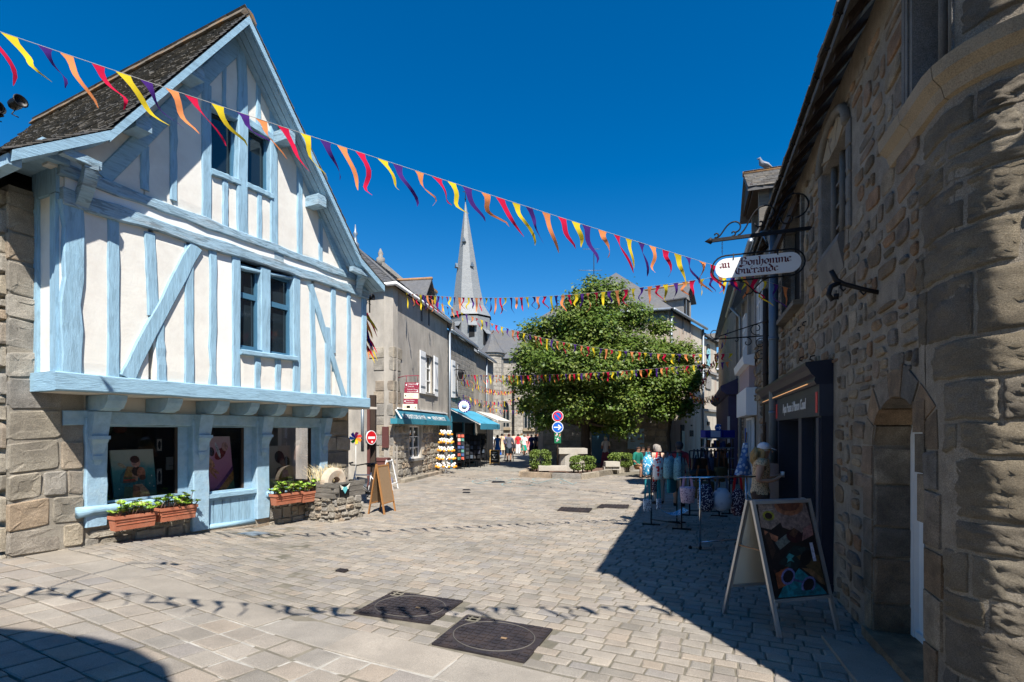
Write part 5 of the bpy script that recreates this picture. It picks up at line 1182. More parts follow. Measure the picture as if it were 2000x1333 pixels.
dormer(h2, F2, F2.U(822), F2.U(838), F2.Z(830, 632), 7.55, 8.15, 1.9, 'slate2')
# canopy board with lettering
M['teal'] = mat('teal_paint', (.035, .17, .24), .55, .1, 4, .1, 30); M['teal2'] = mat('teal_paint_light', (.045, .24, .31), .55, .1, 4, .1, 30)
cb = thing('shop_canopy', 'teal sloping shop board lettered PRODUITS DE LA MER VENTE DIRECTE', 'shop sign', F2(3, 2.2, 0))
k0, k1 = -.35, 6.15
mb = MB(); mb.prism([F2(k0 + .5, 2.64, .02), F2(k0 + .5, 2.55, .1), F2(k0 + .5, 2.28, .26), F2(k0 + .5, 2.2, .02)], F2.u * (k1 - k0 - .5)); mb.build('board', M['teal'], cb)
mb = MB(); mb.prism([F2(k0, 2.29, .05), F2(k0, 2.29, .3), F2(k0, 2.1, .3), F2(k0, 2.1, .05)], F2.u * (k1 - k0)); mb.build('lower_rail', M['teal2'], cb)
mb = MB(); mb.fbox(F2, k0 + .6, k1, 2.65, 2.7, .0, .1); mb.build('flashing', M['white'], cb)
mb = MB(); mb.beam(F2(k0 + .44, 2.62, .06), F2(k0 + .4, 2.28, .3), .05, .03); mb.build('white_edge', M['white'], cb)
t_ = (.26 - .1) / (2.28 - 2.55)
fC = lambda u, z, d=0: F2(u, 2.3 + z, .25 + z * t_ + .012 + d)
text(cb, 'PRODUITS DE LA MER', fC, k0 + .75, .02, 0, .22, M['lettering_cream'] if 'lettering_cream' in M else M['lettering'], sx=1.12, shear=0); text(cb, 'VENTE DIRECTE', fC, k0 + 4.0, .02, 0, .22, M['lettering'], sx=1.15)
mb = MB(); mb.add([fC(k0 + 3.65 + x, .1 + z) for x, z in ell(0, 0, .14, .045, 10)], [list(range(10))]); mb.add([fC(k0 + 3.5, .1), fC(k0 + 3.42, .16), fC(k0 + 3.42, .04)], [(0, 1, 2)]); mb.build('fish_emblem', M['lettering'], cb)
# direction signs
ds = thing('direction_signs', 'stack of maroon and cream tourist direction boards hung from a wall bracket', 'direction sign', F2(1.6, 3, .3))
fD = Fr(at(791, 800, 18.2) * 1, (1, .12), (.12, -1)); zt = at(0, 747, 18.2).z
M['maroon'] = flat('maroon', (140, 40, 62)); M['cream'] = flat('cream', (240, 228, 200)); M['ltgreen'] = flat('pale_green', (165, 185, 140))
zc = zt
for i, (mm, hh, sh_, l1, l2, ar) in enumerate((('maroon', .19, .0, 'Collégiale St-Aubin', 'Centre-ville', 'b'), ('maroon', .19, -.02, 'Musée de la Poupée', 'et du Jouet Ancien', 'r'), ('cream', .2, -.03, 'Les Remparts', 'Le Château', 'l'), ('maroon', .19, -.05, 'Musée Château', 'Entrée Musée', 'l'), ('cream', .21, -.08, 'WC', 'P', 'u'))):
    mb = MB(); a, b = sh_, sh_ + .5; mb.fbox(fD, a, b, zc - hh, zc - .008, 0, .02); o = mb.build('sign_board', M[mm], ds); ink = M['white'] if mm == 'maroon' else M['ltgreen']
    if i == 4:
        mb = MB(); mb.fbox(fD, a + .14, a + .26, zc - hh + .06, zc - .06, .021, .023); mb.build('pictogram', M['dark'], o); text(o, 'wc', fD, a + .04, zc - hh + .08, .023, .08, M['dark']); text(o, 'i', fD, a + .33, zc - hh + .08, .023, .09, M['dark'])
        mb = MB(); mb.add([fD(a + .42, zc - hh + .05, .023), fD(a + .46, zc - hh + .05, .023), fD(a + .44, zc - .07, .023)], [(0, 1, 2)]); mb.build('arrow', M['dark'], o)
    else:
        text(o, l1, fD, a + .1, zc - .085, .022, .062, ink, sx=.72); text(o, l2, fD, a + .1, zc - .165, .022, .062, ink, sx=.72)
        mb = MB()
        if ar in 'bl': mb.add([fD(a + .02, zc - hh / 2, .023), fD(a + .07, zc - hh / 2 + .045, .023), fD(a + .07, zc - hh / 2 - .045, .023)], [(0, 1, 2)])
        if ar == 'b': mb.add([fD(a + .4, zc - .02, .023), fD(a + .48, zc - .03, .023), fD(a + .43, zc - .11, .023)], [(0, 1, 2)])
        if ar == 'r': mb.add([fD(a + .42, zc - .16, .023), fD(a + .48, zc - .16, .023), fD(a + .46, zc - .07, .023)], [(0, 1, 2)])
        mb.build('arrow', M['dark'] if mm == 'cream' else M['white'], o)
    zc -= hh
mb = MB(); mb.tube([F2(.4, zt + .2, -.02), fD(.0, zt + .22, .01), fD(.5, zt + .24, .01)], .014, 5); mb.tube([fD(.05, zt, .01), fD(.05, zt + .22, .01)], .01, 5); mb.tube([fD(.45, zt, .01), fD(.45, zt + .24, .01)], .01, 5); mb.build('hanger', M['iron_red'] if 'iron_red' in M else M['maroon'], ds)
# kerb at its foot
mb = MB(); f = F2; kr = thing('kerb', 'low worn granite kerb curving round the foot of the rendered corner house', 'kerb', F2(2, 0, .3))
pts = [F2L(1.3, 0, .45), F2L(.5, 0, .55), F2(-.15, 0, .35), F2(1, 0, .4), F2(2.2, 0, .4), F2(3.4, 0, .4), F2(4.7, 0, .38)]
for a, b in zip(pts, pts[1:]):
    mb = MB(); mb.cr = rg.random(); mb.beam(a + V((0, 0, .05)), b + V((0, 0, .05)) + (a - b) * .012, .3, .16); mb.build('kerb_stone', M['granite'], kr)
mb = MB(); mb.tube([F2(DA2 + .1, .1, .1), F2(DA2 + .1, EA2, .1)], .055, 8); mb.build('rain_pipe', M['zinc'], label='pale zinc rain pipe at the end of the rendered house above the canopy', cat='rain pipe')
# ---------------------------------------------------------------- the next houses down the street
def block_house(name, label, u0, u1, ea, ridge, wm, depth=7, rm='slate2', gable=None):
    t = thing(name, label, 'house', F2((u0 + u1) / 2, 0, -3)); mb = MB(); mb.fbox(F2, u0, u1, -.2, ea, -depth, 0)
    mb.fprism(F2.side(u0), [(0, ea), (-depth, ea), (-depth / 2, ridge)], 0, .25); mb.build('wall', M[wm], t)
    mb = MB()
    for s in (0, 1):
        d0 = .2 if s == 0 else -depth; mb.prism([F2(u0 + .02, ea, d0), F2(u0 + .02, ea + .1, d0), F2(u0 + .02, ridge + .1, -depth / 2), F2(u0 + .02, ridge, -depth / 2)], F2.u * (u1 - u0 - .04))
    r = mb.build('roof', M[rm], t); mb = MB(); mb.tube([F2(u0, ridge + .1, -depth / 2), F2(u1, ridge + .1, -depth / 2)], .09, 6); mb.build('ridge_tiles', M['ridge'], r)
    mb = MB(); mb.tube([F2(u0, ea - .02, .22), F2(u1, ea - .02, .22)], .06, 6); mb.build('gutter', M['zinc'], r)
    return t
h3 = block_house('narrow_stone_house', 'narrow grey stone house with a stone gable edge behind the rendered house', 6.42, 11.6, 6.7, 9.9, 'rubble_far')
mb = MB(); mb.prism([F2(6.45, 6.7, .25), F2(6.45, 7.1, .28), F2(6.45, 10.2, -3.3), F2(6.45, 9.9, -3.6)], F2.u * .35); mb.build('gable_coping', M['granite'], h3)
mb = MB(); mb.lathe(F2(6.6, 10.0, -3.5), [(.2, 0), (.22, .4), (.1, .5), (.14, .65), (.02, .9)], 6); mb.build('pinnacle', M['granite'], h3)
win2(F2, (7.6, 8.7, 3.6, 5.3), bars=2, par=h3, dep=.02); shutter(h3, F2, 7.0, 7.58, 3.5, 5.35, .03); 
mb = MB(); mb.fbox(F2, 6.8, 11.4, 2.3, 2.95, .02, .12); fas = mb.build('shop_fascia', M['teal'], h3)
mb = MB(); mb.fbox(F2, 6.8, 11.4, .0, 2.25, -.02, .02); mb.build('shop_window', M['dark'], h3)
for u in (6.75, 9, 11.3): mb = MB(); mb.fbox(F2, u, u + .2, 0, 2.3, .0, .1); mb.build('shop_pilaster', M['teal'], h3)
h4 = block_house('gabled_house', 'pale rendered house with a steep gable, red ridge and brick topped chimney', 11.62, 16.8, 6.5, 9.3, 'render3')
mb = MB(); mb.fbox(F2, 12.0, 12.9, 7.5, 10.3, -3.4, -2.7); ch = mb.build('chimney', M['render'], h4)
mb = MB(); mb.fbox(F2, 11.95, 12.95, 10.3, 10.45, -3.45, -2.65); mb.fbox(F2, 12.1, 12.75, 10.45, 10.75, -3.3, -2.85); mb.build('chimney_cap', M['ridge'], ch)
for u in (12.6, 15): win2(F2, (u, u + .8, 3.6, 5.2), bars=1, par=h4, dep=.02)
win2(F2, (13.4, 14.1, 2.5, 3.2), bars=0, par=h4, dep=.02)
mb = MB(); mb.tube([F2(14.4, 0, .1), F2(14.4, 6.5, .1)], .05, 6); mb.build('down_pipe', M['zinc'], h4)
# ---------------------------------------------------------------- church
ch = thing('church', 'stone church with gothic windows and a tall grey slate spire', 'church', (-1, 50, 0))
Fc = Fr((-5, 47, 0), (1, .06), (.06, -1))
cx0 = 1.2
gw = ((Fc.U(976), Fc.U(994), 1.85 + 47 * .0, 0), )
def gothic(c, w, z0, zs, zt):
    pts = [(c - w, z0), (c + w, z0), (c + w, zs)] + [(c + w * cos(a), zs + (zt - zs) * sin(a) ** .8) for a in [pi * i / 8 for i in range(1, 8)]] + [(c - w, zs)]
    mb = MB(); mb.fprism(Fc, pts, .0, .02); o = mb.build('gothic_window', M['pane'], ch)
    k = 1.14; mb = MB(); out = [(c + (u - c) * 1.2, z0 + (z - z0) * 1.06 - .05) for u, z in pts]
    n = len(pts)
    for i in range(n):
        j = (i + 1) % n; mb.prism([Fc(*pts[i], .01), Fc(*pts[j], .01), Fc(*out[j], .01), Fc(*out[i], .01)], Fc.n * .14)
    mb.build('stone_surround', M['pale_stone'], o)
    for s in (-.33, 0.33):
        mb = MB(); mb.fbox(Fc, c + s * w - .04, c + s * w + .04, z0, zs + .2, .02, .08); mb.build('tracery', M['pale_stone'], o)
    mb = MB(); mb.fbox(Fc, c - w * 1.3, c + w * 1.3, z0 - .3, z0 - .05, 0, .2); mb.build('sill', M['warm_stone'], o)
mb = MB(); mb.fbox(Fc, 1.0, 12, -.3, 8.6, -14, 0); mb.build('apse_wall', M['ashlar'], ch)
gothic(Fc.U(985), .42, Fc.Z(985, 834), 3.6, 4.6); gothic(Fc.U(1033), .42, Fc.Z(1033, 836), 3.4, 4.4)
for px in (968, 1011, 1056):
    u = Fc.U(px); mb = MB(); mb.fbox(Fc, u - .35, u + .35, -.3, 6.5, 0, .9); mb.fprism(Fc.side(u - .35), [(0, 6.5), (.9, 6.5), (0, 7.4)], 0, .7); mb.build('buttress', M['ashlar'], ch)
mb = MB(); mb.prism([Fc(.6, 8.5, .3), Fc(.6, 12.5, -7), Fc(.6, 8.5, -14.3)], Fc.u * 12); mb.build('nave_roof', M['slate2'], ch)
mb = MB(); tc = at(961, 842, 45); mb.lathe(V((tc.x, tc.y, 0)), [(1.0, 0), (1.0, 8.3), (1.12, 8.4), (1.12, 8.6)], 10, smooth=False); tu = mb.build('stair_turret', M['ashlar'], ch)
mb = MB(); mb.lathe(V((tc.x, tc.y, 8.6)), [(1.25, 0), (.6, .8), (.02, 2.0)], 10, smooth=False); mb.build('turret_roof', M['slate2'], tu)
M['spire'] = mat('spire_slate', (.2, .21, .215), .5, .15, 3, .5, 8, (1, 1, 3), bdist=.02, speck=.15, spec=.5)
sc_ = at(918, 842, 50); sc_.z = 0; zz = lambda y: 1.85 + (842 - y) * .05
def octa(mb, prof, cx=None, rot=pi / 8, n=8):
    vs = []
    for r, z, dx in prof: vs += [sc_ + V((dx + r * cos(rot + 2 * pi * j / n), r * sin(rot + 2 * pi * j / n), z)) for j in range(n)]
    fs = [(i * n + j, i * n + (j + 1) % n, (i + 1) * n + (j + 1) % n, (i + 1) * n + j) for i in range(len(prof) - 1) for j in range(n)]
    mb.add(vs, fs)
mb = MB(); octa(mb, [(2.0, 0, .1), (2.0, zz(625), .1)]); bf = mb.build('belfry', M['spire'], ch)
mb = MB(); octa(mb, [(2.12, zz(622), .1), (1.62, zz(600), -.1), (1.28, zz(560), -.22), (.03, zz(395), -.45)]); sp = mb.build('spire', M['spire'], ch)
mb = MB(); p = sc_ + V((-.45, 0, zz(395))); mb.tube([p, p + V((0, 0, 1.5))], .035, 6); mb.beam(p + V((-.25, 0, 1.0)), p + V((.25, 0, 1.0)), .05, .05); mb.ball(p + V((0, 0, .3)), .09); mb.build('cross', M['iron'], sp)
for k, (px, py) in enumerate(((898, 655), (929, 655), (951, 668))):
    a = (-pi / 2 - .62, -pi / 2 + .15, -pi / 2 + .93)[k]; nrm = V((cos(a), sin(a), 0)); f = Fr(sc_ + V((.1, 0, 0)) + nrm * 1.86, (-nrm.y, nrm.x, 0), nrm); z = zz(py)
    mb = MB(); mb.fbox(f, -.33, .33, z - .5, z + .9, -.05, .04); o = mb.build('louvre_opening', M['dark'], ch)
    mb = MB(); mb.prism([f(-.42, z + .55, .45), f(-.42, z + 1.05, 0), f(-.42, z + 1.0, 0), f(-.42, z + .5, .45)], f.u * .84); mb.build('hood', M['spire'], o)
for k, (a, z) in enumerate(((-pi / 2 - .25, zz(478)), (-pi / 2 - 1.0, zz(527)), (-pi / 2 + .6, zz(527)))):
    r = 1.25 * (z - zz(395)) / (zz(560) - zz(395)); nrm = V((cos(a), sin(a), 0)); c = sc_ + V((-.35, 0, z)) + nrm * r * .95; sd = V((-nrm.y, nrm.x, 0))
    mb = MB(); mb.prism([c - sd * .2, c + sd * .2, c + V((0, 0, .45))], nrm * .25); mb.build('lucarne', M['zinc_dark'], sp)
# blue awning shop front and goods
aw = thing('awning', 'turquoise blue shop awning stretched out over souvenir racks', 'awning', F2(9, 2.4, 1))
M['awning'] = cloth('awning_blue', (.1, .42, .6), .3); M['awning_cream'] = cloth('awning_cream', (.75, .72, .65), .3)
def awning(t, u0, u1, zt, zb, dd, m, val=.28):
    n = 6; mb = MB()
    for i in range(n): a, b = u0 + (u1 - u0) * i / n, u0 + (u1 - u0) * (i + 1) / n; mb.prism([F2(a, zt, .1), F2(b, zt, .1), F2(b, zb, dd), F2(a, zb, dd)], (0, 0, .012))
    mb.build('canopy', M[m], t); mb = MB(); mb.fbox(F2, u0, u1, zb - val, zb, dd, dd + .01); mb.build('valance', M[m], t)
    mb = MB(); mb.beam(F2(u0, zb - .03, dd - .02), F2(u1, zb - .03, dd - .02), .06, .06); mb.build('front_bar', M['white'], t)
    for u in (u0 + .05, u1 - .05):
        mb = MB(); mb.beam(F2(u, zt - .05, .1), F2(u, zb - .04, dd), .04, .05); mb.build('arm', M['white'], t)
awning(aw, 6.6, 11.2, 2.95, 2.2, 1.6, 'awning')
aw2 = thing('awning', 'cream shop awning behind the turquoise one', 'awning', F2(14, 2.4, 1)); awning(aw2, 11.6, 16, 3.0, 2.45, 1.4, 'awning_cream', .1)
# round hanging sign and lantern
rs_ = thing('round_sign', 'round white shop sign with a purple scalloped rim on a wall arm', 'shop sign', at(907, 800, 25))
c = at(907, 794, 24.6); mb = MB(); mb.lathe(c, [(.27, -.01), (.27, .02)], 16, axis=(.1, -1, 0), smooth=False); mb.build('disc', M['white'], rs_)
mb = MB()
for i in range(16): mb.ball(c + V((.27 * cos(i * pi / 8), 0, .27 * sin(i * pi / 8))), (.05, .03, .05), 6, 4)
M['purple'] = flat('purple_paint', (74, 52, 140)); mb.build('scalloped_rim', M['purple'], rs_)
mb = MB(); mb.lathe(c + V((0, -.03, 0)), [(.13, 0), (.13, .01)], 12, axis=(.1, -1, 0)); mb.build('emblem', colmat((150, 175, 215)), rs_)
mb = MB(); mb.tube([c + V((-.9, .2, .42)), c + V((0.1, .0, .4))], .015, 5); mb.tube([c + V((0, 0, .4)), c + V((0, 0, .27))], .008, 4); mb.build('arm', M['iron'], rs_)
la = thing('wall_lantern', 'black wrought iron lantern bracket high on the narrow stone house', 'lantern', at(897, 735, 26))
c = at(898, 735, 25.5); mb = MB(); mb.tube([c + V((-.6, .1, .25)), c + V((-.1, 0, .33)), c + V((.25, 0, .28))], .025, 5); mb.tube([c + V((.25, 0, .28)), c + V((.33, 0, 0)), c + V((.15, 0, -.25)), c + V((-.1, 0, -.2)), c + V((-.15, 0, .1))], .022, 6); mb.build('bracket', M['iron'], la)
mb = MB(); mb.lathe(c + V((0.05, 0, -.15)), [(.08, 0), (.16, .3), (.17, .32), (.05, .45), (.01, .5)], 6, smooth=False); mb.build('lamp_head', M['iron'], la)
# ================================================================ CENTRE: TREE, ISLAND, HOUSES BEHIND
KS = 26.5 / 30; K = V((9.18 * KS, 26.5, 0)); FK = Fr(K, (.714, 1), (1, -.714)); FKL = Fr(K, (-.95, .3), (-.3, -.95))
bk = thing('tall_rendered_house', 'tall pale rendered house with a stone dormer and pink stained walls behind the tree', 'house', FK(3, 0, -3))
EK = 1.85 + (842 - 607) * .0265
LK = 6.22
mb = MB(); mb.fbox(FK, 0, LK, -.3, EK, -8, 0); mb.build('street_wall', M['render2'], bk)
mb = MB(); mb.fbox(FKL, 0.02, 6.7, -.3, EK, -6, .0); mb.build('stone_wall', M['rubble_far'], bk)
rg = random.Random(71)
stone_wall(bk, FKL, rubble(.1, 2.2, 0, 3.9, (.35, .8), (.25, .42), rg, gap=.03), [M['granite']], .03, 72, 'stone', rough=.12)
mb = MB(); mb.fbox(FKL, 0.01, 1.0, 3.9, EK - .4, .0, .02); mb.build('render_patch', M['render2'], bk)
pk = FKL(3.0, 11.2, -3.0)
mb = MB(); ee = EK + .05; e0 = FK(-.2, ee, .3); e1 = FKL(6.8, ee, .3); e2 = FK(LK, ee, .3)
mb.poly([e0, e2, FK(LK, 10.3, -3.5), pk]); mb.poly([e0, pk, e1]); mb.build('roof', M['slate2'], bk)
for f, b in ((FK, LK), (FKL, 6.8)):
    mb = MB(); mb.tube([f(-.1, EK + .02, .3), f(b, EK + .02, .3)], .08, 6); mb.build('gutter', M['zinc'], bk)
dz0, dz1 = EK - 1.6, EK + 1.3
d_ = dormer(bk, FK, 2.3, 3.75, EK - .8, EK + 1.25, EK + 2.0, 2.6, 'pale_stone', 'dark', ridge=True)
def wbox(par, nm, f, x0, x1, y0, y1, d, m):
    u0, u1 = f.U(x0), f.U(x1); z0, z1 = f.Z((x0 + x1) / 2, y1), f.Z((x0 + x1) / 2, y0); mb = MB(); mb.fbox(f, u0, u1, z0, z1, -.02, d); return mb.build(nm, m, par)
M['turq'] = mat('turquoise_paint', (.22, .47, .52), .6, .1, 5, .1, 30)
wbox(bk, 'doorway', FK, 1329, 1336, 830, 898, .02, M['dark']); wbox(bk, 'door', FK, 1331, 1336, 842, 898, .04, M['turq'])
wbox(bk, 'window', FK, 1346, 1350, 775, 803, .03, M['turq']); wbox(bk, 'opening', FK, 1347, 1354, 841, 853, .02, M['dark'])
wbox(bk, 'opening', FK, 1349, 1352, 830, 833, .02, M['dark'])
wbox(bk, 'window', FKL, 1226, 1258, 838, 880, .03, M['blue_grey']); wbox(bk, 'doorway', FKL, 1156, 1190, 838, 905, .03, M['blue_dark'])
mb = MB(); mb.tube([FK(LK - .15, 0, .1), FK(LK - .15, EK, .1)], .07, 8); mb.build('down_pipe', M['zinc'], bk)
mb = MB(); mb.tube([FK(.15, EK - 3.5, .1), FK(.15, EK, .1)], .06, 8); mb.build('down_pipe', M['zinc'], bk)
b2 = thing('narrow_rendered_house', 'narrow rendered house with an arched turquoise window beyond the zinc pipe', 'house', FK(9, 0, -3))
EN = 1.85 + (842 - 660) * .0322
mb = MB(); mb.fbox(FK, LK + .02, 9.9, -.3, EN, -8, -.05); mb.build('wall', M['render2'], b2)
mb = MB(); mb.prism([FK(LK, EN, .25), FK(LK, EN + .12, .25), FK(LK, EN + 2.4, -4), FK(LK, EN + 2.2, -4)], FK.u * 3.9); mb.build('roof', M['slate2'], b2)
mb = MB(); mb.fbox(FK, 9.6, 10.0, EN - .2, EN + .7, -.6, .1); mb.build('corner_cap', M['granite'], b2)
wbox(b2, 'arched_window', FK, 1381, 1386, 682, 715, .05, M['turq']); mb = MB(); u = FK.U(1383.5); mb.lathe(FK(u, FK.Z(1383, 682), -.04), [(.32, 0), (.32, .08)], 14, axis=FK.n, smooth=False); mb.build('arch_head', M['dark'], b2)
for y in (728, 802):
    z = FK.Z(1386, y); mb = MB(); mb.fbox(FK, LK + .1, 9.9, z - .08, z + .06, 0, .12); mb.build('string_course', M['pale_stone'], b2)
wbox(b2, 'blocked_window', FK, 1379, 1389, 735, 760, .02, M['pale_stone']); wbox(b2, 'opening', FK, 1382, 1386, 824, 831, .02, M['dark_wood'])
b3 = thing('end_house', 'pale house with a slate roof closing the lane on the right', 'house', (18, 46, 0))
f3 = Fr((14.5, 44, 0), (1, .1), (.1, -1)); mb = MB(); mb.fbox(f3, 0, 9, -.3, 1.85 + 44 * (842 - 722) / 1000, -6, 0); mb.build('wall', M['render3'], b3)
z3 = 1.85 + 44 * .12; mb = MB(); mb.prism([f3(-.2, z3, .3), f3(-.2, z3 + .1, .3), f3(-.2, z3 + 2.0, -3.5), f3(-.2, z3 + 1.9, -3.5)], f3.u * 9); mb.build('roof', M['slate2'], b3)
for y in (738, 796): mb = MB(); z = 1.85 + 44 * (842 - y) / 1000; mb.fbox(f3, 0, 9, z - .1, z + .08, 0, .15); mb.build('string_course', M['pale_stone'], b3)
mb = MB(); mb.tube([f3(0, z3, .35), f3(9, z3, .35)], .1, 6); mb.build('gutter', M['zinc'], b3)
# aerial
an = thing('tv_aerial', 'rusty television aerial standing above the tree top', 'aerial', at(1160, 530, 36)); c = at(1160, 530, 36); mb = MB(); mb.tube([c + V((0, 0, -2)), c + V((0, 0, 1.6))], .03, 5); mb.build('mast', M['iron'], an)
for z, l, nn in ((1.55, .75, 9), (.05, 1.05, 12)):
    mb = MB(); mb.tube([c + V((-l, 0, z)), c + V((.5 * l, 0, z))], .014, 4)
    for i in range(nn): x = -l + 1.5 * l * i / (nn - 1); mb.tube([c + V((x - .05, -.2, z)), c + V((x + .05, .2, z + .03))], .01, 3)
    mb.build('antenna_array', M['zinc'], an)
# ---------------------------------------------------------------- trees
def branch(mb, a, b, r0, r1, rg, n=6, wob=.12):
    pts = []; L = (b - a).length
    for i in range(n + 1): t = i / n; pts.append(a + (b - a) * t + V((rg.uniform(-1, 1), rg.uniform(-1, 1), rg.uniform(-.5, .5))) * wob * L * t * (1 - t) * 2)
    mb.tube(pts, [r0 + (r1 - r0) * i / n for i in range(n + 1)], 7)
def tree(label, base, trunk_h, tr, blobs, nleaf, ls, seed):
    rg = random.Random(seed); t = thing('tree', label, 'tree', base, None); tk = MB(); top = base + V((rg.uniform(-.2, .2), rg.uniform(-.2, .2), trunk_h))
    branch(tk, base + V((0, 0, -.1)), top, tr, tr * .7, rg, 6, .05); 
    for c, r in blobs: branch(tk, top + V((0, 0, -.2)), c, tr * .45, tr * .1, rg, 6, .2)
    tk.build('trunk', M['bark'], t)
    cr = MB(); tot = sum(r[0] * r[2] for c, r in blobs)
    for c, r in blobs:
        k = int(nleaf * r[0] * r[2] / tot / 9)
        for _ in range(k):       # sprays of leaves, denser towards the outside of each mass
            d = V((rg.gauss(0, 1), rg.gauss(0, 1), rg.gauss(0, 1))).normalized(); q = rg.random() ** .42 * rg.uniform(.85, 1.12)
            p = c + V((d.x * r[0] * q, d.y * r[1] * q, d.z * r[2] * q)); hue = min(1, max(0, .45 + .5 * noise.noise(p * .9) + rg.uniform(-.15, .15)))
            for _ in range(9):
                o = p + V((rg.gauss(0, .16), rg.gauss(0, .16), rg.gauss(0, .11))); nn = (d * .55 + V((rg.gauss(0, .45), rg.gauss(0, .45) - .15, .75 + rg.gauss(0, .4)))).normalized(); a = nn.orthogonal(); a.rotate(Matrix.Rotation(rg.uniform(0, 6.3), 3, nn)); a.normalize(); b = nn.cross(a); s = ls * rg.uniform(.7, 1.25)
                cr.cr = min(1, max(0, hue + rg.uniform(-.2, .2))); cr.add([o - a * s, o + b * s * .62 - a * s * .15, o + a * s, o - b * s * .62 - a * s * .15], [(0, 1, 2, 3)])
    cr.build('crown', M['leaf'], t, kind='stuff'); return t
TY = 24.7
def P3(px, py, dy=0): return at(px, py, TY + dy)
blobs = []
rg = random.Random(5)
for px, py, r, dy in ((1160, 572, 44, 0), (1128, 590, 36, .3), (1160, 600, 50, -.4), (1195, 575, 40, .5), (1110, 625, 48, 0), (1050, 650, 42, .3), (1165, 650, 60, -1.2), (1235, 620, 48, .4), (1040, 700, 50, 0), (1020, 745, 36, .2), (1100, 710, 66, -1.8), (1175, 720, 68, -2.1), (1245, 690, 60, -.8), (1280, 690, 42, .5), (1065, 775, 42, -.6), (1130, 790, 52, -1.5), (1205, 785, 56, -1.6), (1265, 760, 48, -.5), (1030, 790, 28, .4), (1060, 820, 30, -.3), (1215, 830, 34, -1.2), (1165, 825, 36, .8), (1120, 650, 55, 1.0), (1200, 680, 60, 1.2), (1100, 745, 55, 1.0), (1240, 745, 50, 1.2), (1060, 690, 40, .8)):
    blobs.append((P3(px, py, dy), (r * .0222, r * .0215, r * .0175)))
tree('broad round leafy tree shading the planted island in the square', V((P3(1148, 842).x, TY, 0)), 2.4, .27, blobs, 62000, .083, 1)
TY = 25.0; bl2 = []
for px, py, r, dy in ((1300, 690, 34, 0), (1335, 690, 32, .3), (1345, 745, 28, 0), (1310, 745, 40, -.8), (1330, 790, 30, -.2), (1355, 720, 18, .2), (1290, 800, 30, -.5), (1290, 640, 22, .5)):
    bl2.append((P3(px, py, dy), (r * .026, r * .025, r * .02)))
tree('smaller slender leafy tree with a thin bare trunk right of the broad tree', V((P3(1305, 842).x, TY, 0)), 3.4, .1, bl2, 12000, .083, 2)
# ---------------------------------------------------------------- planted island
isl = thing('planted_island', 'granite kerbed planting bed round the foot of the broad tree', 'planting bed', (3.4, 22, 0))
kp = [quad_world([p])[0] for p in ((1046, 919), (1019, 932), (1080, 935), (1136, 937), (1165, 932), (1195, 926), (1225, 921), (1250, 916))]
kp.append(V((5.4, 25.6, 0))); kp.append(V((1.6, 25.5, 0)))
mb = MB(); mb.prism([p + V((0, 0, -.05)) for p in kp], (0, 0, .17)); mb.build('soil', M['stem'], isl)
rg = random.Random(6)
for a, b in zip(kp, kp[1:8]):
    mb = MB(); mb.cr = rg.random(); mb.beam(a + V((0, 0, .09)), b + V((0, 0, .09)) + (a - b) * .01, .26, .25); mb.build('kerb_stone', M['granite'], isl)
def slab_bench(label, x0, x1, yt, yb, Y, dep=.5):
    a, b = at(x0, 842, Y), at(x1, 842, Y); z1 = at(0, yt, Y).z; z0 = at(0, yb, Y).z; t = thing('stone_bench', label, 'bench', V(((a.x + b.x) / 2, Y, .3)))
    mb = MB(); mb.cr = .9; mb.box(((a.x + b.x) / 2, Y + dep / 2, z0), (b.x - a.x, dep, z1 - z0)); mb.build('seat', M['pale_stone2'], t)
    for s in (.2, .8): mb = MB(); mb.cr = .8; mb.box((a.x + (b.x - a.x) * s, Y + dep / 2, .2), (.35, dep * .7, z0 - .2)); mb.build('foot', M['pale_stone2'], t)
M['pale_stone2'] = mat('pale_stone2', (.45, .41, .35), .9, .15, 4, .5, 30, speck=.2, bdist=.008, stain=(.3, .26, .2), stain_scale=2, stain_amt=.5)
slab_bench('long pale stone slab bench between the two clipped hedges', 1052, 1108, 911, 920, 20.9); slab_bench('short pale stone slab bench at the right end of the island', 1183, 1211, 902.5, 912, 21.6)
we = thing('stone_well', 'pale granite well with a thick square rim behind the slab bench', 'well', at(1118, 905, 22.6)); c = at(1117, 842, 22.5); c.z = 0
mb = MB(); mb.cr = .9; mb.lathe(c, [(.6, .1), (.53, .8), (.53, .88)], 14, smooth=False); mb.build('shaft', M['pale_stone2'], we)
mb = MB(); mb.cr = .6; mb.box((c.x, c.y, .86), (1.22, 1.0, .23)); mb.build('rim', M['pale_stone2'], we)
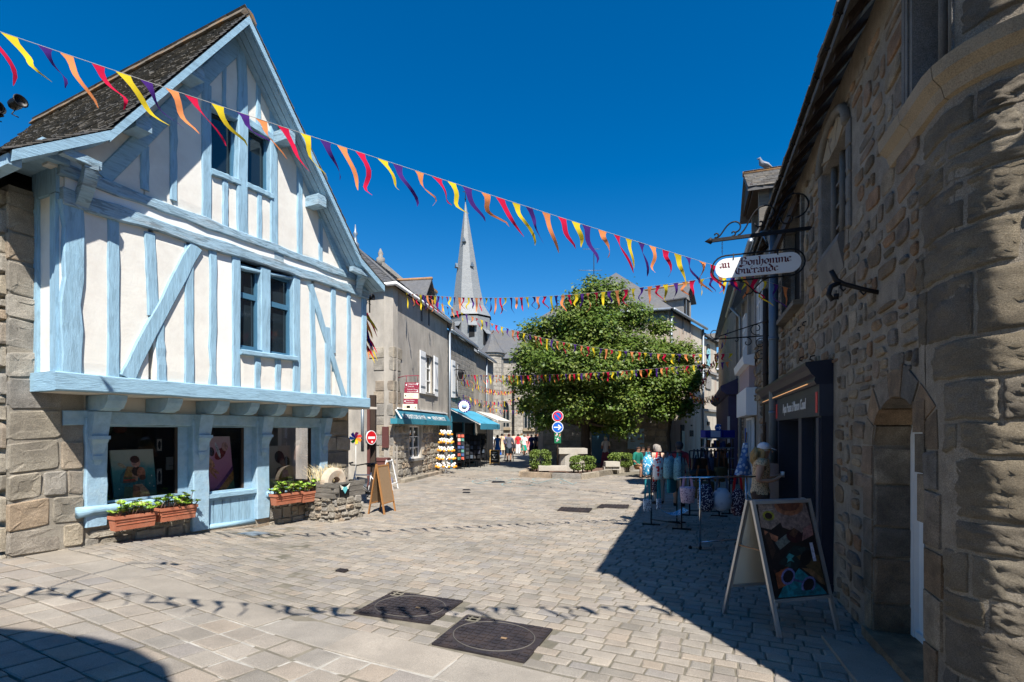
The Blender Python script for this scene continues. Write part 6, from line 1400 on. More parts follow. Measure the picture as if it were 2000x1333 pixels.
def hedge(label, x0, x1, y0, y1, Y, dep, seed):
    rg = random.Random(seed); a, b = at(x0, y1, Y), at(x1, y0, Y); z0, z1 = .15, b.z; t = thing('hedge', label, 'hedge', V(((a.x + b.x) / 2, Y, .1)))
    cx, hx, cz, hz = (a.x + b.x) / 2, (b.x - a.x) / 2, (z0 + z1) / 2 + .08, (z1 - z0) / 2; mb = MB()
    for i in range(2600):
        d = V((rg.gauss(0, 1), rg.gauss(0, 1), rg.gauss(0, 1))).normalized(); q = rg.uniform(.72, 1.03); f = lambda v, h: math.copysign(abs(v) ** .55, v) * h * q
        o = V((cx + f(d.x, hx), Y + dep / 2 + f(d.y, dep / 2), cz + f(d.z, hz))); n = V((rg.uniform(-1, 1), rg.uniform(-1, 1), rg.uniform(-.3, 1))).normalized(); u = n.orthogonal().normalized(); w = n.cross(u); s = rg.uniform(.025, .05)
        mb.cr = rg.random(); mb.add([o - u * s, o + w * s * .7, o + u * s, o - w * s * .7], [(0, 1, 2, 3)])
    mb.build('foliage', M['hedge'], t, kind='stuff'); mb = MB()
    for i in range(5): x = cx + hx * (-.7 + .35 * i); mb.tube([V((x, Y + dep / 2, .05)), V((x, Y + dep / 2, cz))], .03, 5)
    mb.build('stems', M['bark'], t, kind='stuff')
M['hedge'] = mat('hedge', (.1, .15, .03), .5, .2, 3, 0, tints=[(.06, .09, .02), (.14, .2, .035), (.1, .15, .03), (.19, .25, .05)], spec=.3)
hedge('bright green rounded hedge at the left tip of the island', 1035, 1078, 883, 922, 21.2, .8, 1); hedge('clipped olive green hedge in front of the well, right of the slab bench', 1115, 1166, 895, 924, 20.75, .75, 2); hedge('low loose shrubs in tree shade by the short slab bench', 1192, 1240, 889, 912, 22.6, .9, 3)
# road sign post
rp = thing('road_sign_post', 'post with a no parking disc over a blue right arrow disc beside the hedge', 'road sign', at(1089, 905, 21.9)); Y = 21.9
px_ = lambda x, y: at(x, y, Y)
c = px_(1089, 842); mb = MB(); mb.tube([V((c.x, Y, .15)), V((c.x, Y, px_(0, 800).z))], .035, 8); mb.build('post', M['dark_wood'], rp)
M['sign_red'] = flat('sign_red', (200, 30, 40), .4); M['sign_blue'] = flat('sign_blue', (25, 95, 190), .4); M['sign_white'] = flat('sign_white', (240, 240, 238), .4)
AX = (0, -1, 0)
def disc_sign(par, c, r, kind):
    mb = MB(); mb.lathe(c, [(r, 0), (r, .02)], 24, axis=AX, smooth=False); o = mb.build('sign_disc', M['sign_white'], par)
    f = Fr((c.x, c.y - .021, 0), (1, 0), (0, -1)); z = c.z
    def shape(nm, pts, m, d): mb = MB(); mb.add([f(u, z + v, d) for u, v in pts], [list(range(len(pts)))]); mb.build(nm, m, o)
    if kind == 'nopark':
        shape('red_ring', ell(0, 0, r * .92, r * .92, 24), M['sign_red'], .002); shape('blue_field', ell(0, 0, r * .66, r * .66, 24), M['sign_blue'], .004)
        k = r * .66; shape('slash', [(-k * .76, k * .55), (-k * .55, k * .76), (k * .76, -k * .55), (k * .55, -k * .76)], M['sign_red'], .006)
    elif kind == 'arrow':
        shape('blue_field', ell(0, 0, r * .9, r * .9, 24), M['sign_blue'], .002)
        shape('arrow', [(-r * .7, r * .09), (r * .3, r * .09), (r * .02, r * .38), (r * .15, r * .5), (r * .68, 0), (r * .15, -r * .5), (r * .02, -r * .38), (r * .3, -r * .09), (-r * .7, -r * .09)], M['sign_white'], .004)
    return o
disc_sign(rp, px_(1089, 813.5) + V((0, -.05, 0)), 10.9 * Y / 1000, 'nopark'); disc_sign(rp, px_(1089, 835) + V((0, -.05, 0)), 10.9 * Y / 1000, 'arrow')
mb = MB(); a = px_(1089, 866); mb.box((a.x, Y - .06, a.z), (.28, .03, .45)); o = mb.build('notice_panel', colmat((30, 105, 70)), rp)
rg = random.Random(2); mb = MB(); cols = [colmat((235, 235, 230)), colmat((200, 90, 70)), colmat((220, 190, 215)), colmat((160, 210, 190))]
for i in range(16): x, z = rg.uniform(-.1, .1), rg.uniform(.05, .4); w = rg.uniform(.03, .06); mb.add([V((a.x + x - w / 2, Y - .077 - i * .0005, a.z + z - w / 2)), V((a.x + x + w / 2, Y - .077 - i * .0005, a.z + z - w / 2)), V((a.x + x + w / 2, Y - .077 - i * .0005, a.z + z + w / 2)), V((a.x + x - w / 2, Y - .077 - i * .0005, a.z + z + w / 2))], [(0, 1, 2, 3)], i % 4)
mb.build('stickers', cols, o, kind='stuff')
# ================================================================ RIGHT ROW BEYOND THE STONE HOUSE
def yU(Y): return (V((CW + .35 * Y, Y, 0)) - RO).dot(RD)
u0, u1, u2 = yU(10.32), yU(17.7), yU(29)
E2_ = 5.85
r2 = thing('old_granite_house', 'narrow old granite house with a projecting white sign box over its shop', 'house', FR((u0 + u1) / 2, 0, -2))
mb = MB(); mb.fbox(FR, u0 + .02, u1, -.2, E2_, -7, -.06); mb.build('wall', M['stone_far'], r2)
rg = random.Random(81)
stone_wall(r2, FR.sub(0, -.06), rubble(u0 + .3, u1 - .1, 0, 3.8, (.2, .5), (.14, .28), rg, gap=.03, hole=rects_hole([(yU(12.2), yU(16), -1, 2.5)])), [M['granite2']], .05, 82, 'stone', 120)
for a in (10.9, 12.6, 14.2, 16): mb = MB(); mb.fbox(FR, yU(a), yU(a) + .28, 3.8, E2_, -.06, .02); mb.build('stone_pilaster', M['pale_stone'], r2)
for a in (11.6, 15): win2(FR, (yU(a), yU(a) + .8, 3.9, 5.3), bars=2, par=r2, dep=-.0)
sl2 = lambda d, dz=0: E2_ + (.3 - d) * 1.1 + dz
mb = MB(); mb.prism([FR(u0 + .3, sl2(.3), .3), FR(u0 + .3, sl2(.3, .08), .3), FR(u0 + .3, sl2(-4, .08), -4), FR(u0 + .3, sl2(-4), -4)], RD * (u1 - u0 - .3)); rf = mb.build('roof', M['slate'], r2)
mb = MB(); mb.tube([FR(u0 + .3, E2_ - .02, .34), FR(u1, E2_ - .02, .34)], .06, 6); mb.build('gutter', M['zinc'], r2)
mb = MB(); mb.tube([FR(yU(16.2), .2, .05), FR(yU(16.2), E2_ - .4, .05), FR(yU(16.2), E2_ - .05, .34)], .05, 6); mb.build('down_pipe', M['zinc'], r2)
# timber dormer with tiled ridge
a, b = yU(12.3), yU(13.9); c = (a + b) / 2; zd0, zd1, zdr = 5.9, 7.75, 8.35
for u in (a, b - .22): dm = MB(); dm.fbox(FR, u, u + .22, zd0 - .4, zd1, -.25, -.03); dm.build('dormer_post', M['old_wood'], r2)
mb = MB(); mb.fbox(FR, a + .02, b - .02, zd0 - .4, zd1, -1.6, -.24); mb.build('dormer_cheek', M['zinc_dark'], r2)
mb = MB(); mb.fbox(FR, a - .05, b + .05, zd1 - .12, zd1 + .05, -.2, .1); mb.build('dormer_lintel', M['dark_wood'], r2)
for s in (-1, 1):
    mb = MB(); ue = c + s * (.8 + .25); k = (zdr - zd1) / .8; mb.prism([FR(ue, zd1 - .25 * k, .24), FR(c, zdr, .24), FR(c, zdr + .09, .24), FR(ue, zd1 - .25 * k + .08, .24)], -RN * 3); dr = mb.build('dormer_roof', M['slate'], r2)
    def fsl(x, y, h, ue=ue, k=k, s=s): t = y / 1.25; return FR(ue + (c - ue) * t, zd1 - .25 * k + .09 + (zdr - zd1 + .25 * k) * t + h, .24 - x)
    slates(dr, fsl, 3, 1.15, .2, .13, 90 + s, [M['slate']], limit=60 if s < 0 else 0)
mb = MB(); mb.tube([FR(c, zdr + .1, .26), FR(c, zdr + .1, -2.6)], .07, 6); mb.build('ridge_tiles', M['ridge'], r2)
mb = MB(); mb.fprism(FR, [(a - .2, zd1 - .05), (b + .2, zd1 - .05), (c, zdr - .02)], .12, .18); mb.build('dormer_gable', M['dark_wood'], r2)
# white sign box
sg = thing('white_sign_box', 'white boxed shop sign with a pinkish window panel projecting from the granite house', 'shop sign', FR(yU(15), 2.2, .2))
bu0, bu1 = yU(12.9), yU(15.6)
mb = MB(); mb.fbox(FR, bu0, bu1, 2.25, 2.95, -.05, .2); mb.build('box', M['white'], sg); mb = MB(); mb.fbox(FR, bu0 + .1, bu1, 2.95, 3.55, -.05, .12); mb.build('lit_panel', colmat((170, 150, 150)), sg)  # upper panel is one plain pinkish colour
mb = MB(); mb.prism([FR(bu0, 3.5, 0), FR(bu0, 3.55, .25), FR(bu0, 3.75, .28), FR(bu0, 3.8, 0)], RD * (bu1 - bu0)); mb.build('cornice', M['white'], sg)
win2(FR, (yU(13.2), yU(14.5), .1, 2.2), bars=0, par=r2, dep=-.02)
# purple shop house
r3 = thing('purple_shop_house', 'stone house with a dark purple shopfront and cornice at the end of the row', 'house', FR((u1 + u2) / 2, 0, -2))
mb = MB(); mb.fbox(FR, u1 + .02, u2, -.2, 6.9, -7, .05); mb.build('wall', M['stone_far'], r3)
mb = MB(); mb.prism([FR(u1, 6.9, .3), FR(u1, 7.0, .3), FR(u1, 9.6, -3.3), FR(u1, 9.4, -3.3)], RD * (u2 - u1)); mb.build('roof', M['slate'], r3)
M['shop_purple'] = mat('shop_purple', (.05, .04, .085), .5, .1, 5, .1, 30)
for nm, a, b, z0, z1, d0, d1 in (('fascia', u1 - .1, u2 - 3, 2.5, 3.1, 0, .3), ('pilaster', u1 - .1, u1 + .3, 0, 2.5, 0, .3), ('window_band', u1 + .3, u2 - 3.2, .6, 2.5, 0, .3), ('stall_riser', u1 + .3, u2 - 3.2, 0, .6, 0, .28)):
    mb = MB(); mb.fbox(FR, a, b, z0, z1, d0, d1); mb.build(nm, M['shop_purple'], r3)
mb = MB(); mb.prism([FR(u1 - .25, 3.1, .0), FR(u1 - .25, 3.1, .35), FR(u1 - .25, 3.25, .55), FR(u1 - .25, 3.4, .55), FR(u1 - .25, 3.65, 0)], RD * (u2 - u1 - 2.6)); mb.build('cornice', M['shop_purple'], r3)
mb = MB(); mb.fbox(FR, u1 - .12, u1 - .08, 0, 2.35, .25, .33); mb.build('white_post', M['alu'], r3)
# scroll bracket
ib = thing('scroll_bracket', 'thin black scrolled iron bracket on the granite house below the hanging sign', 'sign bracket', FR(yU(10.8), 3.8, .5))
fB = Fr(FR(yU(10.8), 0, 0), RN, -RD)
mb = MB(); mb.beam(fB(-.05, 3.86, 0), fB(1.2, 3.84, 0), .02, .025); mb.beam(fB(.1, 4.15, 0), fB(.95, 3.9, 0), .015, .02); mb.build('bar', M['iron'], ib)
def spB(cx, cz, r, a0, a1, n=16): return [fB(cx + r * (1 - .75 * i / n) * cos(a0 + (a1 - a0) * i / n), cz + r * (1 - .75 * i / n) * sin(a0 + (a1 - a0) * i / n), 0) for i in range(n + 1)]
for cx, cz, r, a0, a1 in ((.2, 4.02, .14, -2, 5), (.12, 3.7, .12, 2, -4), (.38, 3.74, .1, 1.5, 7), (.12, 3.45, .12, 2, -5), (1.02, 3.97, .12, -2, 4), (.6, 3.8, .06, 1, 6)):
    mb = MB(); mb.tube(spB(cx, cz, r, a0, a1), .01, 5); mb.build('scroll', M['iron'], ib)
mb = MB(); mb.tube([fB(0.02, 3.2, 0), fB(.02, 4.25, 0)], .015, 5); mb.build('wall_bar', M['iron'], ib)
# pigeon on the dormer ridge
pg = FR(c, zdr + .17, -.25)
bird = thing('pigeon', 'grey pigeon perched on the tiled dormer ridge', 'pigeon', pg)
mb = MB(); ax = (RN * .8 + RD * -.2); vs = []; ax.normalize()
mb.tube([pg - ax * .24 + V((0, 0, -.02)), pg - ax * .14 + V((0, 0, .03)), pg - ax * .02 + V((0, 0, .09)), pg + ax * .08 + V((0, 0, .14)), pg + ax * .1 + V((0, 0, .21)), pg + ax * .12 + V((0, 0, .26)), pg + ax * .19 + V((0, 0, .25))], [.012, .035, .075, .07, .04, .036, .004], 10)
mb.build('body', colmat((120, 124, 134)), bird)
for s in (-1, 1):
    mb = MB(); sd = ax.cross(V((0, 0, 1))) * .05 * s; mb.tube([pg + ax * .07 + sd + V((0, 0, .13)), pg - ax * .05 + sd * 1.3 + V((0, 0, .08)), pg - ax * .2 + sd * .5], [.02, .035, .006], 6); mb.build('wing', colmat((150, 154, 162)), bird)
    mb = MB(); mb.tube([pg + sd * .5 + V((0, 0, .05)), pg + sd * .5 + V((0, 0, -.04))], .008, 4); mb.build('leg', colmat((170, 80, 70)), bird)
# ---------------------------------------------------------------- A-frame poster stand
A = V((2.39, 4.57, 0)); Wv = V((.61, .14, 0)); Dv = V((-.25, .6, 0)); ht = 1.19
af = thing('poster_stand', 'aluminium A frame stand with a dark sunglasses poster on the shaded paving', 'poster stand', A + Wv / 2 + Dv / 2)
top0 = A + Dv * .46 + V((0, 0, ht)); nf = Wv.cross(V((0, 0, 1))).normalized()
def fpanel(a, b, c_, d_, t0, t1):   # strip helper on a leaning quad: a,b bottom; c_,d_ top
    return a + (d_ - a) * t0, a + (d_ - a) * t1
def lean(base, top, w, x, t): return base + w * x + (top - base) * t
for nm, base, top, sgn in (('front_panel', A, top0, 1), ('rear_panel', A + Dv, A + Dv * .54 + V((0, 0, ht)), -1)):
    for x in (0, 1): mb = MB(); mb.beam(lean(base, top, Wv, x, 0), lean(base, top, Wv, x, 1), .035, .028, nf); mb.build('leg', M['alu'], af)
    for t in (.26, .985): mb = MB(); mb.beam(lean(base, top, Wv, 0.02, t), lean(base, top, Wv, .98, t), .03, .04, nf); mb.build('cross_bar', M['alu'], af)
    q = [lean(base, top, Wv, .03, .27), lean(base, top, Wv, .97, .27), lean(base, top, Wv, .97, .97), lean(base, top, Wv, .03, .97)]
    mb = MB(); off = nf * (.012 * sgn); mb.prism([p - off for p in q], off * .8); o = mb.build('poster' if sgn > 0 else 'back_board', M['black'] if sgn > 0 else colmat((205, 203, 190)), af)
    if sgn > 0:
        n_ = (q[1] - q[0]).cross(q[3] - q[0]).normalized(); n_ = n_ if n_.y < 0 else -n_
        f = lambda x, y, d: q[0] + (q[1] - q[0]) * x + (q[3] - q[0]) * y + n_ * (.004 + d)
        sh_ = [((34, 22, 20), [(0, 0), (1, 0), (1, 1), (0, 1)]), ((150, 128, 115), [(.05, 1), (.35, 1), (.42, .8), (.2, .72), (.02, .75)]), ((135, 112, 104), [(.3, 1), (.95, 1), (.98, .72), (.7, .66), (.42, .74)]), ((150, 95, 65), ell(.62, .98, .28, .12)), ((105, 60, 42), ell(.62, 1.0, .22, .09)), ((150, 145, 50), ell(.2, .87, .11, .055)), ((50, 26, 26), ell(.2, .87, .07, .035)),
               ((170, 110, 80), [(.06, .72), (.3, .64), (.26, .58), (.06, .66)]), ((110, 115, 108), [(.22, .58), (.5, .68), (.55, .6), (.28, .5)]), ((52, 14, 20), ell(.6, .64, .15, .075)), ((28, 40, 38), [(.2, .36), (.55, .54), (.85, .5), (.5, .28)]), ((60, 140, 140), [(.36, .42), (.44, .46), (.52, .43), (.46, .4), (.5, .36), (.42, .38), (.36, .36), (.39, .4)]), ((150, 105, 98), [(.72, .58), (.96, .64), (.97, .76), (.8, .72)]),
               ((90, 70, 42), [(.55, .42), (.97, .1), (.97, .42), (.75, .46)]), ((64, 44, 34), [(.05, .66), (.14, .7), (.2, .5), (.1, .4)]), ((88, 58, 42), [(.5, .66), (.62, .73), (.7, .69), (.6, .62)]), ((40, 70, 66), [(.3, .33), (.44, .38), (.4, .31)]), ((44, 60, 58), [(.6, .5), (.74, .52), (.78, .44), (.66, .42)]), ((120, 88, 58), [(.6, .3), (.74, .22), (.9, .12), (.97, .1), (.97, .16), (.78, .28)]), ((170, 165, 160), [(.1, .93), (.3, .94), (.3, .935), (.1, .925)]), ((70, 40, 30), [(.08, .3), (.13, .29), (.2, .12), (.12, .11)]), ((96, 52, 32), [(.2, .3), (.24, .3), (.28, .14), (.25, .13)]), ((22, 14, 14), ell(.72, .4, .13, .07, 12, .4)), ((30, 120, 130), [(.06, .01), (.97, .01), (.9, .08), (.55, .3), (.38, .2), (.2, .12)]), ((150, 80, 45), [(.1, .26), (.36, .32), (.3, .14), (.1, .1)]),
               ((105, 110, 160), ell(.32, .22, .14, .08, 12, .3)), ((30, 20, 24), ell(.32, .22, .105, .058, 12, .3)), ((105, 110, 160), ell(.66, .12, .15, .08, 12, .3)), ((30, 20, 24), ell(.66, .12, .115, .058, 12, .3)), ((70, 74, 110), [(.4, .2), (.56, .16), (.56, .14), (.4, .17)]), ((190, 190, 205), [(.84, .36), (.9, .36), (.9, .56), (.84, .56)]), ((20, 95, 105), [(.36, .03), (.7, .03), (.7, .065), (.36, .065)])]
        cols = []; mb = MB()
        for k, (rgb, pts) in enumerate(sh_):
            pts = [(min(1, max(0, x)), min(1, max(0, y))) for x, y in pts]
            if rgb not in cols: cols.append(rgb)
            mb.add([f(x, y, .0004 * k) for x, y in pts], [list(range(len(pts)))], cols.index(rgb))
        mb.build('poster_print', [printmat(c_) for c_ in cols], o)
mb = MB(); mb.beam(lean(A, top0, Wv, 0, .62), lean(A + Dv, A + Dv * .54 + V((0, 0, ht)), Wv, 0, .62), .012, .012); mb.build('hinge_stay', M['ridge'], af)
# ---------------------------------------------------------------- racks and bags
def bagmat(k, c1, c2, sc):
    if k in M: return M[k]
    m, N, L, B = new_mat(k); g = N.new('ShaderNodeNewGeometry'); v = N.new('ShaderNodeTexVoronoi'); v.inputs['Scale'].default_value = sc; L.new(g.outputs['Position'], v.inputs['Vector'])
    r = ramp(N, [(.32, lin(c1)), (.4, lin(c2))]); L.new(v.outputs['Distance'], r.inputs['Fac']); L.new(r.outputs['Color'], B.inputs['Base Color']); B.inputs['Roughness'].default_value = .8; M[k] = m; return m
def bag(label, c, w, h, dep, m, strap, sl=.25, rz=0.0, shape='sack', group=None, open_=False, name='bag'):
    c = V(c); t = thing(name, label, 'bag', c, group); mb = MB(); Rm = Matrix.Rotation(rz, 3, 'Z'); n = 12
    prof = {'sack': [(.55, 0), (.95, .12), (1, .45), (.92, .8), (.6, 1)], 'bucket': [(.72, 0), (.8, .03), (1, .98), (1, 1)], 'tote': [(.9, 0), (1, .05), (1, .95), (.97, 1)], 'round': [(.35, 0), (.8, .12), (1, .45), (.9, .75), (.5, .98)], 'pack': [(.8, 0), (1, .1), (1, .6), (.85, .88), (.4, 1)]}[shape]; vs = []
    for r, z in prof:
        for j in range(n):
            a = 2 * pi * j / n; e = .6 if shape in ('tote', 'pack') else .9
            vs.append(c + Rm @ V((math.copysign(abs(cos(a)) ** e, cos(a)) * w / 2 * r, math.copysign(abs(sin(a)) ** e, sin(a)) * dep / 2 * r, h * z + .01 * sin(5 * a))))
    fs = [(i * n + j, i * n + (j + 1) % n, (i + 1) * n + (j + 1) % n, (i + 1) * n + j) for i in range(len(prof) - 1) for j in range(n)] + [list(range(n))[::-1], [(len(prof) - 1) * n + j for j in range(n)]]
    mb.add(vs, fs, 0, True); mb.build('body', m, t)
    for s in (-.32, .32):
        p = Rm @ V((s * w, 0, 0)); q = Rm @ V((s * w * .6, 0, 0)); mb = MB(); mb.beam(c + p + V((0, 0, h * .9)), c + q + V((0, 0, h + sl)), .035, .008, (0, 1, 0)); mb.build('strap', strap, t)
    return t
def rack(label, pts, hgt, m, r=.013, top=True, name='clothes_rack'):
    """pts: foot points in order; verticals at each, joined along the top and the bottom"""
    t = thing(name, label, 'clothes rack', sum(pts, V()) / len(pts))
    for p in pts:
        mb = MB(); mb.tube([p + V((0, 0, .03)), p + V((0, 0, hgt))], r, 6); mb.build('upright', m, t)
        mb = MB(); mb.beam(p + V((-.16, .05, .025)), p + V((.16, -.05, .025)), .03, .03); mb.build('foot', m, t)
    mb = MB(); mb.tube([p + V((0, 0, hgt)) for p in pts], r, 6); mb.build('top_rail', m, t); mb = MB(); mb.tube([p + V((0, 0, .12)) for p in pts], r * .8, 6); mb.build('low_rail', m, t); return t
S_ = {'red': colmat((190, 30, 40)), 'grey': colmat((80, 90, 110)), 'pink': colmat((200, 160, 190)), 'dk': colmat((40, 42, 60)), 'tan': colmat((110, 70, 45)), 'teal': colmat((40, 130, 140)), 'white': M['white']}
B1 = bagmat('print_blue', (235, 240, 240), (60, 150, 190), 25); B2 = bagmat('print_white_red', (200, 40, 45), (235, 232, 230), 14); B3 = bagmat('print_grey', (70, 110, 125), (120, 165, 175), 40); B4 = bagmat('print_pink', (120, 90, 120), (205, 180, 195), 40)
B5 = bagmat('print_dots', (235, 235, 240), (35, 40, 75), 45); B6 = bagmat('print_pale', (150, 160, 175), (170, 178, 190), 12); B7 = bagmat('print_flowers', (220, 200, 200), (70, 40, 60), 38); B8 = bagmat('print_pouch', (60, 80, 110), (225, 230, 235), 30)
ra = [V((2.72, 10.0, 0)), V((3.16, 9.54, 0)), V((3.3, 10.25, 0))]
rack('black tubular rack hung with bright children\'s backpacks at the shadow edge', ra, 1.44, M['black'])
for i, (lb, x, y, z, w, h, m, st) in enumerate((('blue and white patterned backpack, leftmost on the black rack', 2.66, 10.02, .98, .24, .4, B1, 'teal'), ('white backpack with red straps on the black rack', 2.82, 9.86, .92, .28, .44, B2, 'red'), ('grey blue patterned backpack, third on the black rack', 2.98, 9.7, .95, .3, .42, B3, 'grey'), ('grey green patterned backpack beside the black upright, rightmost on the rack', 3.14, 9.62, .93, .26, .44, B3, 'teal'))):
    bag(lb, (x, y, z), w, h, .16, m, S_[st], 1.42 - z - h + .02, .8, 'pack', 'backpacks on the black rack', name='backpack')
bag('teal cloth satchel hung below the backpacks', (3.04, 9.75, .68), .3, .26, .08, S_['teal'], S_['red'], .3, .8, 'tote'); bag('small dark red patterned pouch below the white backpack', (2.78, 9.95, .66), .2, .2, .06, B7, S_['red'], .28, .8, 'tote')
bag('white and navy patterned pouch, lowest at the left of the black rack', (2.63, 9.95, .3), .2, .22, .05, B8, S_['teal'], .4, .5, 'tote'); bag('pale blue patterned pouch, lowest beside the black upright', (2.84, 9.9, .34), .2, .2, .05, B8, S_['teal'], .36, .9, 'tote')
mb = MB(); pts = []
for i in range(9):
    for j in range(4): s, t = i / 8, j / 3; pts.append(V((2.82 + .5 * s, 9.62 + .35 * t, .36 - .1 * 4 * s * (1 - s))))
mb.add(pts, [(i * 4 + j, i * 4 + j + 1, i * 4 + j + 5, i * 4 + j + 4) for i in range(8) for j in range(3)], 0, True); mb.build('cloth_sling', B1, label='pale green patterned cloth sling hung low across the black rack', cat='cloth')
rb = [V((2.92, 7.95, 0)), V((3.75, 8.2, 0))]
rk = rack('chrome rail rack on castors carrying larger bags behind the poster stand', rb, 1.12, M['chrome'], .016)
mb = MB(); mb.tube([V((2.62, 7.98, 1.12)), V((3.9, 8.2, 1.12))], .014, 6); mb.tube([V((2.62, 8.12, 1.1)), V((3.9, 8.3, 1.1))], .01, 6); mb.build('double_rail', M['chrome'], rk)
for p in rb: mb = MB(); mb.ball(p + V((0, 0, .03)), (.03, .03, .035)); mb.ball(p + V((-.14, .04, .03)), (.03, .03, .035)); mb.build('castor', M['black'], rk)
bag('pale pink patterned bucket bag on the chrome rail', (2.76, 8.05, .72), .25, .24, .2, B4, S_['pink'], .18, 0, 'bucket'); bag('navy polka dot cushion bag on the chrome rail', (3.06, 8.1, .58), .27, .42, .17, B5, S_['dk'], .14, .2, 'sack')
bag('round pale blue drawstring bag on the chrome rail', (3.33, 8.12, .58), .3, .36, .26, B6, S_['grey'], .2, 0, 'round'); bag('dark flowered bag with red straps at the end of the chrome rail', (3.6, 8.16, .5), .22, .42, .15, B7, S_['red'], .22, .1, 'sack')
rc = [V((3.85, 11.1, 0)), V((4.45, 11.0, 0)), V((4.8, 11.3, 0))]
rack('black rack of brown handbags behind the chrome rail', rc, 1.42, M['black'], .016)
Bb = flat('brown_leather', (66, 40, 28), .5); Bk = flat('dark_leather', (26, 26, 24), .5); Bo = flat('olive_canvas', (74, 66, 42), .8)
for i, (x, m, lb) in enumerate(((3.95, Bk, 'black leather bag, leftmost on the rack of handbags'), (4.12, Bb, 'dark brown tall bag, second on the rack of handbags'), (4.28, S_['grey'], 'slate blue bag, third on the rack of handbags'), (4.45, Bb, 'brown leather bag before the right upright of the handbag rack'), (4.62, Bb, 'brown leather bag at the right end of the handbag rack'))):
    bag(lb, (x, 11.0 + .05 * i, .92), .2, .34, .1, m, S_['tan'] if i > 2 else S_['dk'], .2, .2, 'tote', 'handbags on the black rack')
bag('long black duffel bag hung low on the handbag rack', (4.0, 10.8, .82), .62, .22, .2, Bk, S_['dk'], .3, .1, 'sack'); bag('olive canvas bag beside the black duffel', (4.42, 10.85, .78), .28, .3, .16, Bo, S_['tan'], .3, .1, 'tote'); bag('brown canvas bag low beside the round pale bag', (3.5, 9.4, .62), .42, .3, .2, Bo, S_['tan'], .3, .1, 'tote')
# display shelf and blue crates
dsf = thing('display_shelf', 'dark shelf unit of small goods under the blue crates', 'shelf', (5.55, 14, 0))
for x in (5.25, 5.95):
    for y in (13.8, 14.2): mb = MB(); mb.beam(V((x, y, 0)), V((x, y, 1.66)), .03, .03, (0, 1, 0)); mb.build('upright', M['black'], dsf)
for z in (.5, .8, 1.1, 1.38, 1.64): mb = MB(); mb.box((5.6, 14, z), (.76, .46, .025)); mb.build('shelf_board', M['zinc_dark'], dsf)
rg = random.Random(13); mb = MB()
for z in (.53, .83, 1.13, 1.41):
    for k in range(9): mb.box((5.28 + k * .08, 13.85 + rg.uniform(0, .15), z), (.05, .06, rg.uniform(.08, .2)), rg.random(), rg.randrange(4))
mb.build('small_goods', [colmat((60, 36, 28)), colmat((150, 150, 160)), colmat((40, 60, 110)), colmat((90, 60, 40))], dsf, kind='stuff')
for i, (x, lb) in enumerate(((5.45, 'dark blue crate with a grey label on top of the display shelf'), (5.86, 'dark blue crate at the right end of the display shelf'))):
    t = thing('crate', lb, 'crate', (x, 14, 1.67), 'blue crates on the display shelf'); w = .44 if i == 0 else .3; mb = MB(); bl = colmat((22, 34, 120))
    for a in ((0, -.18, w, .02), (0, .18, w, .02), (-w / 2, 0, .02, .34), (w / 2, 0, .02, .34)): mb.box((x + a[0], 14 + a[1], 1.67), (a[2], a[3], .2))
    mb.box((x, 14, 1.67), (w, .36, .02)); mb.build('box', bl, t)
    if i == 0: mb = MB(); mb.box((x + .04, 13.808, 1.68), (.26, .004, .17)); mb.build('label_card', colmat((150, 165, 190)), t)
rs2 = thing('road_sign', 'small blue right arrow disc above the blue crates', 'road sign', at(1403, 842, 22)); p = at(1403, 836, 22); mb = MB(); mb.tube([V((p.x, 22.05, 0)), V((p.x, 22.05, p.z))], .03, 6); mb.build('post', M['zinc'], rs2); disc_sign(rs2, p + V((0, -.02, 0)), .17, 'arrow')
# hanging scarf and broom
t = thing('hanging_scarf', 'pale blue tie dyed scarf hanging against the stone wall', 'scarf', (5.55, 11.9, .9)); mb = MB(); p = at(1456, 866, 11.8); q = at(1452, 928, 11.8); n = 10; vs = []
for i in range(8):
    s = i / 7; c = p + (q - p) * s; w = .04 + .16 * s
    vs += [c + V((w * cos(2 * pi * j / n), .06 * sin(2 * pi * j / n) + .03 * sin(j * 2.1 + s * 3), .02 * sin(3 * j))) for j in range(n)]
mb.add(vs, [(i * n + j, i * n + (j + 1) % n, (i + 1) * n + (j + 1) % n, (i + 1) * n + j) for i in range(7) for j in range(n)], 0, True); mb.build('cloth', bagmat('scarf', (225, 232, 240), (110, 145, 200), 9), t)
mb = MB(); mb.tube([p + V((0, 0, .02)), p + V((0.02, 0.05, .35))], .012, 5); mb.build('hanger', colmat((60, 90, 160)), t)
mb = MB(); mb.tube([at(1458, 845, 12.2), V((5.35, 11.9, .05))], .016, 6); mb.build('broom_stick', M['wood'], label='long wooden pole leaning against the stone wall beside the scarf', cat='pole')
# ================================================================ STREET THINGS ON THE LEFT
def standing_board(label, base, wv, dv, ht, leg, board, mleg, mboard, bt=(.22, .97), lw=.04, name='easel_board', rear=True):
    t = thing(name, label, 'board', base + wv / 2 + dv / 2); apex = base + dv * .5 + V((0, 0, ht)); n = wv.cross(V((0, 0, 1))).normalized()
    for b, sg in ((base, 1), (base + dv, -1)):
        for x in (0, 1): mb = MB(); mb.beam(b + wv * x, apex + wv * x, lw, lw * .7, n); mb.build('leg', M[mleg], t)
        for tt in (bt[0], bt[1] - .02): mb = MB(); mb.beam(b + (apex - b) * tt, b + (apex - b) * tt + wv, lw * .7, lw, n); mb.build('rail', M[mleg], t)
        if board and (sg > 0 or rear):
            q = [b + (apex - b) * s + wv * x for x, s in ((.05, bt[0]), (.95, bt[0]), (.95, bt[1]), (.05, bt[1]))]; mb = MB(); mb.prism(q, n * .012); mb.build('panel', mboard, t)
    return t
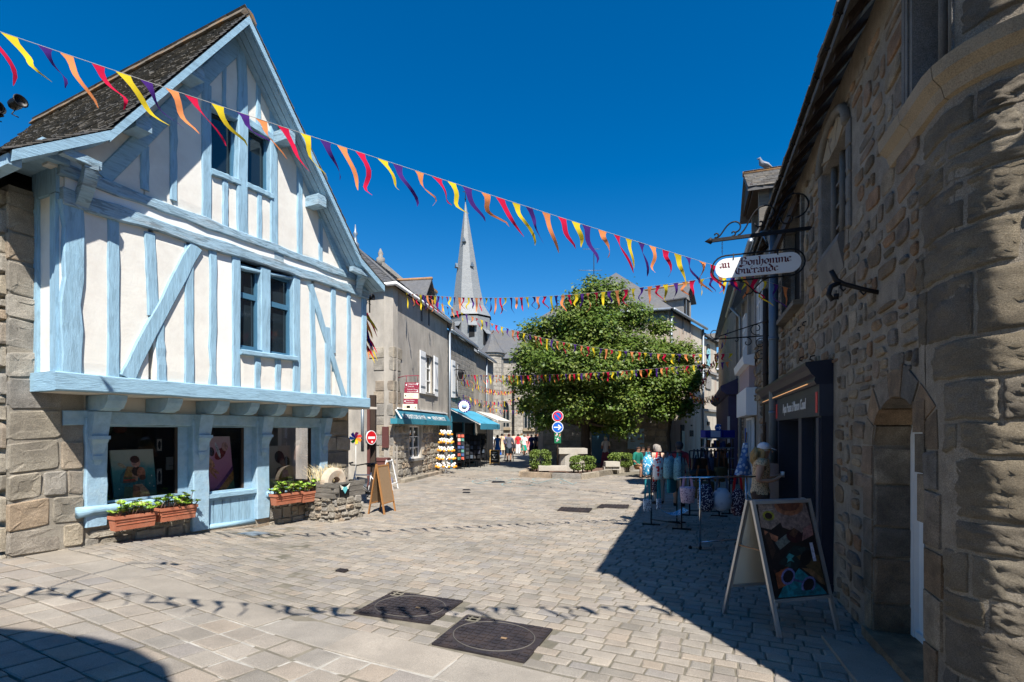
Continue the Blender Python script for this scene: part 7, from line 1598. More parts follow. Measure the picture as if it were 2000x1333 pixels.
eb = standing_board('wooden framed cork display easel beside the stone planter', V((-3.18, 11.35, 0)), V((.12, .5, 0)), V((.38, -.1, 0)), 1.12, 1, 1, 'wood', M['cork'])
wa = standing_board('white slatted A frame stand holding a grey cushion', V((-4.1, 15.9, 0)), V((.05, .5, 0)), V((.42, -.06, 0)), .95, 1, 0, 'white', None, lw=.035, name='a_frame_stand')
mb = MB(); mb.ball(V((-3.86, 16.0, .28)), (.16, .12, .15), 10, 6); mb.build('cushion', colmat((110, 112, 130)), label='grey cushion resting inside the white A frame stand', cat='cushion')
# posts with no entry disc
Yp = 15.5
np_ = thing('no_entry_post', 'brown square post carrying an oval looking red no entry disc', 'road sign', at(720, 842, Yp)); p = at(720, 842, Yp)
mb = MB(); mb.box((p.x, Yp, 0), (.08, .08, 2.8)); M['rust'] = mat('rust_brown', (.12, .045, .04), .6, .1, 5, .1, 30); mb.build('post', M['rust'], np_)
c = at(724.5, 855, Yp) + V((.02, -.06, 0)); ax = V((.88, -.5, 0)).normalized(); f = Fr(c, (-ax.y, ax.x, 0), ax); mb = MB(); mb.lathe(c, [(.215, 0), (.215, .02)], 22, axis=ax, smooth=False); o = mb.build('sign_disc', M['sign_white'], np_)
for nm, pts, m, d in (('red_field', ell(0, 0, .195, .195, 22), 'sign_red', .022), ('white_bar', [(-.14, -.04), (.14, -.04), (.14, .03), (-.14, .03)], 'sign_white', .024), ('sticker', ell(0.02, -.13, .04, .03), 'sign_white', .024)):
    mb = MB(); mb.add([f(u, c.z + z, d) for u, z in pts], [list(range(len(pts)))]); mb.build(nm, M[m], o)
c2 = c + V((-.16, .1, .02)); mb = MB(); mb.lathe(c2, [(.2, 0), (.2, .02)], 18, axis=V((-.9, -.4, 0)), smooth=False); mb.build('rear_disc', M['zinc'], np_)
mb = MB(); p = at(728.5, 842, Yp + .3); mb.box((p.x, p.y, 0), (.17, .17, 2.95)); mb.build('bollard_post', M['dark_wood'], label='thick dark brown square post behind the no entry sign', cat='post')
mb = MB(); p = at(708, 842, Yp + .6); mb.tube([V((p.x, p.y, 1.2)), V((p.x, p.y, 2.9))], .05, 6); mb.build('conduit', M['zinc'], label='pale vertical conduit on the wall beside the no entry post', cat='conduit')
# pinwheel
pw = thing('pinwheel', 'rainbow coloured pinwheel flower standing in the plank planter', 'pinwheel', at(696, 930, 11.6)); c = at(695, 856, 11.6)
mb = MB(); mb.tube([c, V((c.x, c.y, .6))], .006, 5); mb.build('stick', M['white'], pw)
for i, rgb in enumerate(((230, 70, 150), (60, 60, 190), (30, 120, 220), (20, 140, 70), (240, 190, 40), (245, 130, 40), (230, 60, 50))):
    a = 2 * pi * i / 7 + 1.2; d = V((cos(a), -.02, sin(a))); s = V((-sin(a), 0, cos(a))); mb = MB(); mb.prism([c, c + d * .07 + s * .05, c + d * .13 + s * .045, c + d * .14 - s * .02], V((0, -.025, 0))); mb.build('petal', colmat(rgb), pw)
# bicycle
def bicycle():
    g = V((-3.62, 12.75, 0)); fw = V((-.5, -.87, 0)).normalized(); sd = V((-fw.y, fw.x, 0)); t = thing('bicycle', 'white framed bicycle leaning behind the plank planter', 'bicycle', g); B = lambda x, z, y=0: g + fw * x + sd * y + V((0, 0, z))
    for x in (-.5, .52):
        mb = MB(); mb.tube([B(x + .33 * cos(a), .34 + .33 * sin(a)) for a in [2 * pi * k / 24 for k in range(24)]], .02, 6, closed=True); w = mb.build('wheel', M['black'], t)
        mb = MB(); mb.tube([B(x + .3 * cos(a), .34 + .3 * sin(a)) for a in [2 * pi * k / 20 for k in range(20)]], .008, 4, closed=True)
        for k in range(12): a = pi * k / 6; mb.tube([B(x, .34), B(x + .3 * cos(a), .34 + .3 * sin(a))], .003, 3)
        mb.build('rim_and_spokes', M['chrome'], w, kind='stuff')
    mb = MB()
    for a, b, r in (((-.15, .8), (-.05, .32), .018), ((-.13, .74), (.38, .78), .018), ((-.05, .32), (.4, .72), .026), ((-.5, .34), (-.05, .32), .012), ((-.5, .34), (-.13, .72), .012), ((.36, .88), (.52, .34), .018)): mb.tube([B(*a), B(*b)], r, 6)
    mb.build('frame', M['white'], t); mb = MB(); mb.tube([B(.36, .88), B(.34, 1.0), B(.4, 1.02)], .016, 6); mb.tube([B(.28, 1.06, -.3), B(.4, 1.02, -.12), B(.4, 1.02, .12), B(.28, 1.06, .3)], .016, 6)
    for s in (-1, 1): mb.tube([B(.3, 1.05, .28 * s), B(.16, 1.06, .31 * s)], .022, 6)
    mb.build('handlebar', M['black'], t); mb = MB(); mb.tube([B(-.3, .98), B(-.2, .99), B(-.02, .98)], [.07, .06, .02], 8); mb.tube([B(-.16, .82), B(-.18, .96)], .014, 6); mb.build('saddle', M['black'], t)
    mb = MB(); mb.tube([B(-.05, .32, -.1), B(-.05, .32, .1)], .05, 8); mb.tube([B(-.05, .32, .1), B(.08, .22, .1), B(.08, .22, .2)], .012, 5); mb.tube([B(-.05, .32, -.1), B(-.18, .42, -.1), B(-.18, .42, -.2)], .012, 5); mb.build('crank', M['black'], t)
    mb = MB(); mb.hexa([B(.05, .45, -.04), B(.3, .62, -.04), B(.3, .62, .04), B(.05, .45, .04), B(-.02, .66, -.04), B(.28, .73, -.04), B(.28, .73, .04), B(-.02, .66, .04)]); mb.build('frame_bag', M['zinc'], t)
bicycle()
mb = MB(); p = at(742, 842, 17); mb.box((p.x, 17.1, 0), (.5, .45, .85)); mb.box((p.x, 17.1, .85), (.56, .5, .1)); mb.build('bin', M['rust'], label='dark brown lidded bin against the corner house behind the white stand', cat='bin')
mb = MB(); f = F2; mb.fbox(F2L, -.0 + .15, .4, 1.25, 2.0, .02, .1); mb.build('notice_box', M['rust'], label='brown framed notice box on the corner of the rendered house', cat='notice box')
# souvenir racks under the awning
def toy_tower(label, c, h, rb, rt, tiers, seed, cols):
    rg = random.Random(seed); t = thing('toy_stand', label, 'display stand', c); mb = MB(); mb.tube([c, c + V((0, 0, h))], .025, 6); mb.build('pole', M['chrome'], t)
    mb = MB()
    for k in range(4): a = k * pi / 2 + .4; mb.beam(c + V((0, 0, .06)), c + V((cos(a) * rb, sin(a) * rb, .05)), .05, .05)
    mb.build('foot', M['alu'], t); its = []
    for k in range(tiers):
        z = .3 + (h - .35) * k / (tiers - 1); r = rb + (rt - rb) * k / (tiers - 1)
        mb = MB(); mb.tube([c + V((r * cos(a), r * sin(a), z)) for a in [2 * pi * j / 14 for j in range(14)]], .012, 4, closed=True); mb.build('tier_ring', M['chrome'], t)
        n = 11 if k < tiers - 1 else 6
        for j in range(n): its.append((2 * pi * j / n + rg.uniform(-.1, .1), r, z + rg.uniform(-.02, .02)))
    for k, (a, r, z) in enumerate(its):
        mb = MB(); p = c + V((r * cos(a), r * sin(a), z)); d = V((cos(a), sin(a), 0)); mb.ball(p + V((0, 0, .06)), .075, 7, 4, 0); mb.ball(p + d * .05 + V((0, 0, .13)), .055, 6, 4, 0); mb.ball(p + d * .1 + V((0, 0, .0)), (.06, .06, .05), 6, 4, 1); mb.build('plush_toy', [colmat(cols[0]), colmat(cols[1 + k % 2])], t)
toy_tower('tall stand of white and orange plush ducks at the corner of the canopy', at(871, 925, 22.3) * 1, 1.75, .34, .16, 5, 3, ((238, 236, 232), (232, 150, 40), (240, 170, 60)))
def grid_stand(label, c, w, h, rz, rows, colsn, seed, cols, d=.32):
    rg = random.Random(seed); t = thing('card_stand', label, 'display stand', c); Rm = Matrix.Rotation(rz, 3, 'Z'); P_ = lambda x, y, z: c + Rm @ V((x, y, z))
    mb = MB()
    for x in (-w / 2, w / 2):
        for y in (-d / 2, d / 2): mb.beam(P_(x, y, 0), P_(x, y, h), .025, .025, (0, 1, 0))
    for y in (-d / 2, d / 2): mb.beam(P_(-w / 2, y, h), P_(w / 2, y, h), .025, .025); mb.beam(P_(-w / 2, y, .35), P_(w / 2, y, .35), .025, .025)
    mb.build('frame', M['black'], t); mb = MB(); mb.hexa([P_(-w / 2 + .02, -.02, .4), P_(w / 2 - .02, -.02, .4), P_(w / 2 - .02, .02, .4), P_(-w / 2 + .02, .02, .4), P_(-w / 2 + .02, -.02, h - .02), P_(w / 2 - .02, -.02, h - .02), P_(w / 2 - .02, .02, h - .02), P_(-w / 2 + .02, .02, h - .02)]); mb.build('backing', M['dark'], t)
    for i in range(rows):
        for j in range(colsn):
            x0, z0 = -w / 2 + w * (j + .12) / colsn, .45 + (h - .5) * (i + .1) / rows; ww, hh = w * .76 / colsn, (h - .5) * .75 / rows
            for s in (-1, 1): mb = MB(); mb.hexa([P_(x0, s * d / 2 - .01, z0), P_(x0 + ww, s * d / 2 - .01, z0), P_(x0 + ww, s * d / 2 + .01, z0), P_(x0, s * d / 2 + .01, z0), P_(x0, s * (d / 2 - .04) - .01, z0 + hh), P_(x0 + ww, s * (d / 2 - .04) - .01, z0 + hh), P_(x0 + ww, s * (d / 2 - .04) + .01, z0 + hh), P_(x0, s * (d / 2 - .04) + .01, z0 + hh)]); mb.build('card', colmat(rg.choice(cols)), t)
DK = ((30, 34, 42), (48, 52, 64), (60, 58, 58), (24, 26, 30), (70, 80, 92)); MX = ((190, 90, 70), (80, 130, 120), (220, 200, 180), (60, 80, 120), (150, 60, 60), (40, 44, 50))
for lb, px, py, Y, w, h, rz, r, c_, sd, cl in (('narrow tall rotating stand of coloured postcards behind the plush ducks', 899, 908, 24.6, .34, 1.75, .3, 7, 2, 1, MX), ('tall black card stand in the shade right of the coloured postcards', 909, 905, 25.6, .4, 1.7, .1, 6, 2, 2, DK), ('wide black stand of dark framed cards under the front edge of the awning', 925, 905, 25.8, .7, 1.65, 0, 5, 4, 3, DK), ('black stand of grey cards at the outer corner of the awning', 940, 903, 26.6, .5, 1.7, -.3, 5, 3, 4, DK), ('dark stand of trinkets deep in the shade behind the plush ducks', 890, 906, 26, .5, 1.8, .2, 6, 2, 5, DK)):
    p = at(px, 842, Y); p.z = 0; grid_stand(lb, p, w, h, rz, r, c_, sd, cl)
bb = thing('chalk_board', 'chalkboard menu in a yellow wooden frame standing in the street', 'chalkboard', at(966, 909, 27.6)); p = at(956.5, 842, 27.6); p.z = 0; w = .54
fQ = Fr(p, (1, .05), (.05, -1)); mb = MB(); mb.fbox(fQ, .03, w - .03, .12, .8, -.01, .0); mb.build('board', M['black'], bb); M['frame_yellow'] = mat('frame_yellow', (.55, .33, .1), .6, .1, 5, .1, 30)
for a, b, q, r in ((0, .04, 0, .83), (w - .04, w, 0, .83), (.04, w - .04, .1, .14), (.04, w - .04, .79, .83)): mb = MB(); mb.fbox(fQ, a, b, q, r, -.015, .015); mb.build('frame_bar', M['frame_yellow'], bb)
for i, (s_, x) in enumerate((('Menu', .17), ('du Jour', .12), ('Plat', .18), ('Dessert', .12))): text(bb, s_, fQ, x, .66 - .13 * i, .002, .09, M['white'])
for x in (.1, .45): mb = MB(); mb.beam(p + V((x, .35, 0)), p + V((x, .02, .78)), .03, .02); mb.build('rear_leg', M['frame_yellow'], bb)
# spotlights
def spots(label, c, dirs, arm, k=1.0):
    t = thing('floodlight', label, 'floodlight', c); mb = MB(); mb.tube(arm, .018 * k, 6); mb.build('arm', M['black'], t)
    for o, d in dirs:
        p = c + V(o); d = V(d).normalized(); mb = MB(); mb.lathe(p, [(.03 * k, -.1 * k), (.055 * k, -.06 * k), (.06 * k, .0), (.055 * k, .06 * k), (.075 * k, .1 * k), (.06 * k, .1 * k), (.05 * k, .07 * k)], 12, axis=d); mb.tube([p + V((0, 0, -.06)) * k, p + V((-.05, 0, -.12)) * k, p + V((.03, 0, -.16)) * k], .007 * k, 4); mb.build('lamp', M['black'], t)
c = at(20, 203, 3.6); spots('small black theatre floodlight on an arm at the upper left edge', c, (((.04, 0, 0), (.9, -.35, .1)), ((-.1, .02, -.02), (.5, -.8, -.3))), [c + V((-.1, .05, -.05)), c + V((-.45, 0, -.15)), V((-4.0, 3.0, c.z)), V((-3.9, .3, c.z))], .6)
c = at(722, 586, 11.9); spots('pair of small black floodlights at the right corner of the timber house', c, (((.0, 0, .05), (.95, -.3, .05)), ((-.12, 0, -.06), (.1, -.9, -.4))), [FL(uR + .0, c.z + .1, DU - .15), c, c + V((0, 0, -.3))])
# ================================================================ PEOPLE
def body_mesh(pose, fem=False, fingers=False):
    """one continuous skinned figure of unit height, facing -Y; returns (verts, faces, bone label per face)"""
    J = dict(pel=(0, 0, .515), spi=(0, .005, .6), che=(0, .0, .715), nb=(0, .012, .815), nk=(0, .004, .86), hd=(0, -.006, .915), ht=(0, -.002, .965))
    R_ = dict(pel=(.082, .062), spi=(.072, .055), che=(.088, .062), nb=(.05, .042), nk=(.032, .034), hd=(.05, .058), ht=(.036, .042))
    if fem: R_.update(pel=(.088, .066), spi=(.06, .05), che=(.076, .062))
    E = [('pel', 'spi'), ('spi', 'che'), ('che', 'nb'), ('nb', 'nk'), ('nk', 'hd'), ('hd', 'ht')]; sx = .098 if fem else .112
    for s, t in ((-1, 'l'), (1, 'r')):
        e, w, h = pose.get('arm' + t, ((.035, .01, -.17), (.045, -.05, -.32), (.045, -.09, -.4)))
        S = (s * sx, .008, .8)
        for nm, p, r in (('sh', (0, 0, 0), (.036, .034)), ('el', e, (.025, .025)), ('wr', w, (.017, .017)), ('ha', h, (.018, .012))):
            J[nm + t] = (S[0] + s * p[0], S[1] + p[1], S[2] + p[2]); R_[nm + t] = r
        E += [('nb', 'sh' + t), ('sh' + t, 'el' + t), ('el' + t, 'wr' + t), ('wr' + t, 'ha' + t)]
        if fingers:
            a, b = V(J['wr' + t]), V(J['ha' + t]); d = (b - a).normalized(); sd = d.cross(V((0, 0, 1))).normalized()
            for k in range(4):
                o = sd * (k - 1.5) * .0095; l = (.036, .042, .04, .03)[k]; J['fa%d' % k + t] = b + o + d * .012; J['fb%d' % k + t] = b + o + d * l * .6 + V((0, 0, -.004)); J['fc%d' % k + t] = b + o + d * l + V((0, 0, -.016))
                for q, r in (('fa', .006), ('fb', .0052), ('fc', .0044)): R_[q + '%d' % k + t] = (r, r)
                E += [('ha' + t, 'fa%d' % k + t), ('fa%d' % k + t, 'fb%d' % k + t), ('fb%d' % k + t, 'fc%d' % k + t)]
            J['ta' + t] = a + d * .02 - sd * .022; J['tb' + t] = a + d * .048 - sd * .032; R_['ta' + t] = (.007, .007); R_['tb' + t] = (.005, .005); E += [('wr' + t, 'ta' + t), ('ta' + t, 'tb' + t)]
        hp = (s * .048, 0, .49); kn, an = pose.get('leg' + t, ((.006, -.012, -.23), (.006, .012, -.45)))
        for nm, p, r in (('hi', (0, 0, 0), (.066, .066)), ('kn', kn, (.04, .042)), ('an', an, (.024, .026)), ('to', (an[0] + .014, an[1] - .085, an[2] - .022), (.021, .016))):
            J[nm + t] = (hp[0] + s * p[0], hp[1] + p[1], hp[2] + p[2]); R_[nm + t] = r
        E += [('pel', 'hi' + t), ('hi' + t, 'kn' + t), ('kn' + t, 'an' + t), ('an' + t, 'to' + t)]
    ln = pose.get('lean', 0)
    if ln:
        for k in J:
            if k[:2] not in ('hi', 'kn', 'an', 'to') and k != 'pel': x, y, z = J[k]; q = z - .515; J[k] = (x, y - q * sin(ln), .515 + q * cos(ln))
    ks = list(J); me = bpy.data.meshes.new('skel'); me.from_pydata([tuple(J[k]) for k in ks], [(ks.index(a), ks.index(b)) for a, b in E], [])
    o = bpy.data.objects.new('skel', me); COL.objects.link(o); o.modifiers.new('s', 'SKIN')
    for i, k in enumerate(ks): v = me.skin_vertices[0].data[i]; v.radius = R_[k]; v.use_root = k == 'pel'
    sb_ = o.modifiers.new('b', 'SUBSURF'); sb_.levels = 2 if fingers else 1; sb_.render_levels = sb_.levels
    dg = bpy.context.evaluated_depsgraph_get(); m2 = bpy.data.meshes.new_from_object(o.evaluated_get(dg))
    vs = [v.co.copy() for v in m2.vertices]; ns = [v.normal.copy() for v in m2.vertices]; fs = [list(p.vertices) for p in m2.polygons]
    seg = [(b, V(J[a]), V(J[b])) for a, b in E]; lab = []
    for f in fs:
        c = sum((vs[i] for i in f), V()) / len(f); best = None
        for nm, a, b in seg:
            d = b - a; t = min(1, max(0, (c - a).dot(d) / d.length_squared)); q = (c - a - d * t).length / max(.02, R_[nm][0])
            if best is None or q < best[0]: best = (q, nm, t)
        lab.append((best[1], best[2], c))
    bpy.data.objects.remove(o); bpy.data.meshes.remove(me); bpy.data.meshes.remove(m2)
    return vs, ns, fs, lab, {k: V(v) for k, v in J.items()}
CACHE = {}
POSES = {'stand': {}, 'walk': dict(legl=((.006, -.1, -.21), (.006, -.05, -.44)), legr=((.006, .03, -.23), (.006, .17, -.42)), arml=((.03, .05, -.17), (.04, .06, -.32), (.04, .05, -.39)), armr=((.03, -.05, -.17), (.04, -.14, -.3), (.04, -.19, -.36))),
  'push': dict(arml=((.05, -.02, -.17), (.02, -.19, -.2), (.0, -.26, -.2)), armr=((.05, -.02, -.17), (.02, -.19, -.2), (.0, -.26, -.2)), legl=((.006, -.06, -.22), (.006, .0, -.45)), legr=((.006, .03, -.23), (.006, .11, -.44))),
  'hold': dict(arml=((.04, .02, -.17), (.0, -.1, -.17), (-.05, -.14, -.13)), armr=((.04, .02, -.17), (.0, -.1, -.16), (-.05, -.15, -.12)), lean=.06),
  'fold': dict(arml=((.04, .0, -.17), (-.05, -.09, -.2), (-.12, -.1, -.19)), armr=((.04, .0, -.17), (-.05, -.1, -.18), (-.12, -.11, -.17))),
  'browse': dict(arml=((.05, -.05, -.16), (.04, -.19, -.2), (.03, -.26, -.2)), armr=((.04, -.03, -.17), (.0, -.15, -.25), (-.02, -.22, -.26)), lean=.2),
  'sit': dict(legl=((.02, -.24, -.02), (.02, -.22, -.25)), legr=((.02, -.24, -.02), (.03, -.26, -.25)), arml=((.04, -.04, -.16), (.0, -.18, -.25), (-.03, -.24, -.27)), armr=((.04, -.04, -.16), (.0, -.18, -.25), (-.03, -.24, -.27)), lean=.15)}
def person(label, x, y, h, rz, pose, top, bot, hair, skin='skin', fem=False, shorts=True, sleeve=.6, dress=None, longhair=False, hat=None, fingers=False, base=0.0, group=None, hairm=None, topm=None, girth=1.0):
    key = (pose, fem, fingers)
    if key not in CACHE: CACHE[key] = body_mesh(POSES[pose], fem, fingers)
    vs, ns, fs, lab, J = CACHE[key]; Rm = Matrix.Rotation(rz, 3, 'Z'); zmin = min(v.z for v in vs); org = V((x, y, base - (zmin if pose != 'sit' else .29) * h))
    W = lambda p: org + Rm @ V((p.x * girth * h, p.y * girth * h, p.z * h)); t = thing('person', label, 'person', (x, y, base), group)
    mb = MB(); mb.add([W(v) for v in vs], fs, 0, True); body = mb.build('body', M[skin], t)
    def shell(nm, test, m, off):
        sel = [f for f, l in zip(fs, lab) if test(*l)]; mb = MB(); idx = {}
        for f in sel:
            for i in f:
                if i not in idx: idx[i] = len(idx)
        if not sel: return
        P_ = [None] * len(idx)
        for i, k in idx.items(): P_[k] = W(vs[i] + ns[i] * off)
        mb.add(P_, [[idx[i] for i in f] for f in sel], 0, True); return mb.build(nm, m, t)
    arm = lambda n: n[:2] in ('sh', 'el', 'wr')
    tm = topm or colmat(top)
    leg = lambda n: n[:2] in ('hi', 'kn', 'an')
    shell('shirt', lambda n, s, c: n in ('spi', 'che', 'nb') or n[:2] == 'sh' or (n[:2] == 'el' and s < sleeve) or (n[:2] == 'wr' and s < sleeve - 1) or (n == 'pel') or (n[:2] == 'hi' and c.z > .5), tm, .012)
    if not dress: shell('shorts' if shorts else 'trousers', lambda n, s, c: n == 'pel' and c.z < .53 or n[:2] == 'hi' or (n[:2] == 'kn' and (not shorts or s < .85)) or (n[:2] == 'an' and not shorts and s < .9), colmat(bot), .01)
    else:
        mb = MB(); n = 16; pr = [(.52, .085), (.46, .11), (.36, .13), (dress[1], .165)]; pc = J['pel']
        mb.add([W(V((r * cos(2 * pi * j / n) * (1 + .05 * sin(5 * j)), r * .85 * sin(2 * pi * j / n), z))) for z, r in pr for j in range(n)], [(i * n + j, i * n + (j + 1) % n, (i + 1) * n + (j + 1) % n, (i + 1) * n + j) for i in range(3) for j in range(n)], 0, True); mb.build('skirt', colmat(dress[0]), t)
    shell('shoes', lambda n, s, c: n[:2] == 'to' or (n[:2] == 'an' and s > .93), colmat((40, 38, 40)), .006)
    hm = hairm or colmat(hair); hd = J['hd']
    shell('hair', lambda n, s, c: n in ('hd', 'ht') and (c.z > hd.z + .012 or (c.y > hd.y + .005 and c.z > hd.z - .03)), hm, .012)
    if longhair:
        mb = MB(); b = hd + V((0, .035, .02)); mb.tube([W(b), W(b + V((0, .03, -.06))), W(b + V((.01, .035, -.13))), W(b + V((0, .03, -.17)))], [.05 * h, .056 * h, .045 * h, .015 * h], 10); mb.build('long_hair', hm, t)
    if hat:
        mb = MB(); c = W(hd + V((0, .0, .025))); mb.ball(c + V((0, 0, .012 * h)), (.064 * h, .07 * h, .055 * h), 12, 6); b = Rm @ V((0, -1, 0)); s = Rm @ V((1, 0, 0)); n = 8; pts = [c + s * (.055 * h * cos(a)) + b * (.055 * h + .062 * h * sin(a)) + V((0, 0, .006 * h - .022 * h * sin(a))) for a in [pi * k / n for k in range(n + 1)]]
        mb.prism(pts, (0, 0, .006 * h)); mb.build('cap', colmat(hat), t)
    return t, W, J
# woman at the shop door
M['skin_fair'] = mat('skin_fair', (.62, .31, .19), .5, .06, 8, 0)
M['woven'] = bagmat('woven', (84, 54, 36), (228, 190, 146), 55)
M['blonde'] = mat('blonde', (.42, .24, .09), .7, .35, 14, .6, 30, (3, 3, .4)); M['grey_hair'] = mat('grey_hair', (.26, .23, .2), .8, .3, 20, .3, 40)
wt, W, J = person('woman in a white cap with long wavy blond hair standing at the shop door', 4.14, 8.55, 1.66, R(66), 'hold', (170, 130, 90), (90, 70, 60), (160, 120, 80), 'skin_fair', True, True, -.1, None, True, (226, 220, 222), True, topm=M['woven'], hairm=M['blonde'], girth=1.22)
mb = MB()
rg = random.Random(3)
for k in range(26):
    b = J['hd'] + V((rg.uniform(-.065, .065), .03 + rg.uniform(-.035, .03), .0)); L_ = rg.uniform(.15, .25); mb.tube([W(b), W(b + V((rg.uniform(-.015, .015), .02, -L_ * .4))), W(b + V((rg.uniform(-.03, .03), .012, -L_ * .75))), W(b + V((rg.uniform(-.03, .03), .025, -L_)))], [.026, .036, .032, .008], 6)
mb.build('hair_locks', M['blonde'], wt)
mb = MB(); c = W(J['hd'] + V((0, -.062, -.004))); mb.ball(c, (.016, .016, .02), 6, 4); mb.build('nose', M['skin'], wt)
c = W((J['hal'] + J['har']) / 2 + V((0, -.02, .01))); mb = MB(); mb.lathe(c, [(.026, -.04), (.033, .05)], 10); mb.build('paper_cup', M['white'], label='white paper cup held by the woman in the crochet top', cat='cup')
# couple behind the backpacks, then the square
person('grey haired woman browsing behind the backpack rack, seen from behind', 3.7, 12.9, 1.58, R(195), 'browse', (205, 170, 150), (150, 140, 130), (150, 140, 130), 'skin', True, False, .6, None, True, None, hairm=M['grey_hair'])
person('person in a dark cap, red sleeves and beige cropped trousers browsing the rack', 4.08, 12.5, 1.6, R(160), 'browse', (120, 40, 52), (190, 165, 140), (40, 40, 44), 'skin_tan', False, True, 1.8, None, False, (52, 54, 60))
person('woman in a white headscarf and long patterned skirt standing in tree shade', 4.55, 24.9, 1.62, R(200), 'fold', (200, 195, 188), None, (205, 200, 195), 'skin_tan', True, dress=((120, 60, 70), .08))
for i, (lb, x, y, rz, tp, bt, hr) in enumerate((('person in a green top sitting at the right end of the island kerb', 4.95, 20.3, R(25), (30, 110, 95), (130, 95, 60), (70, 50, 40)), ('person in dark clothes sitting between two others on the island kerb', 5.25, 20.7, R(10), (50, 45, 45), (150, 120, 90), (35, 28, 24)), ('person in a maroon top sitting furthest right on the island kerb', 5.6, 21.1, R(0), (110, 40, 45), (60, 55, 55), (40, 30, 26)))):
    person(lb, x, y, 1.62, rz, 'sit', tp, bt, hr, 'skin_tan', i == 0, True, .9, base=.12, group='people sitting on the island kerb')
t_, W, J = person('man in grey shirt and dark shorts pushing a pushchair, seen from behind', -.18, 30.8, 1.74, R(180), 'push', (92, 96, 108), (36, 48, 58), (70, 40, 36), 'skin_tan', False, True, .9)
pc = thing('pushchair', 'black pushchair in front of the man in the grey shirt', 'pushchair', (-.18, 31.6, 0)); c = V((-.18, 31.55, 0)); mb = MB()
for s in (-1, 1): mb.tube([c + V((s * .24, -.45, 1.0)), c + V((s * .24, -.2, .75)), c + V((s * .22, .4, .15))], .018, 5); mb.tube([c + V((s * .24, -.15, .7)), c + V((s * .26, -.35, .12))], .018, 5)
mb.tube([c + V((-.24, -.45, 1.0)), c + V((.24, -.45, 1.0))], .02, 6); mb.build('frame', M['black'], pc)
for x in (-.26, .26):
    for y in (-.35, .4): mb = MB(); mb.lathe(c + V((x - .02, y, .12)), [(.12, 0), (.12, .04)], 12, axis=(1, 0, 0)); mb.build('wheel', M['black'], pc)
mb = MB(); mb.hexa([c + V((-.2, -.2, .35)), c + V((.2, -.2, .35)), c + V((.2, .3, .4)), c + V((-.2, .3, .4)), c + V((-.2, -.3, .95)), c + V((.2, -.3, .95)), c + V((.2, .05, 1.0)), c + V((-.2, .05, 1.0))]); mb.build('seat', colmat((60, 30, 36)), pc)
person('woman in a bright blue sleeveless dress walking away past the chalkboard', -.95, 33.5, 1.66, R(175), 'walk', (30, 100, 200), None, (45, 32, 28), 'skin_tan', True, sleeve=-.1, dress=((30, 100, 200), .2))
CR = [(943, 37, (225, 160, 140), (235, 232, 228), 'woman with folded arms in a pink top and white trousers by the awning', 'fold', 1, 0), (951, 40, (150, 60, 60), (60, 60, 70), 'person in a dark red shirt behind the woman with folded arms', 'stand', 0, 0), (980, 39, (205, 180, 150), (210, 185, 150), 'person in beige walking behind the blue dress', 'walk', 1, 1), (985, 42, (110, 90, 150), (50, 50, 60), 'person in a violet top beyond the pushchair', 'stand', 0, 0), (1003, 41, (228, 190, 170), (90, 90, 100), 'person in a pale pink top right of the pushchair man', 'walk', 1, 1), (961, 43, (235, 235, 235), (120, 120, 130), 'person in white far back beside the awning corner', 'stand', 0, 0),
      (1012, 40, (200, 50, 60), (235, 235, 235), 'person in a red top and white trousers left of the church group', 'stand', 1, 1), (1019, 42, (160, 215, 190), (40, 44, 60), 'person in a mint green shirt in the church group', 'walk', 0, 1), (1024, 38.5, (235, 225, 220), (20, 140, 120), 'woman in white with a green skirt in the church group', 'walk', 1, 0), (1031, 40, (240, 130, 130), (240, 150, 150), 'woman in a coral dress in the church group', 'walk', 1, 1), (1038, 36.5, (36, 44, 80), (30, 34, 50), 'tall person in a navy shirt with a rucksack, seen from behind', 'stand', 0, 0), (1046, 38, (40, 40, 46), (30, 30, 36), 'person in black beside the navy shirt', 'stand', 0, 1),
      (1050, 40, (60, 50, 50), (40, 40, 48), 'person in dark brown in the shaded group', 'fold', 1, 0), (1056, 37.5, (50, 46, 56), (30, 30, 40), 'person in dark violet grey in the shaded group by the wall', 'walk', 0, 1), (1061, 39, (40, 60, 90), (40, 40, 50), 'person in dusky blue at the right end of the church group', 'stand', 1, 0), (1016, 44, (215, 210, 60), (60, 60, 70), 'person in yellow far behind the red top', 'stand', 0, 0)]
for i, (px, Y, tp, bt, lb, ps, fm, bk_) in enumerate(CR):
    sk = dict(dress=(bt, .25)) if fm and ('skirt' in lb or 'dress' in lb) else {}
    person(lb, (px - 1000) / 1000 * Y, Y, 1.6 + .12 * ((i * 7) % 5) / 4 + (.06 if 'tall' in lb else 0), R(180 if bk_ else 15 * (i % 5) - 30), ps, tp, bt, ((50, 36, 28), (90, 60, 40), (30, 26, 24), (120, 90, 60))[i % 4], 'skin' if i % 2 else 'skin_tan', bool(fm), i % 3 != 0, .7, group='people in front of the church', **sk)
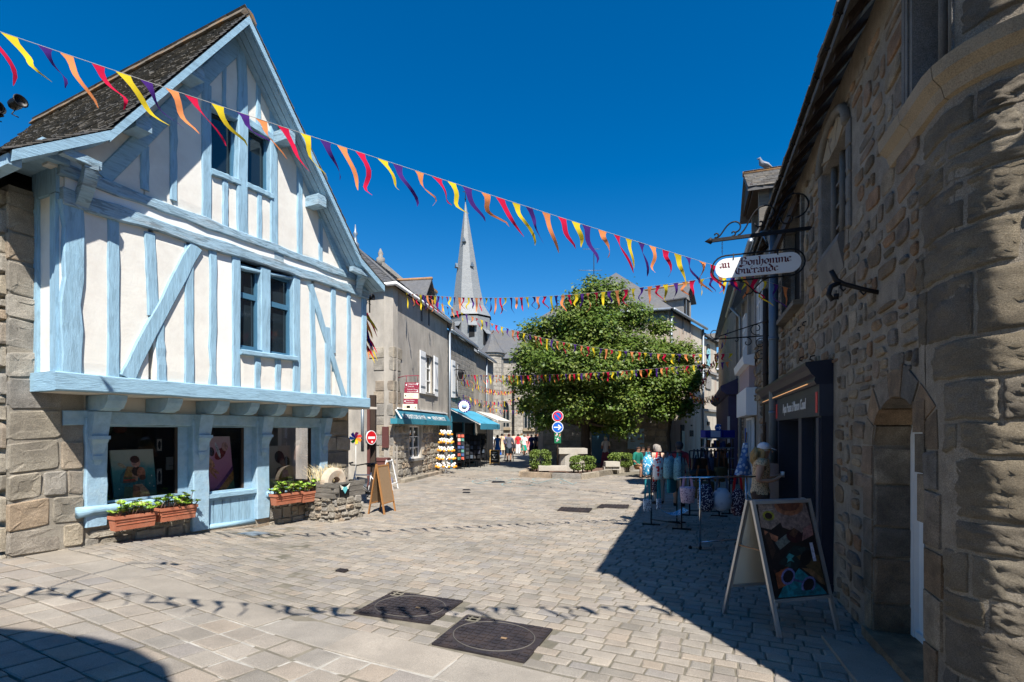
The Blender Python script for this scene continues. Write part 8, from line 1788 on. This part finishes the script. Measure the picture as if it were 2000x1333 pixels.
# ================================================================ BUNTING
FC = [('flag_red', (.62, .012, .06)), ('flag_yellow', (.78, .58, .03)), ('flag_purple', (.075, .025, .2)), ('flag_orange', (.82, .28, .1))]
for k, c in FC: M[k] = cloth(k, c, .4)
M['cord'] = flat('cord', (170, 168, 162))
def bunting(label, pts, sag, step, L_, seed, wind=(.25, .0), start=0, w=.13):
    rg = random.Random(seed); pts = [V(p) for p in pts]; a, b = pts[0], pts[-1]; D = (b - a).length; n = max(4, int(D / step)); t = thing('bunting', label, 'bunting', (a + b) / 2, 'strings of pennant bunting across the square')
    def C_(s): p = a + (b - a) * s; return p + V((0, 0, -sag * 4 * s * (1 - s)))
    mb = MB(); mb.tube([C_(i / 40) for i in range(41)], .0032, 4); mb.build('cord', M['cord'], t)
    for i in range(n):
        s = (i + .5 + rg.uniform(-.16, .16)) / n; p = C_(s); tg = (C_(min(1, s + .01)) - C_(max(0, s - .01))).normalized(); l = L_ * rg.uniform(.75, 1.15) * (1.08 - .36 * s); k = 8; vs = []; yaw = rg.uniform(-2.2, 2.2); ww = w * rg.uniform(.85, 1.15); ph = rg.uniform(0, 6); am = rg.uniform(.03, .1) * L_ / .5; wi = V((wind[0] * (1 - s) ** .8 + rg.uniform(-.16, .16), wind[1] + rg.uniform(-.2, .2), 0)); q = p.copy(); curl = rg.uniform(-.6, 1.4)
        for j in range(k + 1):
            u = j / k; sd = (tg * cos(yaw * u * 1.3) + V((-tg.y, tg.x, 0)) * sin(yaw * u * 1.3)).normalized(); hw = ww * (.5 - .24 * min(1, u / .16)) * max(0, 1 - u ** 3) ** .8 + .003
            wob = V((-tg.y, tg.x, 0)) * am * sin(ph + u * 6.5) * u + tg * am * 1.0 * sin(ph * 1.7 + u * 6) * u
            vs += [q + wob - sd * hw, q + wob + sd * hw]; q = q + (V((0, 0, -1)) + wi * (.7 + .5 * curl * u)).normalized() * l / k
        mb = MB(); mb.add(vs, [(2 * j, 2 * j + 1, 2 * j + 3, 2 * j + 2) for j in range(k)], 0, True); mb.build('flag', M[FC[(i + start) % 4][0]], t)
wa_ = FR(U(1546, .02), Z(1546, 564, .02), .03); w2 = lambda px, py: F2(F2.U(px, .12), F2.Z(px, py, .12), .12)
bunting('long near string of pennants from the upper left edge to the stone house wall', (at(-60, 42, 4.6), wa_), .05, .205, .54, 1, (.95, .05), 0, .11)
bunting('string of pennants from the rendered house eaves to the wall behind the hanging sign', (w2(790, 572), FR(U(1505), 5.12, .2)), .36, .215, .5, 2, (.1, 0), 1)
bunting('string of pennants falling from the rendered house across the tree to the right row', (w2(832, 580), FR(yU(16.5), 4.36, .2)), .75, .23, .42, 3, (.12, 0), 2)
bunting('lower string of pennants from the wall lantern level with the tree middle', (at(900, 732, 25.5), FR(yU(17.6), 4.25, .2)), .2, .2, .42, 4, (.1, 0))
bunting('far string of pennants running from the lantern towards the church wall', (at(902, 737, 25.5), at(1005, 762, 38)), .3, .24, .4, 5, (.1, 0), 1)
bunting('lowest far string of pennants above the turquoise awning', (at(902, 770, 25.5), at(1015, 775, 31)), .35, .22, .4, 6, (.1, 0), 2)
bunting('distant string of pennants in front of the church wall', (at(925, 790, 33), at(1062, 796, 36)), .3, .26, .4, 7, (.1, 0), 3)
bunting('string of pennants climbing along the lane to the right row', (FK(FK.U(1342, .2), FK.Z(1342, 766, .2), .2), FR(yU(19), 5.7, .2)), .5, .22, .4, 8, (.1, 0))
bunting('short string of pennants low across the lane on the right', (FK(FK.U(1350, .2), FK.Z(1350, 770, .2), .2), FR(yU(18.5), 3.5, .2)), .3, .24, .4, 9, (.1, 0), 2)
bunting('overhead string of pennants whose shadow crosses the two manhole covers', ((-4.6, 1.95, 4.85), (4.3, 1.4, 5.6)), .2, .24, .6, 10, (.5, .1), 3)
# tangle of spare pennants tied to the house corner
tg_ = thing('bunting_bundle', 'tangled bundle of loose pennants tied to the right corner of the timber house', 'bunting', at(720, 650, 12)); rg = random.Random(5)
for i in range(14):
    p = at(712 + rg.uniform(0, 6), 612 + i * 5, 12); d = V((rg.uniform(.1, .3), rg.uniform(-.1, .1), -rg.uniform(.25, .6))); s = V((.02, .01, .02)); mb = MB(); mb.add([p - s, p + s, p + d * .5 + s * .8 + V((.02, 0, 0)), p + d * .5 - s * .8 + V((.02, 0, 0)), p + d], [(0, 1, 2, 3), (3, 2, 4)]); mb.build('flag', M[FC[i % 4][0]], tg_)
# unseen house added behind the camera, eaves shaped to shade the lower left paving
nb = thing('neighbour_house', 'stone house behind the camera that shades the lower left paving', 'house', (-4, -3, 0))
pl_ = [(-1.0, -.95), (-1.35, -.55), (-1.75, -.3), (-2.2, -.14), (-2.75, -.05), (-3.4, -.02), (-6.5, -.05), (-6.5, -7), (-1.0, -7)]
mb = MB(); cx, cy = -3.7, -3.2; mb.prism([V((cx + (x - cx) * .9, cy + (y - cy) * .9, -.2)) for x, y in pl_], (0, 0, 6.1)); mb.build('wall', M['rubble_far'], nb)
mb = MB(); mb.prism([V((x, y, 5.9)) for x, y in pl_], (0, 0, .15)); mb.build('eaves', M['slate'], nb)
mb = MB(); ap = V((cx, cy, 8.6)); q = [V((x, y, 6.05)) for x, y in pl_]
for a, b in zip(q, q[1:] + q[:1]): mb.poly([a, b, ap])
mb.build('roof', M['slate'], nb)
